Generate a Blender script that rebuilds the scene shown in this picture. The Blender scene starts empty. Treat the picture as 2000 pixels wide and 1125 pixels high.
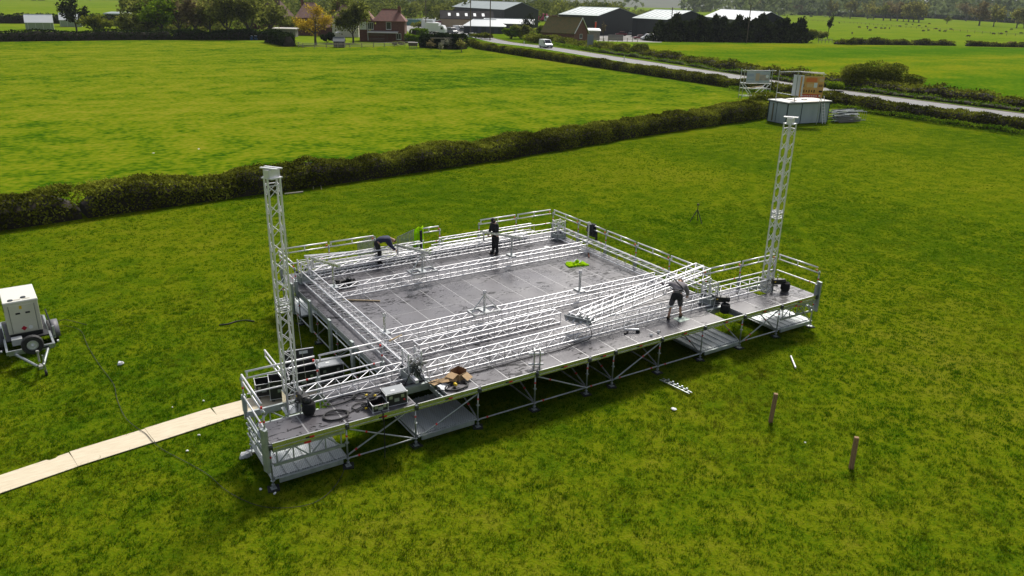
import bpy, bmesh, math, random
import numpy as np
from mathutils import Vector, Matrix, Euler, noise as mnoise
random.seed(7); RNG = np.random.default_rng(7)
R = math.radians; PI = math.pi
SC = bpy.context.scene
COL = SC.collection

# ------------------------------------------------------------------ camera
CAM = np.array([-4.2235, -17.8427, 12.258]); YAW, PITCH, ROLL, FPX = .5749, .3572, .0226, 1516.8
_cy, _sy, _cp, _sp = math.cos(YAW), math.sin(YAW), math.cos(PITCH), math.sin(PITCH)
_f = np.array([_sy*_cp, _cy*_cp, -_sp]); _r0 = np.array([_cy, -_sy, 0.]); _u0 = np.cross(_r0, _f)
_r = math.cos(ROLL)*_r0 + math.sin(ROLL)*_u0; _u = -math.sin(ROLL)*_r0 + math.cos(ROLL)*_u0
cam_d = bpy.data.cameras.new('camera'); cam = bpy.data.objects.new('camera', cam_d); COL.objects.link(cam)
cam_d.sensor_width = 36; cam_d.sensor_fit = 'HORIZONTAL'; cam_d.lens = 36*FPX/2000
cam_d.clip_start = .3; cam_d.clip_end = 12000
cam.matrix_world = Matrix(((_r[0], _u[0], -_f[0], CAM[0]), (_r[1], _u[1], -_f[1], CAM[1]), (_r[2], _u[2], -_f[2], CAM[2]), (0, 0, 0, 1)))
SC.camera = cam

# ------------------------------------------------------------------ light
SUN_EL, SUN_AZ = 46, 50          # azimuth in degrees clockwise from +Y
world = bpy.data.worlds.new('World'); SC.world = world; world.use_nodes = True
wn, wl = world.node_tree.nodes, world.node_tree.links
wn.clear()
sky = wn.new('ShaderNodeTexSky'); sky.sky_type = 'NISHITA'; sky.sun_disc = False
sky.sun_elevation = R(SUN_EL); sky.sun_rotation = R(SUN_AZ); sky.dust_density = 3.0; sky.air_density = 1.0
hs = wn.new('ShaderNodeHueSaturation'); hs.inputs['Saturation'].default_value = .45
bg = wn.new('ShaderNodeBackground'); bg.inputs['Strength'].default_value = .112
wo = wn.new('ShaderNodeOutputWorld')
wl.new(sky.outputs[0], hs.inputs['Color']); wl.new(hs.outputs[0], bg.inputs[0]); wl.new(bg.outputs[0], wo.inputs[0])
sd = bpy.data.lights.new('sun', 'SUN'); sd.energy = 3.9; sd.angle = R(10); sd.color = (1, .95, .87)
sun = bpy.data.objects.new('sun', sd); COL.objects.link(sun)
_to = Vector((math.sin(R(SUN_AZ))*math.cos(R(SUN_EL)), math.cos(R(SUN_AZ))*math.cos(R(SUN_EL)), math.sin(R(SUN_EL))))
sun.rotation_euler = _to.to_track_quat('Z', 'Y').to_euler(); sun.location = (20, 40, 60)
SC.view_settings.view_transform = 'Standard'; SC.view_settings.look = 'None'
SC.view_settings.gamma = 1; SC.view_settings.use_curve_mapping = False; SC.view_settings.exposure = .12
try:
    SC.cycles.max_bounces = 6; SC.cycles.transparent_max_bounces = 6; SC.cycles.use_denoising = True
    SC.cycles.caustics_reflective = False; SC.cycles.caustics_refractive = False
except Exception: pass

# ------------------------------------------------------------------ helpers
def at(px, py, z=0.):
    """world point at height z that the photograph shows at pixel px, py (survey of the place)"""
    d = _f + _r*(px-1000)/FPX - _u*(py-562.5)/FPX
    p = CAM + d*(z-CAM[2])/d[2]
    return Vector(p)
def ppm(p):
    return FPX/float((np.array(p, float)-CAM) @ _f)
def high(px, py, py1, z0=0.):
    b = at(px, py, z0); lo, hi = 0., 80.
    for _ in range(40):
        m = (lo+hi)/2; d = np.array([b.x, b.y, z0+m])-CAM; y = 562.5-FPX*(d @ _u)/(d @ _f)
        if y > py1: lo = m
        else: hi = m
    return m
_inputs = {}
def mat(name, c, rough=.6, metal=0., c2=None, scale=4., bump=0., bscale=None, spec=None, detail=4., coord='world', contrast=(.35, .65), stretch=None, trans=0.):
    if name in bpy.data.materials: return bpy.data.materials[name]
    m = bpy.data.materials.new(name); m.use_nodes = True
    nt = m.node_tree; b = nt.nodes['Principled BSDF']
    b.inputs['Base Color'].default_value = (*c, 1); b.inputs['Roughness'].default_value = rough; b.inputs['Metallic'].default_value = metal
    if spec is not None: b.inputs['Specular IOR Level'].default_value = spec
    if trans: b.inputs['Transmission Weight'].default_value = trans
    if c2 is not None or bump:
        if coord == 'world': src = nt.nodes.new('ShaderNodeNewGeometry').outputs['Position']
        else: src = nt.nodes.new('ShaderNodeTexCoord').outputs['Object']
        if stretch:
            mp = nt.nodes.new('ShaderNodeMapping'); mp.inputs['Scale'].default_value = stretch; nt.links.new(src, mp.inputs[0]); src = mp.outputs[0]
    if c2 is not None:
        n = nt.nodes.new('ShaderNodeTexNoise'); n.inputs['Scale'].default_value = scale; n.inputs['Detail'].default_value = detail
        rp = nt.nodes.new('ShaderNodeValToRGB'); rp.color_ramp.elements[0].position = contrast[0]; rp.color_ramp.elements[1].position = contrast[1]
        rp.color_ramp.elements[0].color = (*c, 1); rp.color_ramp.elements[1].color = (*c2, 1)
        nt.links.new(src, n.inputs['Vector']); nt.links.new(n.outputs['Fac'], rp.inputs[0]); nt.links.new(rp.outputs[0], b.inputs['Base Color'])
    if bump:
        n2 = nt.nodes.new('ShaderNodeTexNoise'); n2.inputs['Scale'].default_value = bscale or scale*4; n2.inputs['Detail'].default_value = 4
        bp = nt.nodes.new('ShaderNodeBump'); bp.inputs['Strength'].default_value = min(1, bump); bp.inputs['Distance'].default_value = .02
        nt.links.new(src, n2.inputs['Vector']); nt.links.new(n2.outputs['Fac'], bp.inputs['Height']); nt.links.new(bp.outputs[0], b.inputs['Normal'])
    return m
def leafmat(name, dark, light, trans=.35, scale=.5, warm=None):
    """leaf: diffuse + translucent, colour from a per-leaf random and a large noise"""
    m = bpy.data.materials.new(name); m.use_nodes = True; nt = m.node_tree; nt.nodes.clear(); N = nt.nodes.new; L = nt.links.new
    a = N('ShaderNodeAttribute'); a.attribute_name = 'rnd'
    g = N('ShaderNodeNewGeometry'); n = N('ShaderNodeTexNoise'); n.inputs['Scale'].default_value = scale; n.inputs['Detail'].default_value = 3
    L(g.outputs['Position'], n.inputs['Vector'])
    ad = N('ShaderNodeMath'); ad.operation = 'MULTIPLY_ADD'; ad.inputs[1].default_value = .85; L(a.outputs['Fac'], ad.inputs[0])
    sb = N('ShaderNodeMath'); sb.operation = 'MULTIPLY_ADD'; sb.inputs[1].default_value = 2.2; sb.inputs[2].default_value = -1.05; L(n.outputs['Fac'], sb.inputs[0]); L(sb.outputs[0], ad.inputs[2])
    rp = N('ShaderNodeValToRGB'); rp.color_ramp.elements[0].color = (*dark, 1); rp.color_ramp.elements[1].color = (*light, 1)
    if warm: e = rp.color_ramp.elements.new(.55); e.color = (*warm, 1)
    L(ad.outputs[0], rp.inputs[0])
    d = N('ShaderNodeBsdfDiffuse'); t = N('ShaderNodeBsdfTranslucent'); mx = N('ShaderNodeMixShader'); mx.inputs[0].default_value = trans
    o = N('ShaderNodeOutputMaterial'); L(rp.outputs[0], d.inputs[0]); L(rp.outputs[0], t.inputs[0]); L(d.outputs[0], mx.inputs[1]); L(t.outputs[0], mx.inputs[2]); L(mx.outputs[0], o.inputs[0])
    return m
def tag(o, label=None, cat=None, group=None, kind=None):
    if label: o['label'] = label
    if cat: o['category'] = cat
    if group: o['group'] = group
    if kind: o['kind'] = kind
    return o
def thing(name, label, cat, loc=(0, 0, 0), rz=0., group=None):
    o = bpy.data.objects.new(name, None); COL.objects.link(o); o.empty_display_size = .2
    o.location = loc; o.rotation_euler = (0, 0, rz)
    return tag(o, label, cat, group)
def link(name, me, parent=None, loc=None, rot=None, scl=None):
    o = bpy.data.objects.new(name, me); COL.objects.link(o)
    if parent is not None: o.parent = parent
    if loc is not None: o.location = loc
    if rot is not None: o.rotation_euler = rot
    if scl is not None: o.scale = scl
    return o
class MB:
    """collects primitives; build() links them as one mesh object"""
    def __init__(s): s.v = []; s.f = []; s.mi = []; s.cur = 0
    def add(s, vs, fs):
        o = len(s.v); s.v += [tuple(v) for v in vs]; s.f += [tuple(i+o for i in f) for f in fs]; s.mi += [s.cur]*len(fs); return s
    def box(s, c, d, rz=0., M=None, taper=1.):
        x, y, z = d[0]/2, d[1]/2, d[2]/2; t = taper
        vs = [Vector(q) for q in ((-x, -y, -z), (x, -y, -z), (x, y, -z), (-x, y, -z), (-x*t, -y*t, z), (x*t, -y*t, z), (x*t, y*t, z), (-x*t, y*t, z))]
        if M is None: M = Matrix.Rotation(rz, 3, 'Z')
        vs = [M @ v + Vector(c) for v in vs]
        return s.add(vs, ((0, 3, 2, 1), (4, 5, 6, 7), (0, 1, 5, 4), (1, 2, 6, 5), (2, 3, 7, 6), (3, 0, 4, 7)))
    def cyl(s, a, b, r, n=8, r2=None, cap=True):
        a, b = Vector(a), Vector(b); d = b-a
        if d.length < 1e-6: return s
        q = d.to_track_quat('Z', 'Y').to_matrix(); r2 = r if r2 is None else r2; vs = []
        for p, rr in ((a, r), (b, r2)):
            for k in range(n): t = 2*PI*k/n; vs.append(p + q @ Vector((rr*math.cos(t), rr*math.sin(t), 0)))
        fs = [(k, (k+1) % n, n+(k+1) % n, n+k) for k in range(n)]
        if cap: fs += [tuple(range(n))[::-1], tuple(range(n, 2*n))]
        return s.add(vs, fs)
    def tube(s, pts, r, n=6):
        """swept tube along points"""
        P = [Vector(p) for p in pts]; vs = []; m = len(P)
        for i, p in enumerate(P):
            t = (P[min(i+1, m-1)]-P[max(i-1, 0)]); t = t.normalized() if t.length > 1e-9 else Vector((0, 0, 1))
            up = Vector((0, 0, 1)) if abs(t.z) < .95 else Vector((1, 0, 0))
            a = t.cross(up).normalized(); b = a.cross(t)
            rr = r[i] if isinstance(r, (list, tuple)) else r
            for k in range(n): g = 2*PI*k/n; vs.append(p + a*(rr*math.cos(g)) + b*(rr*math.sin(g)))
        fs = [(i*n+k, i*n+(k+1) % n, (i+1)*n+(k+1) % n, (i+1)*n+k) for i in range(m-1) for k in range(n)]
        fs += [tuple(range(n))[::-1], tuple(range((m-1)*n, m*n))]
        return s.add(vs, fs)
    def prism(s, poly, z0, z1):
        n = len(poly); vs = [(x, y, z0) for x, y in poly] + [(x, y, z1) for x, y in poly]
        return s.add(vs, [tuple(range(n))[::-1], tuple(range(n, 2*n))] + [(k, (k+1) % n, n+(k+1) % n, n+k) for k in range(n)])
    def extr(s, prof, x0, x1):
        """profile (y,z) extruded along x"""
        n = len(prof); vs = [(x0, y, z) for y, z in prof] + [(x1, y, z) for y, z in prof]
        return s.add(vs, [tuple(range(n)), tuple(range(n, 2*n))[::-1]] + [(k, n+k, n+(k+1) % n, (k+1) % n) for k in range(n)])
    def lathe(s, prof, c=(0, 0, 0), n=16, M=None):
        vs = []; c = Vector(c)
        for r, z in prof:
            for k in range(n):
                t = 2*PI*k/n; p = Vector((r*math.cos(t), r*math.sin(t), z)); vs.append((M @ p if M is not None else p)+c)
        m = len(prof); fs = [(i*n+k, i*n+(k+1) % n, (i+1)*n+(k+1) % n, (i+1)*n+k) for i in range(m-1) for k in range(n)]
        fs += [tuple(range(n))[::-1], tuple(range((m-1)*n, m*n))]
        return s.add(vs, fs)
    def mesh(s, name, mats, smooth=False):
        me = bpy.data.meshes.new(name); me.from_pydata(s.v, [], s.f)
        for m in (mats if isinstance(mats, (list, tuple)) else [mats]): me.materials.append(m)
        if len(set(s.mi)) > 1: me.polygons.foreach_set('material_index', s.mi)
        if smooth: me.polygons.foreach_set('use_smooth', [True]*len(s.f))
        bm = bmesh.new(); bm.from_mesh(me); bmesh.ops.recalc_face_normals(bm, faces=bm.faces); bm.to_mesh(me); bm.free()
        me.update(); return me
    def build(s, name, mats, parent=None, loc=None, rot=None, smooth=False, bevel=0.):
        o = link(name, s.mesh(name, mats, smooth), parent, loc, rot)
        if bevel:
            b = o.modifiers.new('bevel', 'BEVEL'); b.width = bevel; b.segments = 2; b.limit_method = 'ANGLE'
        return o
_unit = {}
def unit(kind, m, n=8):
    k = (kind, m.name, n)
    if k not in _unit:
        b = MB()
        if kind == 'tube': b.cyl((0, 0, 0), (0, 0, 1), 1, n)
        else: b.box((0, 0, 0), (1, 1, 1))
        _unit[k] = b.mesh(kind, m, kind == 'tube')
        if kind == 'tube':
            for p in _unit[k].polygons:
                if len(p.vertices) > 4: p.use_smooth = False
    return _unit[k]
def bar(name, a, b, r, m, parent, n=8, label=None):
    """a straight round tube; all tubes of a material share one mesh"""
    a, b = Vector(a), Vector(b); d = b-a
    o = link(name, unit('tube', m, n), parent, a); o.rotation_mode = 'QUATERNION'
    o.rotation_quaternion = d.to_track_quat('Z', 'Y'); o.scale = (r, r, d.length)
    if label: o['label'] = label
    return o
def block(name, c, d, m, parent, rz=0., rot=None, label=None):
    o = link(name, unit('box', m), parent, c, rot or (0, 0, rz), d)
    if label: o['label'] = label
    return o
def copy_tree(o, parent=None):
    c = o.copy(); COL.objects.link(c)
    if parent is not None: c.parent = parent
    for ch in list(o.children): copy_tree(ch, c)
    return c
def quads(name, V, rnd, m):
    """V: (n,4,3) quads with a per-face random"""
    n = len(V); me = bpy.data.meshes.new(name)
    me.vertices.add(n*4); me.vertices.foreach_set('co', V.reshape(-1).astype(np.float32))
    me.loops.add(n*4); me.loops.foreach_set('vertex_index', np.arange(n*4, dtype=np.int32))
    me.polygons.add(n); me.polygons.foreach_set('loop_start', np.arange(0, n*4, 4, dtype=np.int32))
    a = me.attributes.new('rnd', 'FLOAT', 'FACE'); a.data.foreach_set('value', rnd.astype(np.float32))
    me.materials.append(m); me.update(calc_edges=True); return me
def leaves(P, size, rng, up=.4, aspect=.6):
    """random diamond leaves at points P"""
    n = len(P); nrm = rng.normal(size=(n, 3)); nrm[:, 2] = np.abs(nrm[:, 2])+up; nrm /= np.linalg.norm(nrm, axis=1)[:, None]
    t = np.cross(nrm, rng.normal(size=(n, 3))); t /= np.linalg.norm(t, axis=1)[:, None]+1e-9; b = np.cross(nrm, t)
    s = (size*rng.uniform(.6, 1.3, n))[:, None]
    return np.stack([P+t*s, P+b*s*aspect, P-t*s, P-b*s*aspect], 1)
def fbm(P, s, seed=0.):
    return np.array([mnoise.fractal(Vector((float(p[0])*s+seed, float(p[1])*s, float(p[2])*s)), 1., 2., 3) for p in P])
# ------------------------------------------------------------------ ground and fields
def groundmat(name, stops, big=.03, fine=6., rough=.9, streak=None, bump=.5, bscale=14., clump=.9, wts=(1.1, .95, .8)):
    """grass seen from above: three scales of noise choose among green tones"""
    m = bpy.data.materials.new(name); m.use_nodes = True; nt = m.node_tree; N = nt.nodes.new; L = nt.links.new
    b = nt.nodes['Principled BSDF']; b.inputs['Roughness'].default_value = rough; b.inputs['Specular IOR Level'].default_value = 0.
    b.inputs['Sheen Weight'].default_value = .0
    g = N('ShaderNodeNewGeometry').outputs['Position']
    if streak:
        mp = N('ShaderNodeMapping'); mp.inputs['Rotation'].default_value = (0, 0, streak[0]); mp.inputs['Scale'].default_value = (streak[1], streak[2], 1); L(g, mp.inputs[0]); gs = mp.outputs[0]
    else: gs = g
    def nz(sc, vec, det=5., w=.5):
        n = N('ShaderNodeTexNoise'); n.inputs['Scale'].default_value = sc; n.inputs['Detail'].default_value = det; L(vec, n.inputs['Vector'])
        k = N('ShaderNodeMath'); k.operation = 'MULTIPLY_ADD'; k.inputs[1].default_value = w; k.inputs[2].default_value = -w/2; L(n.outputs['Fac'], k.inputs[0]); return k.outputs[0]
    tot = None
    for o in (nz(big, gs, 4., wts[0]), nz(clump, g, 5., wts[1]), nz(fine, g, 5., wts[2])):
        if tot is None: tot = o
        else:
            a = N('ShaderNodeMath'); a.operation = 'ADD'; L(tot, a.inputs[0]); L(o, a.inputs[1]); tot = a.outputs[0]
    a = N('ShaderNodeMath'); a.operation = 'ADD'; a.inputs[1].default_value = .5; L(tot, a.inputs[0])
    rp = N('ShaderNodeValToRGB'); L(a.outputs[0], rp.inputs[0])
    el = rp.color_ramp.elements
    for i, (p, c) in enumerate(stops):
        e = el[i] if i < 2 else el.new(p); e.position = p; e.color = (*c, 1)
    col = rp.outputs[0]
    L(col, b.inputs['Base Color'])
    n2 = N('ShaderNodeTexNoise'); n2.inputs['Scale'].default_value = bscale; n2.inputs['Detail'].default_value = 5; L(g, n2.inputs['Vector'])
    bp = N('ShaderNodeBump'); bp.inputs['Strength'].default_value = bump; bp.inputs['Distance'].default_value = .12; L(n2.outputs['Fac'], bp.inputs['Height']); L(bp.outputs[0], b.inputs['Normal'])
    return m
M_NEAR = groundmat('grass_near', ((.15, (.034, .082, .002)), (.42, (.076, .121, .003)), (.62, (.118, .150, .004)), (.88, (.150, .162, .010))), big=.06, fine=9.)
M_PADD = groundmat('grass_paddock', ((.10, (.028, .085, .003)), (.36, (.080, .138, .004)), (.58, (.132, .176, .006)), (.88, (.190, .205, .014))), big=.045, fine=1.7, streak=(R(-20), .35, 1.), bump=.5, bscale=2.2, clump=.28, wts=(1.2, 1.3, 1.6))
M_CROP = groundmat('crop_green', ((.15, (.045, .120, .003)), (.42, (.085, .155, .004)), (.62, (.150, .185, .006)), (.9, (.195, .200, .008))), big=.035, fine=1.2, streak=(R(-24), .08, 1.), bump=.4, bscale=2., clump=.12, wts=(1.5, .8, 1.1))
M_PAST = groundmat('pasture', ((.15, (.085, .155, .006)), (.5, (.130, .195, .010)), (.9, (.185, .215, .018))), big=.02, fine=.8, bump=.3, bscale=1., clump=.15, wts=(1., 1., 1.1))
M_VERGE = groundmat('verge', ((.2, (.045, .100, .003)), (.5, (.090, .155, .005)), (.9, (.15, .18, .01))), big=.15, fine=4., bump=.5, bscale=5.)
M_YARD = mat('yard_concrete', (.20, .195, .18), .9, c2=(.29, .28, .26), scale=.3)
def sheet(name, pts, z, m, kind='structure', label=None):
    b = MB(); b.add([(x, y, z) for x, y in pts], [tuple(range(len(pts)))])
    o = b.build(name, m); o['kind'] = kind
    if label: o['label'] = label
    return o
# base ground reaches the horizon
NG = 4000
sheet('ground', [(-NG, -NG), (NG, -NG), (NG, NG), (-NG, NG)], -.012, M_PAST, label='far pasture land running out to the horizon')
xy = lambda px, py, z=0.: at(px, py, z).xy
MH = [(-60, 27.5), (-18, 30.5), (-5.64, 31.6), (.8, 32.6), (7.1, 33.3), (15.7, 34.2), (29.8, 36.4), (46.6, 40.), (68.7, 43.6), (73, 44.3)]     # middle hedge centre line
RH = [(135, 235), (118, 200), (107, 178), (100, 161), (97, 134), (94.5, 105), (91.3, 68), (89.5, 52), (86, 39.6), (86.3, 21.3), (88, 0), (90, -60)]   # roadside hedge centre line
near_poly = [(-60, -60)] + [(x, y-.3) for x, y in MH] + [(87, 41), (86, 39.6), (86.3, 21.3), (88, 0), (90, -60)]
sheet('event_field', near_poly, 0., M_NEAR, label='mown grass field the stage stands on')
pad_poly = [(x, y+.2) for x, y in MH] + [(88, 48), (91.3, 68), (94.5, 105), (97, 134), (100, 161), (107, 178), (95, 172), (70, 176), (57, 183), (50, 209), (25, 214), (-3, 212), (-90, 205), (-90, 26)]
sheet('paddock', pad_poly, -.004, M_PADD, label='bright paddock beyond the middle hedge')
RC = [(150, 270), (135, 225), (122.3, 187), (120.5, 162), (113, 123), (104.8, 77.7), (101.3, 55), (100, 29.4), (99, 0), (98.5, -40), (98, -120)]      # road centre
def offset(path, d):
    out = []
    for i, p in enumerate(path):
        a = Vector(path[max(0, i-1)]); b = Vector(path[min(len(path)-1, i+1)]); t = (b-a).normalized()
        out.append((p[0]+t.y*d, p[1]-t.x*d))
    return out
def smooth_path(path, k=6):
    out = []; n = len(path)
    for i in range(n-1):
        p0, p1, p2, p3 = (Vector((*path[max(0, min(n-1, j))][:2], 0)) for j in (i-1, i, i+1, i+2))
        for s in range(k):
            t = s/k; q = .5*((2*p1) + (p2-p0)*t + (2*p0-5*p1+4*p2-p3)*t*t + (3*p1-p0-3*p2+p3)*t**3); out.append((q.x, q.y))
    return out + [tuple(path[-1][:2])]
def ribbon(name, path, d0, d1, z, m, kind='structure', label=None):
    a, c = offset(path, d0), offset(path, d1); b = MB(); n = len(path)
    b.add([(x, y, z) for x, y in a] + [(x, y, z) for x, y in c], [(i, i+1, n+i+1, n+i) for i in range(n-1)])
    o = b.build(name, m); o['kind'] = kind
    if label: o['label'] = label
    return o
RS = smooth_path(RC)
ribbon('road_verge', RS, -16, 16, .004, M_VERGE, label='rough grass verge along both sides of the road')
M_ROAD = mat('road_asphalt', (.145, .145, .15), .8, c2=(.19, .188, .185), scale=.6)
ribbon('road', RS, -2.9, 2.7, .012, M_ROAD, label='country lane running past the fields')
M_SOIL = mat('verge_soil', (.045, .032, .02), .95, c2=(.07, .05, .03), scale=1.5)
ribbon('soil_edge', RS, -4.1, -2.9, .008, M_SOIL, label='dark soil strip along the far edge of the lane')
M_WHITE = mat('road_paint', (.62, .62, .6), .8)
M_EDGE = M_WHITE
for side, nm in ((-2.75, 'far'), (2.55, 'near')):
    ribbon('edge_line', RS, side-.06, side+.06, .016, M_WHITE, label='thin white line painted along the '+nm+' edge of the lane')
# crop field across the road
cf = [(108, 20), (112, 57), (121, 80), (132, 118), (150, 158), xy(1230, 84), xy(1400, 82), xy(1600, 87), xy(1750, 89), xy(2000, 93.5), xy(2200, 99), (420, 60), (300, -150), (108, -150)]
sheet('crop_field', cf, .001, M_CROP, label='green crop field across the lane')
yd = [xy(800, 66), xy(905, 67.5), xy(925, 66), xy(1000, 60), xy(1005, 46), xy(900, 36), xy(830, 34), xy(780, 40)]
sheet('yard', yd, .006, M_YARD, label='pale concrete yard around the workshop and trucks')
sheet('yard', [xy(1165, 80), xy(1240, 82), xy(1292, 83), xy(1300, 66), xy(1170, 62)], .006, M_YARD, label='grey gravel car yard in front of the black sheds')
# distant fields
sheet('far_field', [xy(-200, 40), xy(290, 36), xy(300, -6), xy(-300, -8)], .002, M_PAST, label='pale green field far behind the left hedge')
# ------------------------------------------------------------------ grass tufts: one object, blades instanced on points
def tuft_mesh(name, seed, m, n=9, h=.075, spread=.05):
    rng = np.random.default_rng(seed); v = []; f = []
    for k in range(n):
        a = rng.uniform(0, 2*PI); rr = spread*math.sqrt(rng.uniform()); bx, by = rr*math.cos(a), rr*math.sin(a)
        w = rng.uniform(.004, .008); hh = h*rng.uniform(.55, 1.25); yaw = rng.uniform(0, 2*PI); ln = hh*rng.uniform(.4, 1.4); la = rng.uniform(0, 2*PI)
        dx, dy = w*math.cos(yaw), w*math.sin(yaw); lx, ly = ln*math.cos(la), ln*math.sin(la); i = len(v)
        v += [(bx-dx, by-dy, -.01), (bx+dx, by+dy, -.01), (bx+dx*.8+lx*.4, by+dy*.8+ly*.4, hh*.65), (bx-dx*.8+lx*.4, by-dy*.8+ly*.4, hh*.65), (bx+lx, by+ly, hh)]
        f += [(i, i+1, i+2, i+3), (i+3, i+2, i+4)]
    me = bpy.data.meshes.new(name); me.from_pydata(v, [], f); me.materials.append(m); me.update(); return me
def grassmat():
    m = bpy.data.materials.new('grass_blade'); m.use_nodes = True; nt = m.node_tree; nt.nodes.clear(); N = nt.nodes.new; L = nt.links.new
    g = N('ShaderNodeNewGeometry').outputs['Position']; oi = N('ShaderNodeObjectInfo')
    n = N('ShaderNodeTexNoise'); n.inputs['Scale'].default_value = .75; n.inputs['Detail'].default_value = 6; L(g, n.inputs['Vector'])
    n3 = N('ShaderNodeTexNoise'); n3.inputs['Scale'].default_value = .10; n3.inputs['Detail'].default_value = 3; L(g, n3.inputs['Vector'])
    k = N('ShaderNodeMath'); k.operation = 'MULTIPLY_ADD'; k.inputs[1].default_value = .85; k.inputs[2].default_value = -.66; L(n.outputs['Fac'], k.inputs[0])
    k3 = N('ShaderNodeMath'); k3.operation = 'MULTIPLY_ADD'; k3.inputs[1].default_value = 1.0; L(n3.outputs['Fac'], k3.inputs[0]); L(k.outputs[0], k3.inputs[2])
    k2 = N('ShaderNodeMath'); k2.operation = 'MULTIPLY_ADD'; k2.inputs[1].default_value = .4; L(oi.outputs['Random'], k2.inputs[0]); L(k3.outputs[0], k2.inputs[2])
    rp = N('ShaderNodeValToRGB'); el = rp.color_ramp.elements; el[0].position = .02; el[0].color = (.022, .090, .002, 1); el[1].position = .98; el[1].color = (.215, .205, .016, 1)
    e = el.new(.34); e.color = (.060, .150, .003, 1); e = el.new(.62); e.color = (.140, .188, .005, 1); L(k2.outputs[0], rp.inputs[0])
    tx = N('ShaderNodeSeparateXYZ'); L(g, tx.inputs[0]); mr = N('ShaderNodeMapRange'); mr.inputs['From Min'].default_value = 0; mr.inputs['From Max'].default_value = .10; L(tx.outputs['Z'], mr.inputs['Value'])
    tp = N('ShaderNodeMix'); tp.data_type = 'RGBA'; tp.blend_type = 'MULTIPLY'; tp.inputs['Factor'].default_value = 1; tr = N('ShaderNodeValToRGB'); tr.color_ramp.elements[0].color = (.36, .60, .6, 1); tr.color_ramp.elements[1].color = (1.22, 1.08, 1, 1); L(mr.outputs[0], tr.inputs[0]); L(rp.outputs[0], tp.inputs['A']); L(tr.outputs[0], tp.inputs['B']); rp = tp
    d = N('ShaderNodeBsdfDiffuse'); t = N('ShaderNodeBsdfTranslucent'); mx = N('ShaderNodeMixShader'); mx.inputs[0].default_value = .72
    o = N('ShaderNodeOutputMaterial'); L(rp.outputs['Result'], d.inputs[0]); L(rp.outputs['Result'], t.inputs[0]); L(d.outputs[0], mx.inputs[1]); L(t.outputs[0], mx.inputs[2]); L(mx.outputs[0], o.inputs[0])
    return m
def scatter_object(name, P, scl, protos, label, cat=None, tilt=.2):
    """points mesh + geometry nodes that place one of the tufts on every point"""
    me = bpy.data.meshes.new(name); n = len(P); me.vertices.add(n); me.vertices.foreach_set('co', P.reshape(-1).astype(np.float32))
    a = me.attributes.new('scl', 'FLOAT', 'POINT'); a.data.foreach_set('value', scl.astype(np.float32))
    rt = RNG.uniform(-1, 1, (n, 3))*np.array([tilt, tilt, PI]); a = me.attributes.new('rot', 'FLOAT_VECTOR', 'POINT'); a.data.foreach_set('vector', rt.reshape(-1).astype(np.float32))
    ob = link(name, me); ob['kind'] = 'stuff'; ob['label'] = label
    pc = bpy.data.collections.new(name+'_tufts')
    for i, p in enumerate(protos): pc.objects.link(bpy.data.objects.new('tuft', p))
    ng = bpy.data.node_groups.new(name, 'GeometryNodeTree'); ng.is_modifier = True
    ng.interface.new_socket('Geometry', in_out='INPUT', socket_type='NodeSocketGeometry'); ng.interface.new_socket('Geometry', in_out='OUTPUT', socket_type='NodeSocketGeometry')
    N = ng.nodes.new; L = ng.links.new; gi = N('NodeGroupInput'); go = N('NodeGroupOutput')
    ip = N('GeometryNodeInstanceOnPoints'); ci = N('GeometryNodeCollectionInfo'); ci.inputs['Collection'].default_value = pc; ci.inputs['Separate Children'].default_value = True
    ci.inputs['Reset Children'].default_value = True
    ip.inputs['Pick Instance'].default_value = True
    s = N('GeometryNodeInputNamedAttribute'); s.data_type = 'FLOAT'; s.inputs['Name'].default_value = 'scl'
    r = N('GeometryNodeInputNamedAttribute'); r.data_type = 'FLOAT_VECTOR'; r.inputs['Name'].default_value = 'rot'
    L(gi.outputs[0], ip.inputs['Points']); L(ci.outputs[0], ip.inputs['Instance']); L(s.outputs['Attribute'], ip.inputs['Scale']); L(r.outputs['Attribute'], ip.inputs['Rotation']); L(ip.outputs[0], go.inputs[0])
    md = ob.modifiers.new('scatter', 'NODES'); md.node_group = ng
    return ob
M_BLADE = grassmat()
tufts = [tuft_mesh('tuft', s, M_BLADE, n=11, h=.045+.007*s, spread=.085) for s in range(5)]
def visible_points(n, ymin, ymax, xpad=60):
    """points on the ground spread evenly over the picture between two pixel rows, so that near and far are as dense to the eye"""
    px = RNG.uniform(-xpad, 2000+xpad, n); py = RNG.uniform(ymin, ymax, n)
    d = _f[None]+_r[None]*((px-1000)/FPX)[:, None]-_u[None]*((py-562.5)/FPX)[:, None]
    return CAM[None]+d*(-CAM[2]/d[:, 2])[:, None]
def even_points(x0, x1, y0, y1, dens):
    n = int((x1-x0)*(y1-y0)*dens); P = np.zeros((n, 3)); P[:, 0] = RNG.uniform(x0, x1, n); P[:, 1] = RNG.uniform(y0, y1, n); return P
def in_front(P, pad=120):
    d = P-CAM[None]; z = d @ _f; x = 1000+FPX*(d @ _r)/z; y = 562.5-FPX*(d @ _u)/z
    return (z > 1) & (x > -pad) & (x < 2000+pad) & (y < 1125+pad)
mhy = lambda x: np.interp(x, [p[0] for p in MH], [p[1] for p in MH])
P = np.concatenate([even_points(-32, 45, -15, 16, 62), even_points(-32, 60, 16, 37, 30), even_points(45, 92, -15, 16, 22), even_points(60, 92, 16, 45, 22)])
P = P[in_front(P)]
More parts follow.
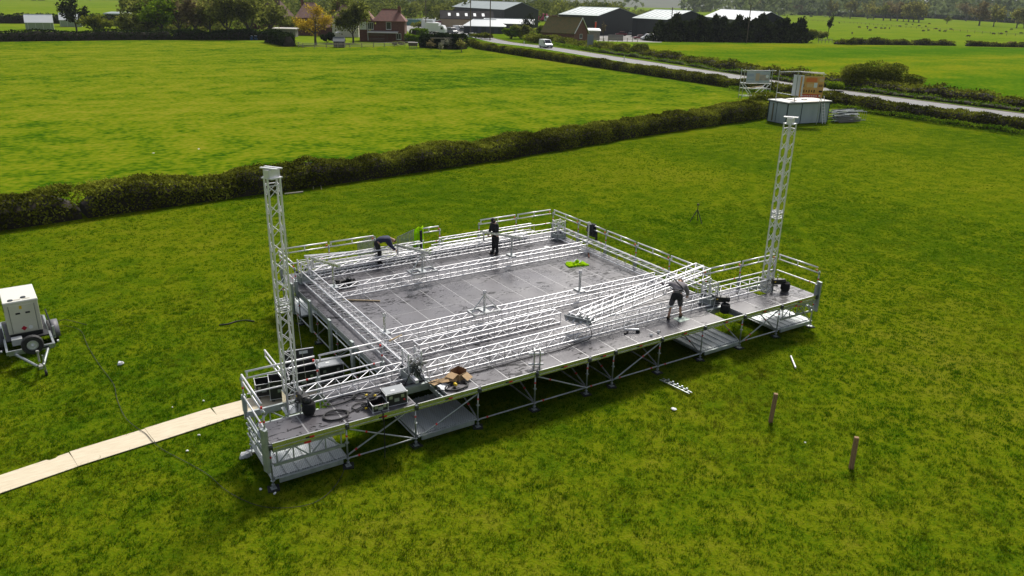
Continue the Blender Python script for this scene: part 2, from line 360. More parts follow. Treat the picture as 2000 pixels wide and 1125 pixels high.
# none under the walkway boards
bl = np.interp(P[:, 0], [-8.6, -6.45, -4.32, -2.32, -.38, 1.6, 3.5], [3.40, 3.72, 4.16, 4.43, 4.70, 4.80, 4.95])
brd = (np.abs(P[:, 1]-bl) < .50) & (P[:, 0] < 3.6)
rhx = np.interp(P[:, 1], [-60, 0, 21.3, 39.6, 52], [90, 88, 86.3, 86, 89.5])
P = P[~brd & (P[:, 1] < mhy(P[:, 0])-1.2) & (P[:, 0] < rhx-1.2)]
cl = fbm(P[:, :]*np.array([1, 1, 0]), .9)
sc = RNG.uniform(.7, 1.25, len(P))*(1+.40*np.clip(cl, -.8, .9))*np.interp(np.hypot(P[:, 0]-CAM[0], P[:, 1]-CAM[1]), [22, 40, 60, 100], [1, .85, .7, .5])
# faint worn arcs where vehicles turned: the turf is shorter there
for arc in ([(1588, 262), (1520, 285), (1472, 322), (1468, 350), (1476, 385), (1492, 420)], [(1535, 400), (1560, 440), (1590, 495)], [(1620, 285), (1570, 310), (1548, 350)]):
    A = np.array([[at(*q).x, at(*q).y] for q in arc]); t_ = np.linspace(0, len(A)-1, 60); Q = np.stack([np.interp(t_, range(len(A)), A[:, 0]), np.interp(t_, range(len(A)), A[:, 1])], 1)
    near = (P[:, 0] > Q[:, 0].min()-1) & (P[:, 0] < Q[:, 0].max()+1) & (P[:, 1] > Q[:, 1].min()-1) & (P[:, 1] < Q[:, 1].max()+1); ix = np.where(near)[0]
    dd = np.sqrt(((P[ix, None, :2]-Q[None])**2).sum(2)).min(1); sc[ix] *= np.where(dd < .28, .5, 1)
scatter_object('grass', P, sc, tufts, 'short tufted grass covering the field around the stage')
# ------------------------------------------------------------------ stage platform
D = 1.42
XS = [0, 2.07, 4.14, 6.21, 8.28, 10.35, 11.44, 13.51, 15.58, 17.65, 19.72, 21.79]
YS = [2.07*i for i in range(7)]
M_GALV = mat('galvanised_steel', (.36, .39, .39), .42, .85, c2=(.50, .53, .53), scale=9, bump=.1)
M_GALVD = mat('galvanised_sheet', (.33, .37, .37), .5, .6, c2=(.44, .48, .48), scale=5)
M_ALU = mat('aluminium_tube', (.80, .80, .82), .40, .35, c2=(.70, .70, .73), scale=5)
M_RIM = mat('panel_rim', (.44, .44, .45), .4, .3)
M_ALUF = mat('aluminium_profile', (.66, .67, .66), .24, .9, c2=(.58, .60, .58), scale=3)
M_RED = mat('red_clip', (.62, .03, .025), .5)
M_BLACK = mat('black_plastic', (.012, .012, .013), .5)
M_RUB = mat('black_rubber', (.018, .018, .019), .7)
M_DARKST = mat('dark_steel', (.07, .08, .085), .45, .7)
M_PAD = mat('black_pad', (.02, .021, .022), .85)
M_WOOD = mat('pale_wood', (.50, .38, .22), .75, c2=(.40, .29, .16), scale=12, coord='object', stretch=(1, 8, 8))
M_YEL = mat('yellow_plastic', (.75, .52, .02), .5)
M_WHT = mat('white_paper', (.75, .76, .76), .8)
def deckmat():
    m = bpy.data.materials.new('plywood_deck'); m.use_nodes = True; nt = m.node_tree; N = nt.nodes.new; L = nt.links.new; b = nt.nodes['Principled BSDF']
    g = N('ShaderNodeNewGeometry').outputs['Position']; oi = N('ShaderNodeObjectInfo').outputs['Random']
    n = N('ShaderNodeTexNoise'); n.inputs['Scale'].default_value = .8; n.inputs['Detail'].default_value = 6; L(g, n.inputs['Vector'])
    base = N('ShaderNodeValToRGB'); base.color_ramp.elements[0].position = .3; base.color_ramp.elements[0].color = (.082, .076, .084, 1); base.color_ramp.elements[1].position = .75; base.color_ramp.elements[1].color = (.135, .128, .140, 1); L(n.outputs['Fac'], base.inputs[0])
    # per-panel tone
    hv = N('ShaderNodeHueSaturation'); v = N('ShaderNodeMath'); v.operation = 'MULTIPLY_ADD'; v.inputs[1].default_value = .22; v.inputs[2].default_value = .89; L(oi, v.inputs[0]); L(v.outputs[0], hv.inputs['Value']); L(base.outputs[0], hv.inputs['Color'])
    # scattered muddy smears and scuffs with shapes of their own
    mp = N('ShaderNodeMapping'); mp.inputs['Rotation'].default_value = (0, 0, .35); mp.inputs['Scale'].default_value = (1.3, 2.4, 1); L(g, mp.inputs[0])
    s1 = N('ShaderNodeTexNoise'); s1.inputs['Scale'].default_value = 2.1; s1.inputs['Detail'].default_value = 5; s1.inputs['Roughness'].default_value = .62; s1.inputs['Distortion'].default_value = 1.2; L(mp.outputs[0], s1.inputs['Vector'])
    s2 = N('ShaderNodeTexNoise'); s2.inputs['Scale'].default_value = .42; s2.inputs['Detail'].default_value = 2; L(g, s2.inputs['Vector'])
    sm = N('ShaderNodeMath'); sm.operation = 'MULTIPLY_ADD'; sm.inputs[1].default_value = .45; L(s2.outputs['Fac'], sm.inputs[0]); L(s1.outputs['Fac'], sm.inputs[2])
    r1 = N('ShaderNodeValToRGB'); r1.color_ramp.elements[0].position = .80; r1.color_ramp.elements[1].position = .83; L(sm.outputs[0], r1.inputs[0])
    mx = N('ShaderNodeMix'); mx.data_type = 'RGBA'; L(r1.outputs[0], mx.inputs['Factor']); L(hv.outputs[0], mx.inputs['A']); mx.inputs['B'].default_value = (.014, .013, .014, 1)
    # pale dried water film
    s3 = N('ShaderNodeTexNoise'); s3.inputs['Scale'].default_value = .55; s3.inputs['Detail'].default_value = 4; L(g, s3.inputs['Vector'])
    r3 = N('ShaderNodeValToRGB'); r3.color_ramp.elements[0].position = .35; r3.color_ramp.elements[0].color = (.22, .22, .22, 1); r3.color_ramp.elements[1].position = .7; r3.color_ramp.elements[1].color = (.36, .36, .36, 1); L(s3.outputs['Fac'], r3.inputs[0])
    L(mx.outputs['Result'], b.inputs['Base Color']); L(r3.outputs[0], b.inputs['Roughness']); sp = N('ShaderNodeMapRange'); sp.inputs['To Min'].default_value = .75; sp.inputs['To Max'].default_value = .25; L(r1.outputs[0], sp.inputs['Value']); L(sp.outputs[0], b.inputs['Specular IOR Level']); b.inputs['Specular IOR Level'].default_value = .75
    n4 = N('ShaderNodeTexNoise'); n4.inputs['Scale'].default_value = 30; L(g, n4.inputs['Vector']); bp = N('ShaderNodeBump'); bp.inputs['Strength'].default_value = .12; bp.inputs['Distance'].default_value = .01; L(n4.outputs['Fac'], bp.inputs['Height']); L(bp.outputs[0], b.inputs['Normal'])
    return m
M_DECK = deckmat()
stage = thing('stage_platform', 'large outdoor stage of brown deck panels on steel scaffold legs with two side wings', 'stage')
# -- deck panels: plywood inside an aluminium frame
_pm = {}
def deck_panel(x0, y0, x1, y1):
    k = (round(x1-x0, 2), round(y1-y0, 2))
    if k not in _pm:
        b = MB(); w, d = k; b.box((w/2, d/2, -.05), (w-.006, d-.006, .086)); b.cur = 1; b.box((w/2, d/2, -.0055), (w-.036, d-.036, .006)); b.cur = 0
        _pm[k] = b.mesh('deck_panel', [M_RIM, M_DECK])
    link('deck_panel', _pm[k], stage, (x0, y0, D))
def cols(a, c):
    out = []
    for i in range(len(XS)-1):
        if XS[i] < a-.01 or XS[i+1] > c+.01: continue
        if XS[i+1]-XS[i] > 1.5: m = XS[i]+1.035; out += [(XS[i], m), (m, XS[i+1])]
        else: out.append((XS[i], XS[i+1]))
    return out
for i, (a, c) in enumerate(cols(4.14, 17.65)):
    if i not in (0, 12): deck_panel(a, -.06, c, 1.035)
    deck_panel(a, 1.035, c, 2.07)
    for k in range(1, 6): deck_panel(a, YS[k], c, YS[k+1])
for a, c in cols(0, 4.14): deck_panel(a, -.06, c, 1.035)
for a, c in cols(0, 4.14)[2:]: deck_panel(a, 1.035, c, 2.07)
for a, c in cols(17.65, 21.79):
    deck_panel(a, -.06, c, 1.035)
    if a < 19.6: deck_panel(a, 1.035, c, 2.07)
deck_panel(20.755, 1.035, 21.79, 1.6)
# -- edge rails along the front
def edge_rail_mesh(w):
    b = MB(); b.box((w/2, -.085, -.035), (w-.10, .035, .075)); b.box((w/2, -.078, -.105), (w-.10, .02, .06)); b.box((w/2, -.085, -.16), (w-.10, .035, .05)); return b.mesh('edge_rail', M_ALUF)
_em = {}
for i in range(len(XS)-1):
    w = round(XS[i+1]-XS[i], 2)
    if w not in _em: _em[w] = edge_rail_mesh(w)
    link('edge_rail', _em[w], stage, (XS[i], 0, D))
    x = (XS[i]+XS[i+1])/2
    block('warning_sticker', (x+.06, -.105, D-.10), (.13, .004, .05), M_RED, stage); block('warning_sticker', (x-.06, -.105, D-.10), (.10, .004, .035), M_BLACK, stage)
# -- standards with rosettes, base plates and pads
sb = MB(); sb.cyl((0, 0, .10), (0, 0, 1.30), .0242, 10); sb.cyl((0, 0, .04), (0, 0, .3), .017, 8)
for z in (.27, .77, 1.2): sb.cyl((0, 0, z-.006), (0, 0, z+.006), .06, 10)
sb.cyl((0, 0, .13), (0, 0, .16), .045, 8); std_me = sb.mesh('standard', M_GALV, True)
pl = MB(); pl.box((0, 0, .045), (.15, .15, .008)); plate_me = pl.mesh('base_plate', M_GALVD)
pdm = MB(); pdm.box((0, 0, .0255), (.30, .30, .03)); pad_me = pdm.mesh('ground_pad', M_PAD)
hd = MB(); hd.box((0, -.10, D-.10), (.10, .07, .15)); hd.cyl((-.03, -.14, D-.07), (.03, -.14, D-.07), .02, 8); hd.box((0, -.02, D-.14), (.07, .14, .08)); head_me = hd.mesh('post_head', M_DARKST)
bandm = MB(); bandm.cyl((0, 0, -.03), (0, 0, .03), .03, 8); band_me = bandm.mesh('red_band', M_RED)
def band(p, d=(0, 0, 1)):
    o = link('red_band', band_me, stage, p); o.rotation_mode = 'QUATERNION'; o.rotation_quaternion = Vector(d).to_track_quat('Z', 'Y')
def standard(x, y, front=False, pads=True):
    o = link('standard', std_me, stage, (x, y, 0))
    link('base_plate', plate_me, o); 
    if pads: link('ground_pad', pad_me, o, rot=(0, 0, random.uniform(-.5, .5)))
    if front: link('post_head', head_me, stage, (x, 0, 0)); band((x, y, .98))
for x in XS: standard(x, 0, True)
for x in XS: standard(x, 2.07)
for y in YS[2:]: standard(4.14, y); standard(17.65, y); band((4.14, y, .8))
for x in XS[3:9]: standard(x, 12.42); standard(x, 4.14, pads=False); standard(x, 8.28, pads=False)
TB = .0242
def tube(a, b, band_at=None, name='ledger', m=None, r=TB):
    bar(name, a, b, r, m or M_GALV, stage)
    if band_at is not None:
        for t in (band_at if isinstance(band_at, (list, tuple)) else [band_at]):
            p = Vector(a).lerp(Vector(b), t); band(p, Vector(b)-Vector(a))
# front ledgers and diagonals, bay by bay
for i in (1, 3, 4, 5, 6, 7, 9): tube((XS[i]+.05, 0, .27), (XS[i+1]-.05, 0, .27), (.14 if i != 6 else (.14, .86)))
def diag(i0, z0, i1, z1, y=-.05, t=.2): tube((XS[i0]+.06*(1 if i1 > i0 else -1), y, z0), (XS[i1]-.06*(1 if i1 > i0 else -1), y, z1), t, 'diagonal_brace')
diag(1, 1.2, 2, .3, t=.25); diag(1, .3, 2, 1.2, .12, t=.12); diag(2, .3, 3, 1.18, t=.3); diag(4, 1.2, 5, .3, t=.24); diag(6, .3, 7, 1.2, t=.62); diag(9, .3, 10, 1.2, t=.2)
# transverse frames running back under the deck
for i, x in enumerate(XS):
    tube((x, .05, .27), (x, 2.02, .27)); tube((x, .05, 1.2), (x, 2.02, 1.2))
    if i in (3, 4, 5, 6, 7, 8, 9, 10): tube((x, .1, .32), (x, 2.0, 1.15), .25, 'diagonal_brace')
    if i in (2, 3, 9): tube((x, .1, 1.15), (x, 2.0, .32), .6, 'diagonal_brace')
for y0, y1 in zip(YS[1:], YS[2:]):
    for x in (4.14, 17.65): tube((x, y0+.05, .27), (x, y1-.05, .27), .12); tube((x, y0+.05, 1.2), (x, y1-.05, 1.2))
    tube((3.98, y0+.05, 1.22), (3.98, y1-.05, 1.22))
for y0, y1, f in ((2.07, 4.14, 0), (6.21, 8.28, 1), (8.28, 10.35, 0)): tube((4.14, y0, .3 if f else 1.15), (6.21, y0+.02, 1.15 if f else .3), .7, 'diagonal_brace'); tube((4.14, y0+.02, .35), (6.21, y0+2.07, .35), None, 'diagonal_brace')
for i in range(2, 9): tube((XS[i]+.05, 2.07, .27), (XS[i+1]-.05, 2.07, .27)); tube((XS[i]+.05, 12.42, .27), (XS[i+1]-.05, 12.42, .27))
for i in (3, 4, 6, 7): tube((XS[i]+.05, 2.07, .3), (XS[i+1]-.05, 2.07, 1.15), .2, 'diagonal_brace')
# transom beams under the panel joints
for i in range(0, 11): block('transom_beam', ((XS[i]+XS[i+1])/2, 1.035, D-.185), (XS[i+1]-XS[i]-.02, .07, .15), M_GALVD, stage)
for i in range(0, 11): block('transom_beam', ((XS[i]+XS[i+1])/2, 2.07, D-.185), (XS[i+1]-XS[i]-.02, .07, .15), M_GALVD, stage)
for y0, y1 in zip(YS[1:], YS[2:]):
    for x in (4.18, 17.61): block('transom_beam', (x, (y0+y1)/2, D-.185), (.06, 2.05, .15), M_GALVD, stage)
for x in (5.10, 16.68, 17.70, 4.08): block('transom_beam', (x, .5, D-.19), (.05, .98, .15), M_GALVD, stage)
block('gap_plate', (17.16, 1.0, D-.04), (.9, .16, .05), M_GALVD, stage)
block('gap_plate', (4.62, 1.05, D-.05), (.98, .22, .09), M_GALVD, stage)
# lattice beams in the end bays
def lattice(a, b, z0, z1):
    a, b = Vector((*a, 0)), Vector((*b, 0)); L = (b-a).length; rz = math.atan2(b.y-a.y, b.x-a.x); m = (a+b)/2
    for z in (z0, z1): block('lattice_chord', (m.x, m.y, z), (L, .055, .075), M_GALVD, stage, rz)
    n = 4
    for k in range(n+1):
        p = a.lerp(b, .05+.9*k/n); bar('lattice_web', (p.x, p.y, z0), (p.x, p.y, z1), .02, M_GALVD, stage, 6)
        if k < n:
            q = a.lerp(b, .05+.9*(k+1)/n); u, v = (z0, z1) if k % 2 == 0 else (z1, z0); bar('lattice_web', (p.x, p.y, u), (q.x, q.y, v), .02, M_GALVD, stage, 6)
lattice((.06, -.03), (2.0, -.03), .74, 1.16); lattice((19.8, -.03), (21.72, -.03), .74, 1.16)
lattice((.06, 2.07), (2.0, 2.07), .80, 1.16)
for x, y in ((21.83, 1.0), (-.04, 1.0)): lattice((x, .08), (x, 1.98), .80, 1.16)
block('loose_strip', (.62, -.03, 1.21), (1.1, .07, .02), M_ALUF, stage)
block('warning_sticker', (.98, -.062, 1.16), (.19, .004, .06), M_RED, stage); block('warning_sticker', (20.62, -.062, 1.16), (.15, .004, .06), M_RED, stage)
tube((20.75, -.08, 1.14), (21.6, -.08, .36), .03, 'diagonal_brace')
# low steel plank floors that carry ballast
def perfmat():
    m = bpy.data.materials.new('steel_plank'); m.use_nodes = True; nt = m.node_tree; N = nt.nodes.new; L = nt.links.new; b = nt.nodes['Principled BSDF']
    t = N('ShaderNodeTexCoord').outputs['Object']; sx = N('ShaderNodeSeparateXYZ'); L(t, sx.inputs[0])
    def wave(o, f):
        a = N('ShaderNodeMath'); a.operation = 'MULTIPLY'; a.inputs[1].default_value = f; L(o, a.inputs[0]); s = N('ShaderNodeMath'); s.operation = 'SINE'; L(a.outputs[0], s.inputs[0]); return s.outputs[0]
    m1 = N('ShaderNodeMath'); m1.operation = 'MULTIPLY'; L(wave(sx.outputs['X'], 100.), m1.inputs[0]); L(wave(sx.outputs['Y'], 62.), m1.inputs[1])
    r = N('ShaderNodeValToRGB'); r.color_ramp.elements[0].position = .30; r.color_ramp.elements[0].color = (.66, .70, .71, 1); r.color_ramp.elements[1].position = .62; r.color_ramp.elements[1].color = (.36, .39, .40, 1); L(m1.outputs[0], r.inputs[0])
    L(r.outputs[0], b.inputs['Base Color']); b.inputs['Metallic'].default_value = .4; b.inputs['Roughness'].default_value = .38
    bp = N('ShaderNodeBump'); bp.inputs['Strength'].default_value = .5; bp.inputs['Distance'].default_value = .01; bp.invert = True; L(m1.outputs[0], bp.inputs['Height']); L(bp.outputs[0], b.inputs['Normal'])
    return m
M_PERF = perfmat()
pb = MB(); pb.box((0, 1.0, -.03), (.318, 1.96, .05)); pb.box((-.150, 1.0, .002), (.018, 1.96, .014)); pb.box((.150, 1.0, .002), (.018, 1.96, .014))
for s in (-.12, .12): pb.box((s, .0, -.01), (.035, .06, .05)); pb.box((s, 2.0, -.01), (.035, .06, .05))
plank_me = pb.mesh('steel_plank', M_PERF)
def plank_floor(x0, y0, z=.34, lip=True):
    for k in range(6): link('steel_plank', plank_me, stage, (x0+.2+k*.334, y0+.03, z))
    if lip: block('floor_beam', (x0+1.035, y0-.05, z-.085), (1.75, .05, .13), M_GALVD, stage)
    tube((x0+.05, y0, z-.04), (x0+2.02, y0, z-.04)); tube((x0+.05, y0+2.07, z-.04), (x0+2.02, y0+2.07, z-.04))
for x in (0, 4.14, 15.58, 19.72): plank_floor(x, 0)
plank_floor(4.14, 10.35, .34, False)
for x0 in (4.16, 15.56): tube((x0, .1, 1.15), (x0+.01, 1.95, .4), .6, 'diagonal_brace')
tube((0, .05, .36), (0, 2.0, .36)); tube((-.03, .1, 1.15), (-.03, 2.0, .4), .1, 'diagonal_brace')
# upright channels along the left side and at the wing ends
chm = MB(); chm.box((0, 0, 0), (.075, .21, 1.25)); chm.box((.055, .08, .35), (.05, .05, .12)); chm.box((.055, .08, -.2), (.05, .05, .12)); ch_me = chm.mesh('upright_channel', M_GALVD)
for y in (4.14, 6.21, 8.28, 10.35): link('upright_channel', ch_me, stage, (3.90, y, 1.14))
link('upright_channel', ch_me, stage, (-.12, -.03, 1.22), (0, 0, .3)); link('upright_channel', ch_me, stage, (21.95, 0.0, 1.30), (0, 0, 0))
# -- guard rails: double top rail per bay, knee rail, posts in sockets
def rail_mesh(w):
    b = MB(); b.cyl((.06, 0, 0), (w-.06, 0, 0), .030, 8); b.cyl((.06, 0, -.20), (w-.02, 0, -.20), .026, 8)
    for x in (.10, w/2): b.cyl((x, 0, -.20), (x, 0, 0), .022, 8)
    return b.mesh('guard_rail', M_ALU, True)
_rm = {}
RZ = D+1.08
def rail(a, b, knee=True, out=0.):
    a, b = Vector((*a, 0)), Vector((*b, 0)); w = round((b-a).length, 2); rz = math.atan2(b.y-a.y, b.x-a.x)
    if w not in _rm: _rm[w] = rail_mesh(w)
    link('guard_rail', _rm[w], stage, (a.x, a.y, RZ), (0, 0, rz))
    p = a.lerp(b, .955); band((p.x, p.y, RZ-.12), (0, 0, 1))
    if knee:
        t = (b-a).normalized()*.05; tube((a.x+t.x, a.y+t.y, D+.40), (b.x-t.x, b.y-t.y, D+.40), .86, 'knee_rail', M_ALU)
rp_ = MB(); rp_.cyl((0, 0, D-.2), (0, 0, RZ-.12), .0242, 8); rp_.cyl((0, 0, RZ-.26), (0, 0, RZ-.13), .036, 8); rp_.cyl((-.05, 0, RZ-.2), (.05, 0, RZ-.2), .03, 8); post_me = rp_.mesh('rail_post', M_GALV, True)
so = MB(); so.box((0, 0, D+.15), (.11, .11, .5)); so.box((0, 0, D-.2), (.08, .08, .3)); so.cyl((-.08, 0, D+.3), (.08, 0, D+.3), .02, 6); sock_me = so.mesh('post_socket', M_GALVD)
def rail_post(x, y):
    o = link('rail_post', post_me, stage, (x, y, 0)); link('post_socket', sock_me, o)
    band((x, y, D+.62))
XR, YB = 17.72, 12.49
for i in range(1, 6): rail((XR, YS[i+1]), (XR, YS[i]))
for i in range(1, 7): rail_post(XR, YS[i])
for a, c in ((13.51, 15.58), (15.58, 17.65), (10.35, 11.44), (4.14, 6.21), (6.21, 8.28)): rail((a, YB), (c, YB))
for x in (13.51, 15.58, 10.35, 11.44, 4.14, 6.21, 8.28): rail_post(x, YB)
rail((4.07, 12.42), (4.07, 10.40)); rail_post(4.07, 10.35)
for a, c in ((17.78, 19.72), (19.72, 21.79)): rail((a, 2.14), (c, 2.14))
rail((21.86, 2.07), (21.86, .06))
for x, y in ((19.72, 2.14), (21.79, 2.14), (21.86, 0.02)): rail_post(x, y)
for a, c in ((0, 2.07), (2.07, 4.14)): rail((a, 2.14), (c, 2.14))
rail((-.07, 2.07), (-.07, .06))
for x, y in ((-.05, 2.14), (2.07, 2.14), (4.10, 2.16), (-.07, .02)): rail_post(x, y)
link('guard_rail', _rm[2.07], stage, (1.15, 4.3, 2.05), (0, 0, -PI/2))
for z in (.95, .62): tube((-.06, 2.1, z), (-.06, .05, z))
# -- stair at the back with barred side railings
st = thing('access_stair', 'steel stair with barred side railings going down behind the stage', 'stair', (8.28, 12.55, 0))
for k in range(7): block('step', (1.035, .15+.28*k, D-.1-.18*(k+1)), (1.8, .27, .04), M_GALVD, st)
for x in (.05, 2.02):
    b = MB(); b.tube([(x, 0, D+1.0), (x, .3, D+.95), (x, 2.1, 1.55)], .024, 6); b.tube([(x, 0, D-.05), (x, 2.1, .55)], .024, 6); b.cyl((x, 2.1, 0), (x, 2.1, 1.56), .024, 6); b.cyl((x, 0, D-.1), (x, 0, D+1.0), .022, 6)
    b.build('stair_railing', M_GALV, st)
    for k in range(1, 13):
        t = k/13; y = 2.1*t; zt = D+.97-max(0, y-.3)*.455; zb = D-.05-y*.40
        bar('baluster', (x, y, zb), (x, y, zt), .022, M_GALVD, st, 6)
# ------------------------------------------------------------------ trusses
def truss(label, a, b, w=.40, h=.36, pitch=.55, r=.026, rl=.012, cat='truss', group='roof trusses assembled flat on the stage deck', single=True, name='roof_truss', roll=0., ends=True):
    """box truss: four chords and their lacing, bottom centre line from a to b"""
    a, b = Vector(a), Vector(b); L = (b-a).length; d = b-a
    t = thing(name, label, cat, a, 0, group); t.rotation_mode = 'QUATERNION'
    zx = d.to_track_quat('X', 'Z'); t.rotation_quaternion = zx
    cs = [(-w/2, 0), (w/2, 0), (w/2, h), (-w/2, h)]
    for y, z in cs: bar('chord', (0, y, z), (L, y, z), r, M_ALU, t)
    n = max(2, round(L/pitch)); s = L/n
    joined = MB()
    def lace(p, q, rr=rl, m=None):
        if single: bar('lacing_bar', p, q, rr, m or M_ALU, t, 5)
        else: joined.cyl(p, q, rr, 4, cap=False)
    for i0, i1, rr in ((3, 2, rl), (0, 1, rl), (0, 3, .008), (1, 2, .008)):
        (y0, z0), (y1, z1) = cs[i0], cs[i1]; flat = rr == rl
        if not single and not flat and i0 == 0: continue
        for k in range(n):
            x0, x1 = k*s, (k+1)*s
            lace((x0+.04, y0, z0), (x0+.04, y1, z1), rr, None if flat else M_GALV)  # side lacing takes a darker grey: its shade is put into the colour
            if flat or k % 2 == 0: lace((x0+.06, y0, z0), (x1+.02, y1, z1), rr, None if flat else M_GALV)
    if ends:
        for x in (.02, L-.02):
            for (y0, z0), (y1, z1) in ((cs[0], cs[1]), (cs[3], cs[2]), (cs[0], cs[3]), (cs[1], cs[2])): lace((x, y0, z0), (x, y1, z1))
    if not single: o = joined.build('lacing', M_ALU, t); o['kind'] = 'stuff'
    return t
TZ = D+.10
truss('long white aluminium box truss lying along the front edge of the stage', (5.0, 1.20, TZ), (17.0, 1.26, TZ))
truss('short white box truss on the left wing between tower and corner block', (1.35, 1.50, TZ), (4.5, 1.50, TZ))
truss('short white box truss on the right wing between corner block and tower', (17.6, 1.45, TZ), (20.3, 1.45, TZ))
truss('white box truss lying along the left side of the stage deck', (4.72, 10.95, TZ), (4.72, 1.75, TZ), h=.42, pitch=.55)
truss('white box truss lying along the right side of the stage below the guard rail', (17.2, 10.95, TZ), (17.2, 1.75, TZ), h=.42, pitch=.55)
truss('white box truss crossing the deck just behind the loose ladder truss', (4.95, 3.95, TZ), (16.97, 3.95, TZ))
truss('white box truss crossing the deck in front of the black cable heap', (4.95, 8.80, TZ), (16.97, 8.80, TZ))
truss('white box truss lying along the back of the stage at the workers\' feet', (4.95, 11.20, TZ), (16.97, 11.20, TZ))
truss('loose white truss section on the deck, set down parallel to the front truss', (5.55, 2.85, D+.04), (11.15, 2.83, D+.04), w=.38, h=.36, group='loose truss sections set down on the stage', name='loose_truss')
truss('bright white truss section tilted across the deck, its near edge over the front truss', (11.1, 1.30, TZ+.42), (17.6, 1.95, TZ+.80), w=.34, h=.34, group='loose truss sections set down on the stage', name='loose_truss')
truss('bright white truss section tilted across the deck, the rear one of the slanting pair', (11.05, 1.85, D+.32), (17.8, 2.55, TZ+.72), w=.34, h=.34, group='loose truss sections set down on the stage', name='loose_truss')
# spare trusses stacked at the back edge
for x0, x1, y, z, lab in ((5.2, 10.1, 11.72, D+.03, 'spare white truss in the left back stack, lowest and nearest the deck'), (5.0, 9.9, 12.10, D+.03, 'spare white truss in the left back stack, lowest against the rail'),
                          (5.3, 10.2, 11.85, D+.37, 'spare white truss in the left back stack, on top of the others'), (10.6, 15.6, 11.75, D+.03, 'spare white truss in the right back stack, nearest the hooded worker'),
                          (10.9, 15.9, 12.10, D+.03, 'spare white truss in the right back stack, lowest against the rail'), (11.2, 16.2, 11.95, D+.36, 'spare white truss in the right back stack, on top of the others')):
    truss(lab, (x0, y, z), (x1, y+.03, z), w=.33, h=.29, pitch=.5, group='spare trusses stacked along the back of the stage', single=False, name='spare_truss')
sp = MB(); sp.box((2.4, 0, 0), (4.9, .14, .10)); tag(sp.build('aluminium_beam', M_ALUF, None, (5.1, 12.22, D+.70), (0, .07, .0)), 'long pale aluminium beam lying on top of the left back truss stack', 'beam')
# ------------------------------------------------------------------ masts
def mast(label, x, y, top):
    t = thing('mast_tower', label, 'mast', (x, y, D-.1), 0, 'lattice masts standing on the stage wings')
    H = top-D+.1; w = .155
    for sx in (-w, w):
        for sy in (-w, w): bar('chord', (sx, sy, 0), (sx, sy, H-.25), .027, M_ALU, t)
    n = 13; s = (H-.3)/n
    for (ax, ay), (bx, by) in (((-w, -w), (w, -w)), ((w, -w), (w, w)), ((w, w), (-w, w)), ((-w, w), (-w, -w))):
        for k in range(n):
            z0 = .05+k*s; bar('lacing_bar', (ax, ay, z0), (bx, by, z0+s*.62), .011, M_ALU, t, 5); bar('lacing_bar', (bx, by, z0), (ax, ay, z0+s*.62), .011, M_ALU, t, 5)
        for z in (.4, H*.45, H*.45+.2, H-.45): bar('lacing_bar', (ax, ay, z), (bx, by, z), .015, M_ALU, t, 5)
    for z in (H*.44, H*.47):
        b = MB()
        for (ax, ay), (bx, by) in (((-w, -w), (w, -w)), ((w, -w), (w, w)), ((w, w), (-w, w)), ((-w, w), (-w, -w))): b.box(((ax+bx)/2, (ay+by)/2, z), (abs(ax-bx)+.05, abs(ay-by)+.05, .03))
        b.build('joint_collar', M_ALU, t)
    b = MB(); b.box((0, -.10, H-.16), (.34, .02, .20)); b.box((0, .10, H-.16), (.34, .02, .20)); b.box((0, 0, H-.27), (.37, .37, .03)); b.box((-.17, 0, H-.16), (.02, .18, .2))
    hb = b.build('head_block', M_ALU, t); hb.rotation_euler = (0, 0, .45)
    b = MB(); b.box((0, -.08, H-.03), (.52, .07, .03)); b.box((0, .08, H-.03), (.52, .07, .03)); o = b.build('head_beam', M_ALU, t); o.rotation_euler = (0, 0, -.95)
    b = MB(); b.lathe([(.0, -.03), (.085, -.03), (.07, 0), (.085, .03), (.0, .03)], n=14, M=Matrix.Rotation(PI/2, 3, 'X')); o = b.build('head_pulley', M_DARKST, t, (0, 0, H-.15), (0, 0, .45))
    b = MB(); b.box((0, 0, .03), (.5, .5, .03)); b.box((-.19, 0, .32), (.02, .38, .58)); b.box((.19, 0, .32), (.02, .38, .58)); b.build('base_sleeve', M_ALUF, t)
    return t
LT = mast('tall white lattice mast standing on the left wing near the plywood walkway', 1.08, 1.50, 8.2)
RT = mast('tall white lattice mast standing on the right wing beside the far guard rail', 20.52, 1.38, 8.33)
ch = bar('hoist_chain', (20.98, 1.55, D+.4), (20.72, 1.42, 8.2), .006, mat('chain_yellow', (.55, .5, .12), .4, .6), None, 5); tag(ch, 'thin yellow hoist chain hanging down beside the right mast', 'chain')
ch = bar('hoist_chain', (1.50, 1.35, D+.5), (1.22, 1.45, 8.05), .006, mat('chain_steel', (.4, .4, .38), .4, .8), None, 5); tag(ch, 'thin steel hoist chain hanging down inside the left mast', 'chain')
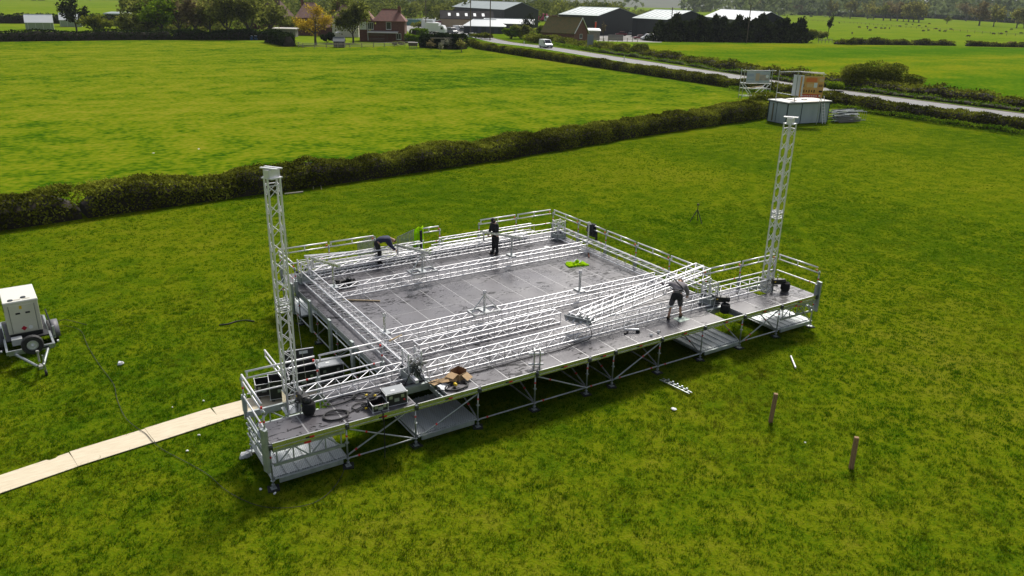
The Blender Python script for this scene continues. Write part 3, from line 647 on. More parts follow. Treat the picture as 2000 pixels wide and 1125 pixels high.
# ------------------------------------------------------------------ corner sleeve blocks
def sleeve(label, x, y, h, extra=False):
    t = thing('corner_block', label, 'truss corner', (x, y, D), 0, 'corner sleeve blocks where the trusses meet')
    w = .21
    for sx in (-w, w):
        for sy in (-w, w): bar('sleeve_tube', (sx, sy, .06), (sx, sy, h), .027, M_ALU, t)
    for (ax, ay), (bx, by) in (((-w, -w), (w, -w)), ((w, -w), (w, w)), ((w, w), (-w, w)), ((-w, w), (-w, -w))):
        bar('lacing_bar', (ax, ay, h*.55), (bx, by, h*.95), .012, M_ALU, t, 5); bar('lacing_bar', (ax, ay, h*.95), (bx, by, h*.95), .012, M_ALU, t, 5); bar('lacing_bar', (bx, by, h*.55), (ax, ay, h*.95), .012, M_ALU, t, 5); bar('lacing_bar', (ax, ay, .5), (bx, by, .5), .014, M_ALU, t, 5); bar('lacing_bar', (ax, ay, .12), (bx, by, .5), .012, M_ALU, t, 5)
    b = MB(); b.box((0, 0, .03), (.6, .6, .03)); b.box((0, -.26, .17), (.5, .02, .24)); b.box((0, .26, .17), (.5, .02, .24)); b.box((-.26, 0, .17), (.02, .5, .24)); b.box((.26, 0, .17), (.02, .5, .24)); b.build('base_box', M_GALVD, t)
    for k in range(4):
        b = MB(); b.lathe([(0, -.02), (.05, -.02), (.05, .02), (0, .02)], n=10, M=Matrix.Rotation(PI/2, 3, 'Y' if k % 2 else 'X')); b.build('guide_wheel', M_DARKST, t, ((-.29, .29, .1, -.1)[k], (.1, -.1, .29, -.29)[k], .42))
    if extra:
        for s in (-.16, .16): b = MB(); b.box((s, -.42, .22), (.10, .5, .10)); b.build('box_tube', M_ALU, t)
    return t
sleeve('square sleeve block with four tube stubs at the front left corner, draped with dark cable', 4.74, 1.42, .95, True)
sleeve('square sleeve block with four tube stubs at the front right corner, beside a black hoist', 17.25, 1.40, .92)
sleeve('square sleeve block with four tube stubs at the back left corner of the trusses', 4.72, 11.2, .90)
sleeve('square sleeve block with four tube stubs at the far back corner by the guard rails', 17.2, 11.2, .92)
# ------------------------------------------------------------------ pole stubs on the cross trusses
def stub(label, x, y, h, kind=''):
    t = thing('roof_prop', label, 'prop', (x, y, TZ+.36), 0, 'roof props standing on the cross trusses')
    z0 = .06
    b = MB(); b.box((0, 0, z0), (.24, .46, .02)); b.box((-.1, 0, z0-.04), (.03, .46, .05)); b.box((.1, 0, z0-.04), (.03, .46, .05)); b.build('foot_plate', M_ALUF, t)
    bar('post', (0, 0, z0), (0, 0, h), .045, M_ALUF, t, 10)
    b = MB(); b.box((-.035, 0, h+.04), (.02, .09, .12)); b.box((.035, 0, h+.04), (.02, .09, .12)); b.build('fork', M_ALU, t)
    if 'f' in kind:
        for s in (-.25, .25): block('foot_frame', (0, s, .05), (1.1, .07, .06), M_ALUF, t)
        for s in (-.52, .52): block('foot_frame', (s, 0, .05), (.06, .44, .05), M_ALUF, t)
        for s in (-1, 1): bar('strut', (s*.5, 0, .08), (s*.04, 0, h*.86), .022, M_ALUF, t)
    if 'b' in kind:
        a_ = math.atan2(h-.30, 2.9); bb = MB(); bb.box((0, .95, 0), (.10, 3.3, .09)); bb.build('purlin', M_ALUF, t, (0, 0, h+.08), (-a_, 0, 0)); bar('post', (0, 2.35, .05), (0, 2.35, h+.04-2.35*math.tan(a_)), .04, M_ALUF, t, 10)
    return t
stub('single pole stub upright on the front cross truss, right of the framed one', 12.95, 3.95, .74)
stub('pole stub with two slanting struts in a foot frame on the front cross truss', 8.76, 3.95, .70, 'f')
stub('strutted prop carrying a beam in the middle of the rear cross truss', 8.74, 8.80, .80, 'fb')
stub('prop carrying a beam beside the hooded worker on the rear cross truss', 12.97, 8.80, .80, 'b')
stub('prop carrying a beam at the left end of the rear cross truss', 5.05, 8.80, .85, 'b')
stub('thin pole stub upright where the front cross truss meets the left side truss', 4.98, 3.95, .62)
stub('pole stub upright on the right side truss in front of the hanging dark jacket', 17.15, 8.85, .85)
# ------------------------------------------------------------------ people
M_SKIN = mat('skin', (.52, .30, .21), .55); M_SKIN2 = mat('skin_tanned', (.45, .24, .16), .55)
M_NAVY = mat('navy_cloth', (.018, .022, .055), .85, c2=(.028, .032, .075), scale=9); M_BLK = mat('black_cloth', (.012, .012, .014), .9, c2=(.022, .022, .024), scale=9)
M_GREYC = mat('grey_cloth', (.17, .155, .17), .85, c2=(.22, .20, .215), scale=10, bump=.4, bscale=14); M_DGREY = mat('dark_grey_cloth', (.075, .068, .075), .9)
M_BOOT = mat('brown_boot', (.16, .085, .04), .7); M_HAIR = mat('dark_hair', (.03, .022, .016), .8); M_SOLE = mat('boot_sole', (.03, .025, .02), .8); M_GREEN = mat('pale_green_sheet', (.40, .52, .44), .5)
def skin(name, chains, m, parent, sub=1, loc=(0, 0, 0)):
    """chains: list of [(pos, radius), ...]; a chain may start with an int-key joint shared by name"""
    idx = {}; vs = []; es = []; rs = []; roots = []
    def vid(p, r):
        k = tuple(round(c, 4) for c in p)
        if k not in idx: idx[k] = len(vs); vs.append(p); rs.append(r)
        return idx[k]
    for c in chains:
        prev = None
        for p, r in c:
            v = vid(p, r)
            if prev is not None and prev != v and (prev, v) not in es and (v, prev) not in es: es.append((prev, v))
            prev = v
    me = bpy.data.meshes.new(name); me.from_pydata(vs, es, []); me.materials.append(m)
    if name in ('jacket', 'trousers', 'long_shorts', 'over_shorts', 'boot'): rs = [tuple(q*1.10 for q in r) if isinstance(r, tuple) else r*1.10 for r in rs]
    o = link(name, me, parent, loc)
    s = o.modifiers.new('skin', 'SKIN'); s.use_smooth_shade = True
    par = list(range(len(vs)))
    def find(a):
        while par[a] != a: a = par[a]
        return a
    for a, b in es: par[find(a)] = find(b)
    seen = set(); sv = me.skin_vertices[0].data
    for i in range(len(vs)):
        r = rs[i]; sv[i].radius = r if isinstance(r, tuple) else (r, r); sv[i].use_root = False
        if find(i) not in seen: seen.add(find(i)); sv[i].use_root = True
    ss = o.modifiers.new('sub', 'SUBSURF'); ss.levels = sub; ss.render_levels = sub
    return o
V3 = lambda *a: Vector(a)
def hand(w, e, curl, side):
    """chains of a hand at wrist w, coming from elbow e; curl bends the fingers"""
    d = (w-e).normalized(); s = d.cross(V3(0, 0, 1)); s = s.normalized() if s.length > .1 else V3(0, 1, 0); n = s.cross(d).normalized(); out = []
    palm = w+d*.085
    for k, L in enumerate((.075, .085, .08, .062)):
        off = s*(-.033+.022*k); a = w+d*.05+off*.8; b = palm+off; c = b+(d*math.cos(curl)-n*math.sin(curl))*L*.55; f = c+(d*math.cos(curl*2)-n*math.sin(curl*2))*L*.45
        out.append([(a, .010), (b, .0105), (c, .0095), (f, .008)])
    a = w+d*.025-s*.028*side; b = a-s*.035*side+d*.03-n*.01; c = b+d*.03-n*.015
    out.append([(a, .012), (b, .011), (c, .009)])
    return out
def person(label, loc, rz, J, top, legs, shoe, skinm, hair, hood=False, shorts=None, sleeves=1.):
    t = thing('person', label, 'person', loc, rz)
    P = {k: Vector(v) for k, v in J.items()}
    body = [[(P['pelvis'], .11), (P['waist'], (.125, .10)), (P['chest'], (.145, .11)), (P['neck'], .055), (P['neck'].lerp(P['head'], .55), .058), (P['head'], (.085, .10)), (P['head']+(P['head']-P['neck']).normalized()*.09, .065)]]
    hands = []
    for s, sg in (('L', 1), ('R', -1)):
        w = P['wr'+s]; e = P['el'+s]
        body.append([(P['chest'], (.145, .11)), (P['sh'+s], .058), (e, .042), (w, .030), (w+(w-e).normalized()*.06, (.042, .02))])
        body.append([(P['pelvis'], .11), (P['hip'+s], .088), (P['kn'+s], .060), (P['an'+s], .040), (P['to'+s], .038)])
        hands += hand(w, e, J.get('curl', .6) if not isinstance(J.get('curl'), Vector) else .6, sg)
    skin('body', body+hands, skinm, t)
    # clothing follows the same joints, a little fuller
    ch = [[(P['pelvis'], (.15, .128)), (P['waist'], (.16, .13)), (P['chest'], (.185, .145)), (P['neck'].lerp(P['chest'], .25), .09)]]
    for s in 'LR': ch.append([(P['chest'], (.185, .145)), (P['sh'+s], .092), (P['el'+s], .072), (P['el'+s].lerp(P['wr'+s], .93*sleeves), .052)])
    skin('jacket', ch, top, t)
    ch = []
    for s in 'LR':
        c = [(P['pelvis'].lerp(P['waist'], .4), (.15, .125)), (P['pelvis'], (.15, .13)), (P['hip'+s], .122), (P['hip'+s].lerp(P['kn'+s], .55), .102), (P['kn'+s], .086)]
        if shorts is None: c += [(P['kn'+s].lerp(P['an'+s], .5), .076), (P['an'+s]+V3(0, 0, .03), .066)]
        else: c[-1] = (P['kn'+s].lerp(P['an'+s], .12), .086)
        ch.append(c)
    skin('trousers' if shorts is None else 'long_shorts', ch, legs, t)
    if shorts is not None:
        ch = [[(P['pelvis'].lerp(P['waist'], .35), (.16, .132)), (P['pelvis'], (.165, .14)), (P['hip'+s], .132), (P['hip'+s].lerp(P['kn'+s], .6), .118)] for s in 'LR']
        skin('over_shorts', ch, shorts, t)
    for s in 'LR':
        a, b = P['an'+s], P['to'+s]; f = (b-a); f.z = 0; f = f.normalized()
        o = skin('boot', [[(a+V3(0, 0, .09), .056), (a+V3(0, 0, .01), .060), (a+f*.07+V3(0, 0, -.015), .055), (b+V3(0, 0, .005), (.052, .04))], [(a+V3(0, 0, .01), .060), (a-f*.06+V3(0, 0, -.02), .05)]], shoe, t)
        m = MB(); q = Matrix.Rotation(math.atan2(f.y, f.x), 3, 'Z'); m.box(a.lerp(b, .42)+V3(0, 0, -.062), (.30, .10, .022), M=q); m.build('boot_sole', M_SOLE, t)
    up = (P['head']-P['neck']).normalized(); face = Vector(J['face']).normalized(); right = face.cross(up).normalized(); face = up.cross(right).normalized()
    Mx = Matrix((right, face, up)).transposed()
    # face: nose, eyes, ears, mouth
    m = MB(); m.lathe([(.0, -.02), (.018, -.015), (.012, .015), (.0, .03)], P['head']+face*.098+up*-.005, 6, Mx); m.build('nose', skinm, t, smooth=True)
    for s in (-1, 1):
        m = MB(); m.lathe([(0, -.006), (.011, 0), (0, .006)], P['head']+face*.088+right*(.033*s)+up*.025, 6, Mx); m.build('eye', M_HAIR, t)
        m = MB(); m.lathe([(0, -.03), (.018, -.01), (.02, .02), (0, .035)], P['head']+right*(.088*s)-face*.01, 6, Mx); m.build('ear', skinm, t, smooth=True)
    m = MB(); m.box(P['head']+face*.088-up*.045, (.045, .01, .008), M=Mx); m.build('mouth', mat('lips', (.35, .12, .10), .6), t)
    if hood: skin('hood', [[(P['neck'].lerp(P['chest'], .2)-face*.03, .10), (P['head']-face*.025-up*.03, (.115, .12)), (P['head']-face*.02+up*.05, (.105, .11)), (P['head']+up*.11-face*.015, .06)]], top, t)
    else: skin('hair', [[(P['head']-face*.035-up*.02, (.088, .075)), (P['head']-face*.015+up*.045, (.095, .098)), (P['head']+up*.09-face*.005, .07)]], hair, t)
    return t
# 1: bending over the trusses, facing along the stage to the right
person('man in navy top and black trousers bent over the back trusses, head hanging down', (8.22, 11.92, D), R(-8), dict(
    pelvis=(-.10, 0, .94), waist=(.03, 0, 1.05), chest=(.30, 0, 1.10), neck=(.52, 0, 1.06), head=(.66, -.02, .95), face=(.25, -.15, -.9),
    shL=(.40, .19, 1.06), elL=(.46, .26, .78), wrL=(.62, .16, .56), shR=(.40, -.19, 1.06), elR=(.48, -.25, .78), wrR=(.70, -.12, .55),
    hipL=(-.10, .10, .88), knL=(.06, .14, .48), anL=(-.02, .15, .09), toL=(.16, .17, .05), hipR=(-.10, -.10, .88), knR=(.0, -.13, .46), anR=(-.08, -.14, .09), toR=(.10, -.17, .05)), M_NAVY, M_BLK, M_BLK, M_SKIN, M_HAIR)
# 2: standing, hooded, looking down
person('worker in black hooded jacket standing on the back deck, looking down at the beam', (13.28, 10.62, D), R(186), dict(
    pelvis=(0, 0, .93), waist=(.01, 0, 1.08), chest=(.05, 0, 1.32), neck=(.11, 0, 1.48), head=(.18, 0, 1.58), face=(.7, 0, -.7),
    shL=(.06, .19, 1.38), elL=(.10, .25, 1.10), wrL=(.28, .12, .96), shR=(.06, -.19, 1.38), elR=(.10, -.25, 1.10), wrR=(.28, -.12, .95),
    hipL=(0, .10, .88), knL=(.03, .11, .48), anL=(-.02, .11, .09), toL=(.15, .13, .05), hipR=(0, -.10, .88), knR=(.03, -.11, .48), anR=(.02, -.13, .09), toR=(.19, -.16, .05)), M_BLK, M_BLK, M_BLK, M_SKIN, M_HAIR, hood=True)
# 3: leaning over the slanting truss, back to the camera
p3 = person('man in grey jacket and black shorts leaning over the slanted truss, back turned', (15.10, .98, D), R(44), dict(
    pelvis=(.02, 0, .90), waist=(.14, -.02, 1.02), chest=(.40, -.03, 1.13), neck=(.60, -.05, 1.16), head=(.72, -.07, 1.17), face=(.9, 0, -.6),
    shL=(.45, .20, 1.15), elL=(.58, .44, 1.02), wrL=(.74, .62, 1.02), shR=(.43, -.24, 1.12), elR=(.46, -.38, .85), wrR=(.62, -.36, .68),
    hipL=(.02, .11, .85), knL=(.08, .18, .47), anL=(-.20, .22, .09), toL=(-.02, .25, .05), hipR=(.02, -.11, .85), knR=(.16, -.15, .46), anR=(.12, -.19, .09), toR=(.29, -.23, .05)), M_GREYC, M_DGREY, M_BOOT, M_SKIN2, M_HAIR, shorts=M_BLK)
m = MB(); m.tube([(.16, .20, 1.03), (.04, .14, 1.09), (.0, 0, 1.10), (.04, -.14, 1.08), (.16, -.21, 1.0)], .022, 6); m.build('belt', M_BLACK, p3)
m = MB(); m.tube([(.42, .14, 1.34), (.26, .02, 1.26), (.18, -.10, 1.19), (.16, -.20, 1.08)], .024, 6); m.build('shoulder_strap', M_BLK, p3)
m = MB(); m.box((-.03, .03, 1.04), (.05, .16, .10)); m.build('back_pouch', M_GREYC, p3, bevel=.01)
sheet('floor_film', [(14.95, .55), (15.5, .60), (15.45, 1.0), (15.0, .98)], D+.004, M_GREEN, kind='thing'); o = bpy.data.objects['floor_film']; del o['kind']; tag(o, 'pale green plastic sheet on the deck under the leaning man', 'sheet')
# ------------------------------------------------------------------ things on and around the stage
def cable(label, pts, r=.014, m=None, cat='cable', n=5, smooth=6, name='cable', group=None):
    P = [Vector(p) for p in pts]; Q = []
    for i in range(len(P)-1):
        p0, p1, p2, p3 = (P[max(0, min(len(P)-1, j))] for j in (i-1, i, i+1, i+2))
        for s in range(smooth):
            t = s/smooth; Q.append(.5*((2*p1)+(p2-p0)*t+(2*p0-5*p1+4*p2-p3)*t*t+(3*p1-p0-3*p2+p3)*t**3))
    Q.append(P[-1]); b = MB(); b.tube(Q, r, n); o = b.build(name, m or M_RUB, smooth=True); return tag(o, label, cat, group)
def loops(cx, cy, z, rx, ry, n, jit=.05, seed=0, lead=None, rot=0.):
    rng = random.Random(seed); pts = []
    if lead: pts.append(lead)
    for k in range(n*8+1):
        t = 2*PI*k/8; j = 1+rng.uniform(-jit, jit); x, y = rx*j*math.cos(t), ry*j*math.sin(t)
        pts.append((cx+x*math.cos(rot)-y*math.sin(rot), cy+x*math.sin(rot)+y*math.cos(rot), z+.016+.006*(k/8)+rng.uniform(0, .012)))
    return pts
G_C = 'black cables lying on the stage'
cable('round coil of black cable on the left wing, leading to the hoist', loops(1.95, .42, D, .34, .26, 4, .06, 1, lead=(1.25, .75, D+.02)), .017, group=G_C)
cable('small black cable loop on the left wing next to the red plug', [(2.25, .35, D+.02), (2.5, .45, D+.02)]+loops(2.72, .55, D, .24, .20, 2, .05, 2)+[(3.05, .35, D+.02), (3.15, .25, D+.03), (3.12, -.02, D+.02), (3.12, -.125, D-.02), (3.12, -.13, D-.5), (3.12, -.13, 0.45), (3.10, -.14, .02)], .014, group=G_C)
cable('loose figure of black cable lying under the left wing truss', loops(2.35, 1.15, D, .48, .17, 3, .12, 3, rot=.1)+loops(3.0, 1.08, D, .28, .20, 2, .1, 4)+[(3.6, 1.1, D+.02), (4.2, 1.0, D+.03), (4.5, 1.1, D+.3), (4.75, 1.2, D+.5)], .015, group=G_C)
cable('coil of black cable with yellow plug on the deck beside the cardboard', loops(5.62, .24, D, .36, .22, 4, .05, 5), .018, group=G_C)
cable('long black cable running along the foot of the front truss', [(4.8, .95, D+.5), (4.95, .8, D+.1), (5.6, .86, D+.02), (7, .78, D+.02), (8.3, .84, D+.02), (9.7, .80, D+.02), (10.5, .92, D+.02), (11.2, .95, D+.10), (11.3, 1.2, D+.52), (11.9, 1.5, D+.5), (14, 1.6, D+.49), (16.8, 1.5, D+.5)], .014, group=G_C)
cable('thin pale cable hanging from the right hoist to the worker\'s feet', [(17.15, 1.05, D+.75), (17.1, .95, D+.35), (16.75, .75, D+.03), (16.1, .62, D+.02), (15.7, .72, D+.02), (15.4, .7, D+.02)], .009, mat('pale_cable', (.55, .55, .52), .6))
b = MB(); b.lathe([(0, -.06), (.045, -.055), (.05, .02), (.035, .06), (0, .065)], n=8, M=Matrix.Rotation(PI/2, 3, 'X')); tag(b.build('cable_plug', M_YEL, None, (5.6, .28, D+.08), smooth=True), 'yellow plug lying on the cable coil by the cardboard', 'plug')
b = MB(); b.lathe([(0, -.07), (.05, -.065), (.06, .0), (.045, .07), (0, .075)], n=10, M=Matrix.Rotation(1.2, 3, 'Y')); b.lathe([(.03, .07), (.03, .14), (0, .14)], n=8, M=Matrix.Rotation(1.2, 3, 'Y')); tag(b.build('cable_plug', M_RED, None, (3.14, .18, D+.075), smooth=True), 'red socket plug lying on the left wing deck', 'plug')
# heap of cables on the rear deck
hp = thing('cable_heap', 'untidy black heap of cables on the deck left of the rear cross truss', 'cable heap', (5.9, 9.95, D))
for k in range(5):
    b = MB(); b.tube(loops(random.uniform(-.08, .08), random.uniform(-.06, .06), .03+.03*k, .46-.03*k, .27-.02*k, 2, .25, 20+k), .04, 5); b.build('coil', M_RUB, hp, smooth=True)
for k in range(7):
    b = MB(); b.lathe([(0, -.05), (.05, -.04), (.05, .04), (0, .05)], n=8); b.build('connector', M_BLACK, hp, (random.uniform(-.36, .36), random.uniform(-.12, .2), .24), (random.uniform(0, 2), random.uniform(0, 2), 0))
# flight cases
M_LAM = mat('case_laminate', (.022, .023, .024), .45); M_CTOP = mat('case_lid_grey', (.30, .32, .34), .5); M_LIN = mat('case_foam', (.05, .05, .05), .95)
def flight_case(label, loc, rz, w, d, h, lid=True, top=None, wheels=True, group='black flight cases'):
    t = thing('flight_case', label, 'flight case', loc, rz, group); z0 = .13 if wheels else .015
    tk = .012
    b = MB(); b.box((0, 0, z0+tk/2), (w, d, tk))
    for s in (-1, 1): b.box((s*(w/2-tk/2), 0, z0+h/2), (tk, d-.002, h-.002)); b.box((0, s*(d/2-tk/2), z0+h/2), (w-.026, tk, h-.004))
    b.build('case_shell', M_LAM, t)
    e = .016
    for sx in (-1, 1):
        for sy in (-1, 1): block('edge_strip', (sx*w/2, sy*d/2, z0+h/2), (e, e, h), M_ALU, t)
    for z in (z0, z0+h):
        for s in (-1, 1): block('edge_strip', (0, s*d/2, z), (w, e, e), M_ALU, t); block('edge_strip', (s*w/2, 0, z), (e, d, e), M_ALU, t)
    for sx in (-1, 1):
        for sy in (-1, 1): block('ball_corner', (sx*w/2, sy*d/2, z0+h), (.04, .04, .04), M_ALU, t); block('ball_corner', (sx*w/2, sy*d/2, z0), (.04, .04, .04), M_ALU, t)
    for s in (-.28, .28): block('latch', (s*w, -d/2-.006, z0+h*.72), (.09, .01, .09), M_GALV, t)
    block('handle', (0, -d/2-.006, z0+h*.45), (.14, .012, .10), M_GALVD, t)
    if lid: block('lid', (0, 0, z0+h+.012), (w-.02, d-.02, .02), top or M_LAM, t); block('paper_label', (-.08*w, -.1*d, z0+h+.0245), (.12, .08, .003), M_WHT, t)
    if wheels:
        for sx in (-.36, .36):
            for sy in (-.34, .34):
                b = MB(); b.lathe([(0, -.02), (.05, -.02), (.05, .02), (0, .02)], n=10, M=Matrix.Rotation(PI/2, 3, 'X')); b.box((0, 0, .06), (.07, .06, .06)); b.build('castor', M_DARKST, t, (sx*w, sy*d, .05))
    return t
fc = flight_case('small closed flight case with grey lid and white label on the left wing', (3.66, .36, D), R(-4), .62, .46, .36, True, M_CTOP, False)
b = MB(); b.lathe([(0, 0), (.03, 0), (.025, .02), (0, .03)], n=8, M=Matrix.Rotation(PI/2, 3, 'X')); b.build('red_knob', M_RED, fc, (.22, -.235, .15))
flight_case('open low case tray full of coiled cables beside the grey lidded case', (3.12, .26, D), R(-4), .44, .46, .20, False, None, False)
for k, (lx, ly) in enumerate(((2.95, .62), (3.08, .58), (3.22, .62), (3.02, .42), (2.86, .45))):
    cable(('black cable spilling over the back of the open case', 'black cable bundle behind the open case, middle one', 'black cable bundle between the open case and the lidded case', 'black cable curled inside the open case', 'black cable trailing left of the open case')[k], loops(lx, ly, D+.05+.16*(k in (0, 1, 2, 3)), .13, .09, 3, .25, 40+k), .014, group='cables around the open case')
for (x, y) in ((2.93, .6), (3.13, .45), (2.80, .33)):
    b = MB(); b.lathe([(0, -.04), (.03, -.035), (.03, .03), (0, .04)], n=8, M=Matrix.Rotation(PI/2, 3, 'Y')); tag(b.build('cable_plug', M_YEL, None, (x, y, D+.30 if x > 2.85 else D+.05), smooth=True), {2.93: 'yellow plug on the cables heaped behind the open case', 3.13: 'yellow plug inside the open case', 2.80: 'yellow plug left of the open case on the deck'}[x], 'plug', 'yellow cable plugs')
flight_case('tall open flight case standing on the walkway end behind the left mast', (1.62, 4.75, .03), R(-12), .62, .55, .62, False)
c2 = flight_case('large open black flight case with its lid flap raised behind the left wing', (2.45, 5.0, .03), R(-8), .95, .62, .62, False)
block('lid', (0, .33, 1.02), (.95, .02, .55), M_LAM, c2, rot=(-.12, 0, 0)); block('paper_label', (.15, .315, 1.17), (.28, .004, .10), M_WHT, c2, rot=(-.12, 0, 0)); block('edge_strip', (0, .30, 1.29), (.97, .025, .025), M_ALU, c2)
flight_case('closed black flight case with grey lid nearest the stage side', (3.40, 5.05, .03), R(-6), .80, .62, .60, True, M_CTOP)
c4 = flight_case('dark case tray with its lining showing, tilted against the open case', (1.22, 5.15, .03), R(-10), .5, .5, .42, False)
# chain hoists
def hoist(label, x, y, z, rz, bag=(.28, 0, -.02)):
    t = thing('chain_hoist', label, 'chain hoist', (x, y, z), rz, 'black chain hoists at the masts')
    b = MB(); b.box((0, 0, .42), (.42, .22, .22)); b.build('motor_body', M_BLACK, t, bevel=.03)
    b = MB(); b.lathe([(0, -.10), (.10, -.09), (.11, .05), (.08, .09), (0, .10)], n=14, M=Matrix.Rotation(PI/2, 3, 'Y')); b.build('motor_cap', M_BLACK, t, (.26, 0, .42), smooth=True)
    b = MB(); b.lathe([(0, .0), (.15, .01), (.185, .10), (.18, .30), (.15, .36), (.13, .34), (0, .30)], n=16); o = b.build('chain_bag', mat('black_canvas', (.010, .010, .011), .95), t, bag, smooth=True)
    b = MB(); b.cyl((0, 0, .53), (0, 0, .62), .02, 8); b.tube([(0, 0, .62), (.04, 0, .66), (.03, 0, .72), (-.02, 0, .72), (-.03, 0, .68)], .013, 6); b.build('hook', M_GALV, t)
    b = MB(); b.tube(loops(-.1, -.12, .25, .10, .05, 3, .2, 9), .012, 5); b.build('control_cable', M_RUB, t)
    b = MB(); b.box((-.13, -.115, .44), (.06, .006, .04)); b.build('yellow_label', M_YEL, t)
    for s in (-.2, .2): bar('leg', (s, -.08, .0), (s, -.02, .34), .016, M_DARKST, t)
    return t
hoist('black chain hoist with round canvas bag at the foot of the left mast', 1.30, 1.16, D, R(-80), (.26, .02, .02))
hoist('black chain hoist with round canvas bag at the foot of the right mast', 20.66, 1.02, D, R(-25), (.36, -.04, .02))
hoist('black chain hoist hanging at the front right corner block over the open gap', 17.42, .98, D-.12, R(-40), (.18, -.22, -.05))
b = MB()
for k in range(6): b.tube([(random.uniform(-.22, .22), -.30, random.uniform(.05, .3)), (random.uniform(-.25, .25), -.28, .55), (random.uniform(-.25, .25), -.1, .62), (random.uniform(-.3, .3), .05, .60)], .02, 5)
for k in range(5): b.tube(loops(random.uniform(-.2, .2), -.22, .52, .16, .07, 1, .2, 60+k), .02, 5)
tag(b.build('cable_bundle', mat('dark_bundle', (.045, .05, .04), .8), None, (4.78, 1.40, D), smooth=True), 'dark bundle of cables draped over the front left corner block', 'cable')
# cardboard
M_CARD = mat('cardboard', (.48, .33, .18), .85, c2=(.40, .26, .13), scale=5); M_CARDD = mat('cardboard_dark', (.20, .10, .045), .85)
cb = thing('cardboard_box', 'open brown cardboard box with torn flaps on the front deck', 'box', (5.95, .72, D), R(20))
b = MB(); b.box((0, .17, .15), (.36, .01, .3)); b.box((.17, 0, .15), (.01, .32, .3)); b.box((0, 0, .006), (.36, .34, .01)); b.build('box_wall', M_CARDD, cb)
b = MB(); b.box((-.17, 0, .12), (.01, .32, .22)); b.box((0, -.17, .11), (.34, .01, .2)); b.build('box_wall', M_CARD, cb)
block('box_flap', (-.30, .02, .20), (.26, .30, .008), M_CARD, cb, rot=(0, -.25, .1)); block('box_flap', (.05, -.30, .14), (.3, .24, .008), M_CARD, cb, rot=(.5, 0, .15))
b = MB(); rr = random.Random(4)
vs = [(.34*math.cos(2*PI*k/11)*rr.uniform(.6, 1.1), .28*math.sin(2*PI*k/11)*rr.uniform(.6, 1.1), rr.uniform(.01, .12)) for k in range(11)]
b.add(vs+[(x*.9, y*.9, z-.012) for x, y, z in vs]+[(0, 0, .15), (0, 0, .138)], [(k, (k+1) % 11, 22) for k in range(11)]+[(11+(k+1) % 11, 11+k, 23) for k in range(11)]+[(k, 11+k, 11+(k+1) % 11, (k+1) % 11) for k in range(11)])
tag(b.build('cardboard_scrap', M_CARD, None, (5.62, .68, D+.015)), 'crumpled torn cardboard leaning against the open box', 'cardboard', 'cardboard scraps on the front deck')
b = MB(); b.box((0, 0, .02), (.36, .26, .012)); b.box((.12, .05, .035), (.2, .15, .01), rz=.3); tag(b.build('cardboard_scrap', M_CARD, None, (5.2, .80, D), (.03, .05, .3)), 'flat piece of pale cardboard on the panel edge beside the gap', 'cardboard', 'cardboard scraps on the front deck')
b = MB(); b.box((0, 0, .012), (.30, .24, .006)); b.box((-.08, -.12, .03), (.22, .16, .006), rz=.5); tag(b.build('plastic_sheet', mat('white_plastic', (.78, .80, .82), .35), None, (5.32, .50, D), (.05, -.06, .2)), 'crumpled white plastic sheet next to the cable coil', 'plastic')
# steel end plates
def end_plate(label, loc, rot, group=None):
    t = thing('plate_bracket', label, 'steel bracket', loc, 0, group); t.rotation_euler = rot
    for s in (-.09, .09): block('plate', (s, 0, .32), (.02, .26, .62), M_GALV, t)
    for z in (.14, .50):
        b = MB(); b.cyl((-.26, -.05, z), (.2, -.05, z), .035, 10); b.lathe([(.05, -.01), (.05, .01)], (-.26, -.05, z), 8, Matrix.Rotation(PI/2, 3, 'Y')); b.build('spigot', M_ALU, t)
    block('yellow_tag', (.102, -.05, .40), (.004, .08, .06), M_YEL, t)
    return t
end_plate('galvanised twin plate bracket with spigots standing upright at the front edge', (8.42, .14, D), (0, 0, -.5), 'steel twin plate brackets')
tp = thing('truss_bracket', 'galvanised end frame lying across the left end of the slanting trusses', 'steel bracket', (11.2, 1.62, TZ+.40), R(-62))
block('plate', (0, -.16, .05), (1.0, .03, .26), M_GALV, tp, rot=(.5, 0, 0)); block('plate', (0, .10, .02), (1.0, .03, .22), M_GALV, tp, rot=(.5, 0, 0))
for x in (-.38, -.12, .16, .40):
    b = MB(); b.cyl((x, -.30, .0), (x, .16, .12), .04, 10); b.build('spigot', M_ALU, tp)
# T piece, cups, sticks, papers
tt = thing('tee_bracket', 'short aluminium tee piece lying alone on the front deck', 'bracket', (12.82, .78, D), R(-32)); bar('tube', (-.22, 0, .10), (.28, 0, .10), .04, M_ALU, tt, 10); block('foot', (.24, -.03, .05), (.14, .05, .09), M_BLACK, tt); block('foot', (-.18, -.12, .03), (.22, .06, .05), M_BLACK, tt, .9)
for x, y, lab in ((13.20, .22, 'white paper cup lying at the front edge, left of the two'), (13.62, .24, 'white paper cup standing at the front edge, right of the two')):
    b = MB(); b.lathe([(0, 0), (.032, 0), (.042, .10), (.036, .10), (.028, .01), (0, .01)], n=12); tag(b.build('paper_cup', M_WHT, None, (x, y, D), (0, 0, 0) if x > 13.4 else (1.45, 0, .5), smooth=True), lab, 'cup', 'white paper cups')
    if x < 13.4: bpy.data.objects['paper_cup'].location.z = D+.04
b = MB(); b.cyl((0, 0, 0), (.11, -.35, 0), .028, 8, r2=.028); b.lathe([(0, .0), (.05, 0), (.05, .03), (0, .03)], (0, 0, -.015), 8)
sk = bar('timber_stick', (5.25, 8.52, D+.03), (6.42, 7.72, D+.03), .028, M_WOOD, None, 6); tag(sk, 'pale timber stick lying on the deck before the rear cross truss', 'stick')
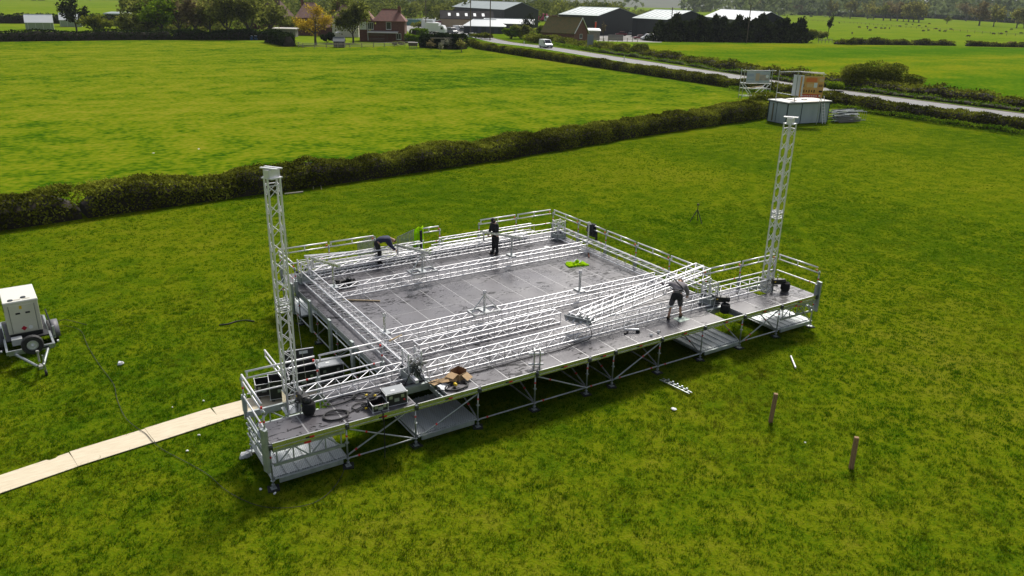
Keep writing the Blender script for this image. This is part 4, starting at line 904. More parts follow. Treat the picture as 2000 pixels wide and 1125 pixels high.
sk = bar('timber_stick', (16.68, 8.12, D+.03), (17.02, 8.62, D+.03), .028, mat('red_wood', (.24, .07, .035), .7), None, 6); tag(sk, 'reddish wooden stick by the right side truss', 'stick')
sk = bar('timber_stick', (4.75, 3.1, TZ+.47), (5.3, 3.35, TZ+.46), .025, M_WOOD, None, 6); tag(sk, 'short timber stick lying across the top of the left side truss', 'stick')
b = MB(); b.box((0, 0, .008), (.26, .20, .005)); tag(b.build('paper_sheet', M_WHT, None, (15.9, 10.35, D), (0, 0, .4)), 'white paper sheet on the back deck near the far corner', 'paper')
b = MB(); b.lathe([(0, 0), (.13, 0), (.14, .03), (.11, .06), (0, .05)], n=14); tag(b.build('black_lid', M_BLACK, None, (16.2, 10.2, D), smooth=True), 'round black lid on the deck beside the white paper', 'lid')
b = MB(); b.tube([(16.72, 1.6, 0), (17.0, 1.7, 0)], .02)
# clothing left on the stage
M_HIVIS = leafmat('hi_vis_yellow', (.50, .80, .012), (.78, .98, .03), .55, 6.); M_SILV = mat('reflective_strip', (.75, .77, .76), .35); M_TEX = mat('dark_jacket_cloth', (.02, .02, .022), .9)
def cloth(name, label, cat, nx, ny, fn, m, loc, rz=0, thick=.02):
    vs = []; fs = []
    for j in range(ny+1):
        for i in range(nx+1): vs.append(fn(i/nx, j/ny))
    for j in range(ny):
        for i in range(nx): a = j*(nx+1)+i; fs.append((a, a+1, a+nx+2, a+nx+1))
    b = MB(); b.add(vs, fs); o = b.build(name, m, None, loc, (0, 0, rz), True); so = o.modifiers.new('thick', 'SOLIDIFY'); so.thickness = thick; so.offset = 1
    return tag(o, label, cat)
def crumple(u, v):
    x, y = (u-.5)*1.0, (v-.5)*.62; a = math.atan2(y, x); rr = max(abs(x)/.5, abs(y)/.31); k = 1-.18*(math.sin(a*3+1)*.5+.5)*rr
    z = .22*max(0, 1-rr)**.7*(.55+.6*mnoise.noise(Vector((x*5, y*5, 3)))) + .05*mnoise.noise(Vector((x*9, y*9, 0))) + .02
    return (x*k, y*k, max(.008, z))
v = cloth('hi_vis_jacket', 'crumpled yellow hi-vis jacket dropped on the open deck', 'jacket', 26, 18, crumple, M_HIVIS, (15.6, 7.62, D), R(-10), .012)
b = MB(); b.tube([(-.2, -.1, .17), (-.08, -.02, .22), (.02, .06, .23), (.1, .16, .14)], .022, 5); b.build('reflective_strip', M_SILV, v)
b = MB(); b.tube([(.05, -.16, .12), (.16, -.06, .17), (.27, .02, .10)], .022, 5); b.build('reflective_strip', M_SILV, v)
def hang(w, h, drop):
    def fn(u, v):
        x = (u-.5)*w*(1+.25*(v-.4)); t = v*2-1; side = 1 if t > 0 else -1; s = abs(t)
        y = side*(.05+.05*s)+.025*math.sin(u*9+side); z = -h*s*(drop if side > 0 else 1)+.04*(1-s)+.02*math.sin(u*7)
        return (x, y, z)
    return fn
v = cloth('hi_vis_jacket', 'yellow hi-vis jacket hanging over the stair railing post at the back', 'jacket', 10, 18, hang(.46, 1.12, .8), M_HIVIS, (10.40, 12.46, RZ+.06), R(25))
block('dark_lining', (-.02, -.115, -.55), (.11, .05, .9), M_TEX, v); block('reflective_strip', (.0, -.125, -.60), (.32, .02, .06), M_SILV, v)
v = cloth('dark_jacket', 'dark jacket hanging over the right hand guard rail', 'jacket', 10, 16, hang(.50, .62, .6), M_TEX, (XR, 9.35, RZ+.03), R(90))
block('sleeve', (-.24, -.11, -.55), (.10, .07, .52), M_TEX, v, rot=(0, .1, 0))
# ------------------------------------------------------------------ on the grass
M_PLY = mat('birch_ply', (.68, .60, .44), .75, c2=(.60, .51, .36), scale=2.5, stretch=(1, 6, 1), bump=.05)
bx = [(-8.6, 3.40), (-6.45, 3.72), (-4.32, 4.16), (-2.32, 4.43), (-.38, 4.70), (1.6, 4.80), (3.5, 4.95)]
lab = ['leftmost plywood walkway board, cut off by the picture edge', 'plywood walkway board with a notch in its far edge', 'plywood walkway board between the notched one and the cable', 'plywood walkway board just right of where the cable crosses', 'plywood walkway board running in under the left wing rail', 'plywood walkway board under the flight cases']
for i in range(6):
    a, c = Vector((*bx[i], 0)), Vector((*bx[i+1], 0)); L = (c-a).length; rz = math.atan2(c.y-a.y, c.x-a.x)+random.uniform(-.006, .006); b = MB()
    if i == 1: b.prism([(-L/2, -.46), (L/2, -.46), (L/2, .44), (L*.38, .44), (L*.34, .38), (L*.27, .37), (L*.24, .45), (-L/2, .45)], 0, .018)
    else: b.box((0, 0, .009), (L-.01, .92 if i != 3 else .98, .018))
    m = (a+c)/2; tag(b.build('plywood_board', M_PLY, None, (m.x, m.y, .022+.002*i), (0, random.uniform(-.004, .004), rz)), lab[i], 'board', 'plywood boards laid as a walkway on the grass')
M_POST = mat('rough_timber', (.34, .21, .11), .85, c2=(.22, .13, .065), scale=10, coord='object', stretch=(6, 6, 1), bump=.3)
for p, h, lab, tl in (((14.27, -4.35), 1.0, 'upright brown timber post in the grass, the farther of two', .03), ((14.18, -7.28), 1.0, 'upright brown timber post in the grass, the nearer of two', -.02)):
    b = MB(); b.box((0, 0, h/2-.1), (.12, .12, h+.2), rz=.5, taper=.97); o = b.build('timber_post', M_POST, None, (*p, 0), (tl, .02, .3), bevel=.008); tag(o, lab, 'post', 'timber posts in the near grass')
o = bar('metal_tube', (18.7, -1.55, .06), (18.05, -2.28, .06), .032, M_ALU, None, 10); tag(o, 'loose bright metal tube lying in the grass right of the stage', 'tube')
t = thing('scaffold_bracket', 'galvanised ladder-like scaffold bracket lying in the grass before the stage', 'bracket', (13.28, -1.18, .05), R(-84))
for y in (-.07, .07): bar('rail', (-.66, y, .02), (.62, y, .02), .024, M_GALV, t)
for k in range(6): bar('rung', (-.5+.2*k, -.07, .03), (-.5+.2*k, .07, .03), .016, M_GALV, t, 6)
for k in range(5): block('clamp', (-.42+.2*k, .09, .06), (.05, .05, .06), M_GALVD, t)
for (px, py, w, lab) in ((1316, 801, .22, 'white paper scrap on the grass in front of the scaffold bracket'), (236, 713, .22, 'white plastic tub lying in the grass left of the mast'), (366, 883, .1, 'white paper scrap in the grass just below the plywood walkway'), (398, 785, .09, 'white paper scrap above the plywood walkway near the left wing'), (389, 852, .1, 'white paper scrap by the lower edge of the walkway'),
                         (509, 958, .1, 'white paper scrap left of the front left foot plate'), (537, 966, .11, 'white paper scrap in front of the front left foot plate'), (337, 798, .06, 'tiny white scrap in the grass above the walkway'), (1572, 867, .07, 'tiny white scrap in the grass between the two timber posts'), (388, 292, .22, 'white scrap lying in the far paddock, right one'), (300, 300, .2, 'white scrap lying in the far paddock, left one')):
    p = at(px, py); b = MB(); rr = random.Random(px); n = 7
    ring = [(w*.6*math.cos(2*PI*k/n)*rr.uniform(.7, 1.1), w*.42*math.sin(2*PI*k/n)*rr.uniform(.7, 1.1)) for k in range(n)]; hz = .10 if px == 236 else .03
    b.add([(x, y, .01) for x, y in ring]+[(x*.7, y*.7, hz*rr.uniform(.7, 1.1)) for x, y in ring]+[(0, 0, hz)], [(k, (k+1) % n, n+(k+1) % n, n+k) for k in range(n)]+[(n+k, n+(k+1) % n, 2*n) for k in range(n)]+[tuple(range(n))[::-1]])
    tag(b.build('plastic_tub' if px == 236 else 'paper_scrap', M_WHT, None, (p.x, p.y, .035), (0, 0, rr.uniform(0, 3))), lab, 'litter')
b = MB(); rr = random.Random(3); n = 8; ring = [(.22*math.cos(2*PI*k/n)*rr.uniform(.7, 1.2), .14*math.sin(2*PI*k/n)*rr.uniform(.7, 1.2)) for k in range(n)]
b.add([(x, y, 0) for x, y in ring]+[(x*.75, y*.75, .11*rr.uniform(.6, 1.2)) for x, y in ring]+[(0, 0, .12)], [(k, (k+1) % n, n+(k+1) % n, n+k) for k in range(n)]+[(n+k, n+(k+1) % n, 2*n) for k in range(n)]+[tuple(range(n))[::-1]])
p = at(480, 892); tag(b.build('plastic_bag', mat('grey_white_plastic', (.6, .61, .6), .5), None, (p.x, p.y, .02)), 'pale plastic bag on the grass at the back foot of the left wing', 'bag')
g = lambda px, py, z=.03: (at(px, py).x, at(px, py).y, z)
cable('long black cable snaking over the grass and walkway from the generator', [g(100, 640), g(130, 638), g(158, 648), g(172, 678), g(195, 715), g(222, 752), g(228, 778), g(243, 815, .045), g(266, 838, .06), g(285, 850, .06), g(299, 866, .06), g(318, 880), g(352, 898), g(405, 928), g(445, 962), g(500, 988), g(555, 994), g(610, 985), g(645, 962), g(668, 930), g(675, 905)], .009)
cable('short second cable trailing from the generator in the grass', [g(100, 634), g(122, 626), g(140, 628), g(170, 636)], .010)
cable('black cable lying alone in the grass beside the generator', [g(428, 636), g(446, 634), g(462, 629), g(480, 627), g(497, 629)], .03)
cable('pale hose loop lying on the grass by the middle hedge', [g(612, 370), g(613, 360), g(620, 357), g(626, 362), g(628, 371)], .03, mat('hose', (.45, .42, .2), .6), 'hose')
o = bar('timber_stick', g(556, 380, .05), g(592, 376, .05), .05, mat('pale_pole', (.5, .45, .35), .8), None, 6); tag(o, 'pale pole lying at the foot of the middle hedge', 'pole')
tp = at(1360, 434); t = thing('tripod', 'thin black tripod standing alone on the grass right of the stage', 'tripod', (tp.x, tp.y, 0))
for k in range(3): a = 2*PI*k/3+.6; bar('leg', (.42*math.cos(a), .42*math.sin(a), 0), (0, 0, .78), .026, M_BLACK, t, 6)
bar('column', (0, 0, .7), (0, 0, 1.05), .02, M_BLACK, t, 6); block('head', (0, 0, 1.08), (.09, .09, .08), M_BLACK, t)
# ------------------------------------------------------------------ generator on its trailer
gt = thing('generator_trailer', 'cream generator box on a galvanised two wheeled trailer with spare wheel', 'generator', (-5.0, 13.0, 0), R(3))
M_CREAM = mat('cream_paint', (.66, .64, .54), .45, c2=(.60, .58, .48), scale=1.2)
b = MB(); b.box((0, .55, 1.33), (1.04, 1.72, 1.16)); b.build('housing', M_CREAM, gt, bevel=.02)
b = MB(); b.box((0, .55, 1.93), (1.08, 1.76, .05), taper=.97); b.build('roof_panel', mat('cream_roof', (.74, .73, .66), .4), gt, bevel=.012)
block('front_door', (.0, -.318, 1.30), (.78, .02, 1.0), M_CREAM, gt)
for s in (-.39, .39): block('door_seam', (s, -.322, 1.30), (.012, .02, 1.0), M_DARKST, gt)
for s in (-.14, .16): block('vent', (s, -.331, 1.50), (.14, .012, .06), M_BLACK, gt)
b = MB(); b.box((0, 0, 0), (.13, .006, .13), M=Matrix.Rotation(PI/4, 3, 'Y')); b.build('hazard_sticker', mat('hazard_red', (.45, .01, .04), .5), gt, (-.04, -.333, .93))
block('warning_sticker', (-.03, -.333, 1.72), (.08, .006, .12), M_YEL, gt)
b = MB(); b.cyl((.16, -.336, .93), (.16, -.330, .93), .07, 12); b.build('round_sticker', M_WHT, gt)
for x, y in ((-.28, -.05), (.12, .10)): b = MB(); b.lathe([(0, 0), (.09, 0), (.08, .03), (0, .03)], n=12); b.build('filler_cap', M_DARKST, gt, (x, y-.1, 1.955))
for s in (-.08, .2): block('roof_slot', (s, -.15, 1.958), (.22, .09, .012), mat('cream_shadow', (.5, .48, .4), .6), gt)
for k in range(4): block('side_vent', (-.525, .1+.22*k, 1.55), (.012, .12, .16), M_DARKST, gt)
for k in range(4): block('side_vent', (.525, .1+.22*k, 1.55), (.012, .12, .16), M_DARKST, gt)
for s in (-.70, .70): block('chassis_beam', (s, .1, .52), (.07, 3.1, .13), M_GALV, gt)
block('chassis_beam', (0, -1.44, .52), (1.34, .07, .17), M_GALV, gt); block('chassis_beam', (0, 1.65, .52), (1.34, .07, .13), M_GALV, gt); block('chassis_floor', (0, .5, .60), (1.3, 2.1, .05), M_BLACK, gt); block('engine_tray', (0, .5, .68), (1.0, 1.7, .14), M_BLACK, gt)
for s in (-.60, .60): bar('drawbar', (s*.85, -1.40, .46), (.08*(1 if s > 0 else -1)+.12, -2.85, .44), .05, M_GALV, gt, 6)
b = MB(); b.cyl((.12, -2.75, .44), (.12, -3.0, .44), .05, 10); b.box((.12, -3.0, .46), (.12, .14, .10)); b.cyl((.12, -2.6, .5), (.12, -2.6, .86), .03, 8); b.cyl((.12, -2.6, .84), (.12, -2.6, .90), .05, 8); b.build('coupling', mat('grey_casting', (.4, .4, .38), .5, .5), gt)
b = MB(); b.lathe([(0, -.04), (.09, -.04), (.10, 0), (.09, .04), (0, .04)], n=14, M=Matrix.Rotation(PI/2, 3, 'Y')); b.build('jockey_wheel', M_RUB, gt, (.24, -2.72, .10)); bar('jockey_stem', (.24, -2.72, .1), (.24, -2.72, .75), .025, M_GALV, gt)
M_HUB = mat('wheel_rim_silver', (.6, .62, .64), .4, .5)
def wheel(parent, loc, axis, r=.33, w=.20, rim=.19, name='wheel', hub=None):
    Mx = Matrix.Rotation(PI/2, 3, axis); b = MB(); b.lathe([(rim, -w/2), (r*.93, -w/2), (r, -w*.3), (r, w*.3), (r*.93, w/2), (rim, w/2), (rim, -w/2)], n=22, M=Mx); o = b.build(name, M_RUB, parent, loc, smooth=False)
    b = MB(); b.lathe([(0, -w*.30), (rim*.4, -w*.34), (rim*.75, -w*.22), (rim, -w*.46), (rim+.004, w*.46), (rim*.75, w*.25), (rim*.4, w*.34), (0, w*.3)], n=18, M=Mx); b.build('rim', hub or M_HUB, o, smooth=True); return o
for s in (-.86, .86):
    wheel(gt, (s, .30, .35), 'Y', .35, .22)
    b = MB(); pr = []
    for k in range(9): t = PI*k/8; pr.append((.50*math.cos(t), .48*math.sin(t)))
    vs = [(s-.17, .30+y, .33+z) for y, z in pr]+[(s+.17, .30+y, .33+z) for y, z in pr]; b.add(vs, [(k, k+1, 10+k, 9+k) for k in range(8)]); o = b.build('mudguard', mat('grey_mudguard', (.10, .10, .115), .55), gt, smooth=True); so_ = o.modifiers.new('t', 'SOLIDIFY'); so_.thickness = .02
    block('marker_lamp', (s, -1.05, .50), (.06, .08, .05), M_WHT, gt)
wheel(gt, (0.06, -1.56, .74), 'X', .34, .19, .18, 'spare_wheel')
block('number_plate', (.42, -1.48, .52), (.22, .006, .07), M_DARKST, gt); block('battery', (-.34, -.85, .70), (.32, .3, .22), mat('grey_drum', (.45, .46, .47), .4), gt)
bar('prop_stand', (.82, -.75, .55), (.70, -.2, 1.45), .025, M_DARKST, gt); bar('prop_stand', (.80, -.7, .5), (.80, -.7, .95), .04, M_GALV, gt)
# ------------------------------------------------------------------ hedges, bushes, trees
L_HEDGE = leafmat('hedge_leaf', (.030, .034, .005), (.33, .36, .04), .28, .35, warm=(.16, .175, .018))
L_DARKH = leafmat('dark_hedge_leaf', (.010, .020, .006), (.040, .065, .012), .25, .3)
L_BUSH = leafmat('bush_leaf', (.045, .065, .006), (.24, .26, .03), .42, .3)
L_BRIGHT = leafmat('bright_leaf', (.06, .13, .004), (.22, .31, .015), .45, .4)
L_OAK = leafmat('spring_oak_leaf', (.13, .14, .03), (.40, .39, .09), .5, .12, warm=(.15, .14, .035))
L_BROWN = leafmat('bronze_bud_leaf', (.10, .075, .035), (.28, .23, .10), .45, .12)
L_WILLOW = leafmat('golden_willow_leaf', (.26, .17, .012), (.62, .46, .04), .55, .3)
L_CONIF = leafmat('conifer_needles', (.006, .011, .005), (.060, .080, .022), .2, .3)
L_DKTREE = leafmat('dark_tree_leaf', (.055, .072, .014), (.27, .29, .055), .55, .25)
L_SCRUB = leafmat('scrub_leaf', (.045, .070, .012), (.24, .26, .05), .35, .05, warm=(.14, .16, .03))
L_WOODF = leafmat('far_wood_leaf', (.050, .070, .028), (.15, .185, .065), .45, .01)
L_BLOSSOM = leafmat('pale_blossom', (.16, .16, .08), (.5, .48, .36), .3, .5)
M_HCORE = mat('hedge_core', (.035, .026, .016), .95, c2=(.02, .018, .01), scale=2)
M_BARK = mat('bark', (.075, .062, .048), .95, c2=(.045, .038, .03), scale=6)
M_BARKG = mat('grey_bark', (.13, .12, .10), .95, c2=(.08, .075, .065), scale=6)
def resample(path, step):
    out = []
    for (a, c) in zip(path, path[1:]):
        a, c = Vector((a[0], a[1], 0)), Vector((c[0], c[1], 0)); n = max(1, int((c-a).length/step)); out += [a.lerp(c, k/n) for k in range(n)]
    return out+[Vector((path[-1][0], path[-1][1], 0))]
def hedge(label, path, half, h, n, size, m, seed=0, cat='hedge', rough=.22, group=None, gaps=(), name='hedge', hs=.28, core=True):
    rng = np.random.default_rng(seed); S = np.array([[p.x, p.y] for p in resample(path, 1.0)]); T = np.gradient(S, axis=0); T /= np.linalg.norm(T, axis=1)[:, None]+1e-9
    cum = np.concatenate([[0], np.cumsum(np.linalg.norm(np.diff(S, axis=0), axis=1))]); L = cum[-1]
    t = rng.uniform(0, L, n)
    for g0, g1 in gaps: t = t[(t < g0) | (t > g1)]
    n = len(t); x = np.interp(t, cum, S[:, 0]); y = np.interp(t, cum, S[:, 1]); tx = np.interp(t, cum, T[:, 0]); ty = np.interp(t, cum, T[:, 1])
    hv = h*(1+hs*np.array([mnoise.fractal(Vector((float(a)*.22, seed*3.7, 0)), 1., 2., 3) for a in t])); wv = half*(1+.22*np.array([mnoise.noise(Vector((float(a)*.31, seed*1.3+9, 0))) for a in t]))
    # rounded box section: sides, top, or just inside
    u = rng.uniform(0, 1, n); side = np.where(rng.uniform(size=n) < .5, -1., 1.); top = u < (half*1.6)/(half*1.6+h*1.7)
    o = np.where(top, rng.uniform(-1, 1, n), side*(1-.12*rng.uniform(0, 1, n)**2)); zz = np.where(top, 1-.16*np.abs(o)**3, rng.uniform(.02, 1, n)**.85)
    o = o*np.where(zz > .75, 1-.25*(zz-.75)/.25, 1); jit = rng.normal(size=(n, 3))*rough*np.array([1, 1, .8])
    bump = np.array([mnoise.noise(Vector((float(a)*.9, float(b)*1.5+seed, float(c)*1.5))) for a, b, c in zip(t, o, zz)])*.3
    d = o*wv*(1+bump*.6); P = np.stack([x+ty*d, y-tx*d, zz*hv*(1+bump*.35)], 1)+jit*np.array([.7, .7, .55]); P[:, 2] = np.maximum(P[:, 2], .03)
    t0 = thing(name, label, cat, (S[0, 0], S[0, 1], 0), 0, group); off = np.array([S[0, 0], S[0, 1], 0])
    rnd = np.clip(rng.uniform(0, 1, n)*.8+.25*bump/.3*.5, 0, 1)
    link('foliage', quads('hedge_foliage', leaves(P-off, size, rng, .2), rnd, m), t0)
    if core:
        b = MB(); vs = []; fs = []; K = []; hh = np.interp(cum, np.sort(t), hv[np.argsort(t)]) if n else None
        for i in range(len(S)):
            if any(g0 < cum[i] < g1 for g0, g1 in gaps): K.append(None); continue
            nx, ny = T[i, 1], -T[i, 0]; K.append(len(vs)); q = hh[i]*.84*(.45 if i in (0, len(S)-1) else 1)
            for a, z in ((-.85, 0), (-.80, .7), (-.45, 1), (.45, 1), (.80, .7), (.85, 0)): vs.append((S[i, 0]+nx*a*half-off[0], S[i, 1]+ny*a*half-off[1], z*q))
        for i in range(len(S)-1):
            if K[i] is None or K[i+1] is None: continue
            fs += [(K[i]+k, K[i]+k+1, K[i+1]+k+1, K[i+1]+k) for k in range(5)]
        first = [k for k in K if k is not None]; fs += [tuple(range(first[0], first[0]+6)), tuple(range(first[-1], first[-1]+6))]
        b.add(vs, fs); b.build('stems', M_HCORE, t0)  # solid dark core blocks seeing through; the hedge's inner shade is in its colour
    return t0
hedge('long clipped hedge running across the middle of the field behind the stage', [(-1.5, 32.25)]+MH[4:], 1.3, 1.42, 80000, .085, L_HEDGE, 1, rough=.13, hs=.42)
hedge('broken left end of the middle hedge, cut off by the picture edge', [(-22, 30.2), (-12, 31.0), (-5.64, 31.6), (-1.8, 32.15)], 1.25, 1.45, 16000, .09, L_HEDGE, 2, rough=.14)
hedge('roadside hedge along the near side of the lane', RH[2:], 1.05, 1.4, 90000, .12, L_HEDGE, 3, rough=.16)
hedge('thick dark clipped hedge end beside the swing frame at the lane corner', [xy(826, 92), xy(865, 94), xy(906, 96)], 2.0, 3.2, 9000, .22, L_DARKH, 4, rough=.16)
hedge('dark field hedge along the far left edge of the paddock', [(-60, 205), (-30, 210), (-3, 211.5), (25, 214), (36, 213)], 1.5, 2.3, 9000, .24, L_DARKH, 5, rough=.2)
hedge('uneven dark hedge under the trees on the far left', [(36, 213), (50, 211), (58, 209), (66, 206)], 1.6, 2.2, 6000, .26, L_DARKH, 6, rough=.4, hs=.5)
hedge('garden hedge block left of the golden tree', [xy(527, 82), xy(548, 87), xy(566, 91)], 1.4, 2.9, 5000, .20, L_DARKH, 7, rough=.15)
hedge('low bright clipped hedge between garden and yard', [xy(792, 84), xy(826, 84)], 1.3, 2.4, 3000, .2, L_BRIGHT, 8, rough=.12)
hedge('clipped green hedge beside the brick house gable', [xy(806, 75), xy(829, 74)], 1.6, 2.6, 3000, .2, L_BRIGHT, 9, rough=.12)
hedge('scrubby hedge along the far side of the lane', [(128, 140), (122, 117), (115.5, 92), (111, 74), (109.5, 60), (108.5, 40), (107, 20), (107, 0)], 1.3, 1.5, 22000, .17, L_HEDGE, 10, rough=.35, hs=.7)
hedge('weedy green growth in front of the far lane hedge', [(125, 150), (119.5, 118), (112.6, 90), (108, 70), (106.4, 50), (105.5, 20)], .7, .55, 9000, .14, L_BRIGHT, 11, rough=.25, hs=.9, name='weed_strip', cat='weeds')
hedge('green nettles along the foot of the roadside hedge', [(88.5, 66), (87.6, 54), (84.2, 38.6), (83.9, 28), (84.1, 18)], .6, .5, 6000, .10, L_BRIGHT, 12, rough=.2, hs=.9, name='weed_strip', cat='weeds', core=False)
hedge('dark field hedge behind the left paddock trees', [(-60, 330), (20, 325), (70, 318)], 2.0, 3.0, 4500, .4, L_DARKH, 13, rough=.4)
hedge('rough field edge hedge behind the crop, left part', [xy(1632, 86.5), xy(1700, 87), xy(1780, 88), xy(1862, 89)], 1.2, 1.6, 5000, .24, L_HEDGE, 14, rough=.4, hs=.7)
hedge('rough field edge hedge behind the crop, right part', [xy(1888, 90), xy(1940, 91), xy(2010, 92.5)], 1.2, 1.3, 3200, .24, L_HEDGE, 15, rough=.35, hs=.6)
for i, (a, b_, lab) in enumerate((((1560, 29), (1800, 39), 'far dark hedge behind the row of meadow oaks'), ((1805, 35), (2010, 47), 'far dark hedge on the right beyond the oak trees'))):
    hedge(lab, [xy(*a), xy((a[0]+b_[0])/2, (a[1]+b_[1])/2-.3), xy(*b_)], 3., 4., 3500, .9, L_DARKH, 16+i, rough=.6)
hedge('scrubby green bank between the lane and the brick bungalow', [(140, 196), (136.5, 180), (134, 166), (130, 150), (126, 137)], 2.2, 1.3, 9000, .24, L_BUSH, 18, rough=.5, hs=.7, name='scrub_bank', cat='scrub')
hedge('weedy strip at the foot of the bank above the white van', [(133, 190), (130, 172), (127, 158), (123, 140)], 1.0, .5, 3000, .2, L_BRIGHT, 19, rough=.4, hs=.8, name='weed_strip', cat='weeds', core=False)
def bush(label, x, y, rx, ry, h, n, size, m, seed, cat='bush', name='bush', rz=0., group=None, stems=8, bark=None):
    rng = np.random.default_rng(seed); t = thing(name, label, cat, (x, y, 0), rz, group)
    K = max(5, int(6+rx)); C = np.stack([rng.uniform(-.75, .75, K)*rx, rng.uniform(-.6, .6, K)*ry, rng.uniform(.35, .72, K)*h], 1); Rr = rng.uniform(.32, .55, K)
    k = rng.integers(0, K, n); d = rng.normal(size=(n, 3)); d /= np.linalg.norm(d, axis=1)[:, None]; rad = rng.uniform(.25, 1.05, n)**.5
    P = C[k]+d*(rad*Rr[k])[:, None]*np.array([rx, ry, h*.62]); P = P[P[:, 2] > .05]; n = len(P)
    e = (P[:, 0]/rx)**2+(P[:, 1]/ry)**2; P = P[e < 1.35]; P[:, 2] = np.minimum(P[:, 2], h*(1.05-.25*((P[:, 0]/rx)**2)))
    b = MB()
    for s in range(stems):
        a = rng.uniform(0, 2*PI); e = (rng.uniform(.3, .8)*rx*math.cos(a), rng.uniform(.3, .8)*ry*math.sin(a), h*rng.uniform(.6, .95)); b.tube([(e[0]*.15, e[1]*.15, -.05), (e[0]*.5, e[1]*.5, e[2]*.5), e], [.05*h/3, .03*h/3, .01*h/3], 4)
    b.build('stems', bark or M_BARK, t); link('foliage', quads('bush_foliage', leaves(P, size, rng, .15), rng.uniform(0, 1, len(P)), m), t); return t
def B(px, py, wpx, top, n, size, m, seed, label, name='bush', cat='bush', dep=.8, group=None, bark=None, stems=8):
    p = at(px, py); h = high(px, py, top); w = wpx/2/ppm(p); return bush(label, p.x, p.y, w, w*dep, h, n, size, m, seed, cat, name, -YAW, group, stems, bark)
B(1705, 173, 125, 118, 14000, .13, L_BUSH, 31, 'big round pale green bush beside the lane on the right', dep=.55)
B(1752, 177, 90, 143, 7000, .13, L_BUSH, 32, 'lower bush joined to the right side of the big lane bush', dep=.6)
B(1245, 108, 44, 84, 3500, .2, L_DKTREE, 33, 'dark rounded bush on the far verge beyond the lane')
B(1205, 101, 56, 84, 3500, .2, L_BUSH, 34, 'tangled bush behind the road sign on the far verge')
B(1098, 77, 44, 41, 3500, .26, L_BRIGHT, 35, 'round light green shrub in front of the brick bungalow')
B(1058, 70, 30, 47, 2000, .28, L_DKTREE, 36, 'dark rounded shrub left of the brick bungalow')
B(1018, 76, 50, 45, 3000, .28, L_DKTREE, 37, 'bushy dark evergreen by the lane, left of the ivy stems')
B(998, 76, 34, 50, 2200, .28, L_BRIGHT, 38, 'green bush by the white roofed building')
B(1050, 84, 60, 66, 2600, .24, L_BUSH, 39, 'low scrub on the verge above the white van')
B(940, 76, 46, 62, 2000, .26, L_BUSH, 40, 'low scrub at the corner under the telegraph poles')
B(1600, 78, 32, 60, 1600, .28, L_DKTREE, 41, 'dark bush at the right end of the conifer row')
B(1573, 83, 40, 55, 2400, .28, L_BUSH, 42, 'pale bush standing against the end of the conifer row')
B(1663, 88, 22, 74, 700, .28, L_BUSH, 43, 'small bush in the field edge hedge, left of two')
B(1975, 91, 20, 80, 600, .28, L_BROWN, 44, 'small bush in the field edge hedge at the right edge')
B(1625, 178, 60, 158, 3000, .13, L_BRIGHT, 45, 'fresh green weeds beside the big lane bush', 'weed_patch', 'weeds')
B(585, 66, 90, 30, 4000, .3, L_DKTREE, 47, 'green garden trees behind the golden willow')
B(820, 55, 44, 40, 1600, .3, L_DKTREE, 48, 'grey green shrub between the brick house and the white truck')
B(735, 78, 30, 66, 1100, .22, L_BUSH, 49, 'garden plants under the house veranda')
B(640, 83, 26, 62, 1300, .24, L_DARKH, 50, 'dark clipped shrub left of the black hen house')
B(776, 90, 26, 80, 900, .2, L_BUSH, 51, 'low plants behind the right part of the rail fence')
B(1520, 205, 110, 178, 5200, .12, L_BUSH, 52, 'wild shrub hump where the middle hedge meets the roadside hedge', dep=.4)
B(1590, 208, 70, 182, 3600, .12, L_HEDGE, 53, 'brown green shrub just behind the metal container', dep=.4)
# -- trees
def branch(b, p, d, L, r, depth, rng, tips, spread, up, n=5):
    segs = 3; pts = [p.copy()]; rr = [r]; q = p.copy(); dd = d.copy()
    for s in range(segs):
        dd = (dd+Vector((rng.normal(0, .16), rng.normal(0, .16), rng.normal(0, .10)+up*.10))).normalized(); q = q+dd*(L/segs); pts.append(q.copy()); rr.append(r*(1-.5*(s+1)/segs))
        if depth <= 1: tips.append((q.copy(), L))
    b.tube(pts, rr, n if depth > 1 else 3)
    if depth > 0:
        for k in range(int(rng.integers(3, 5))):
            f = rng.uniform(.4, 1.); i = min(segs, max(1, int(round(f*segs)))); a = rng.uniform(0, 2*PI); ax = dd.orthogonal().normalized(); ax.rotate(Matrix.Rotation(a, 3, dd))
            nd = (dd+ax*spread*rng.uniform(.7, 1.3)+Vector((0, 0, up*.25))).normalized(); branch(b, pts[i], nd, L*rng.uniform(.55, .78), rr[i]*.62, depth-1, rng, tips, spread, up, n)
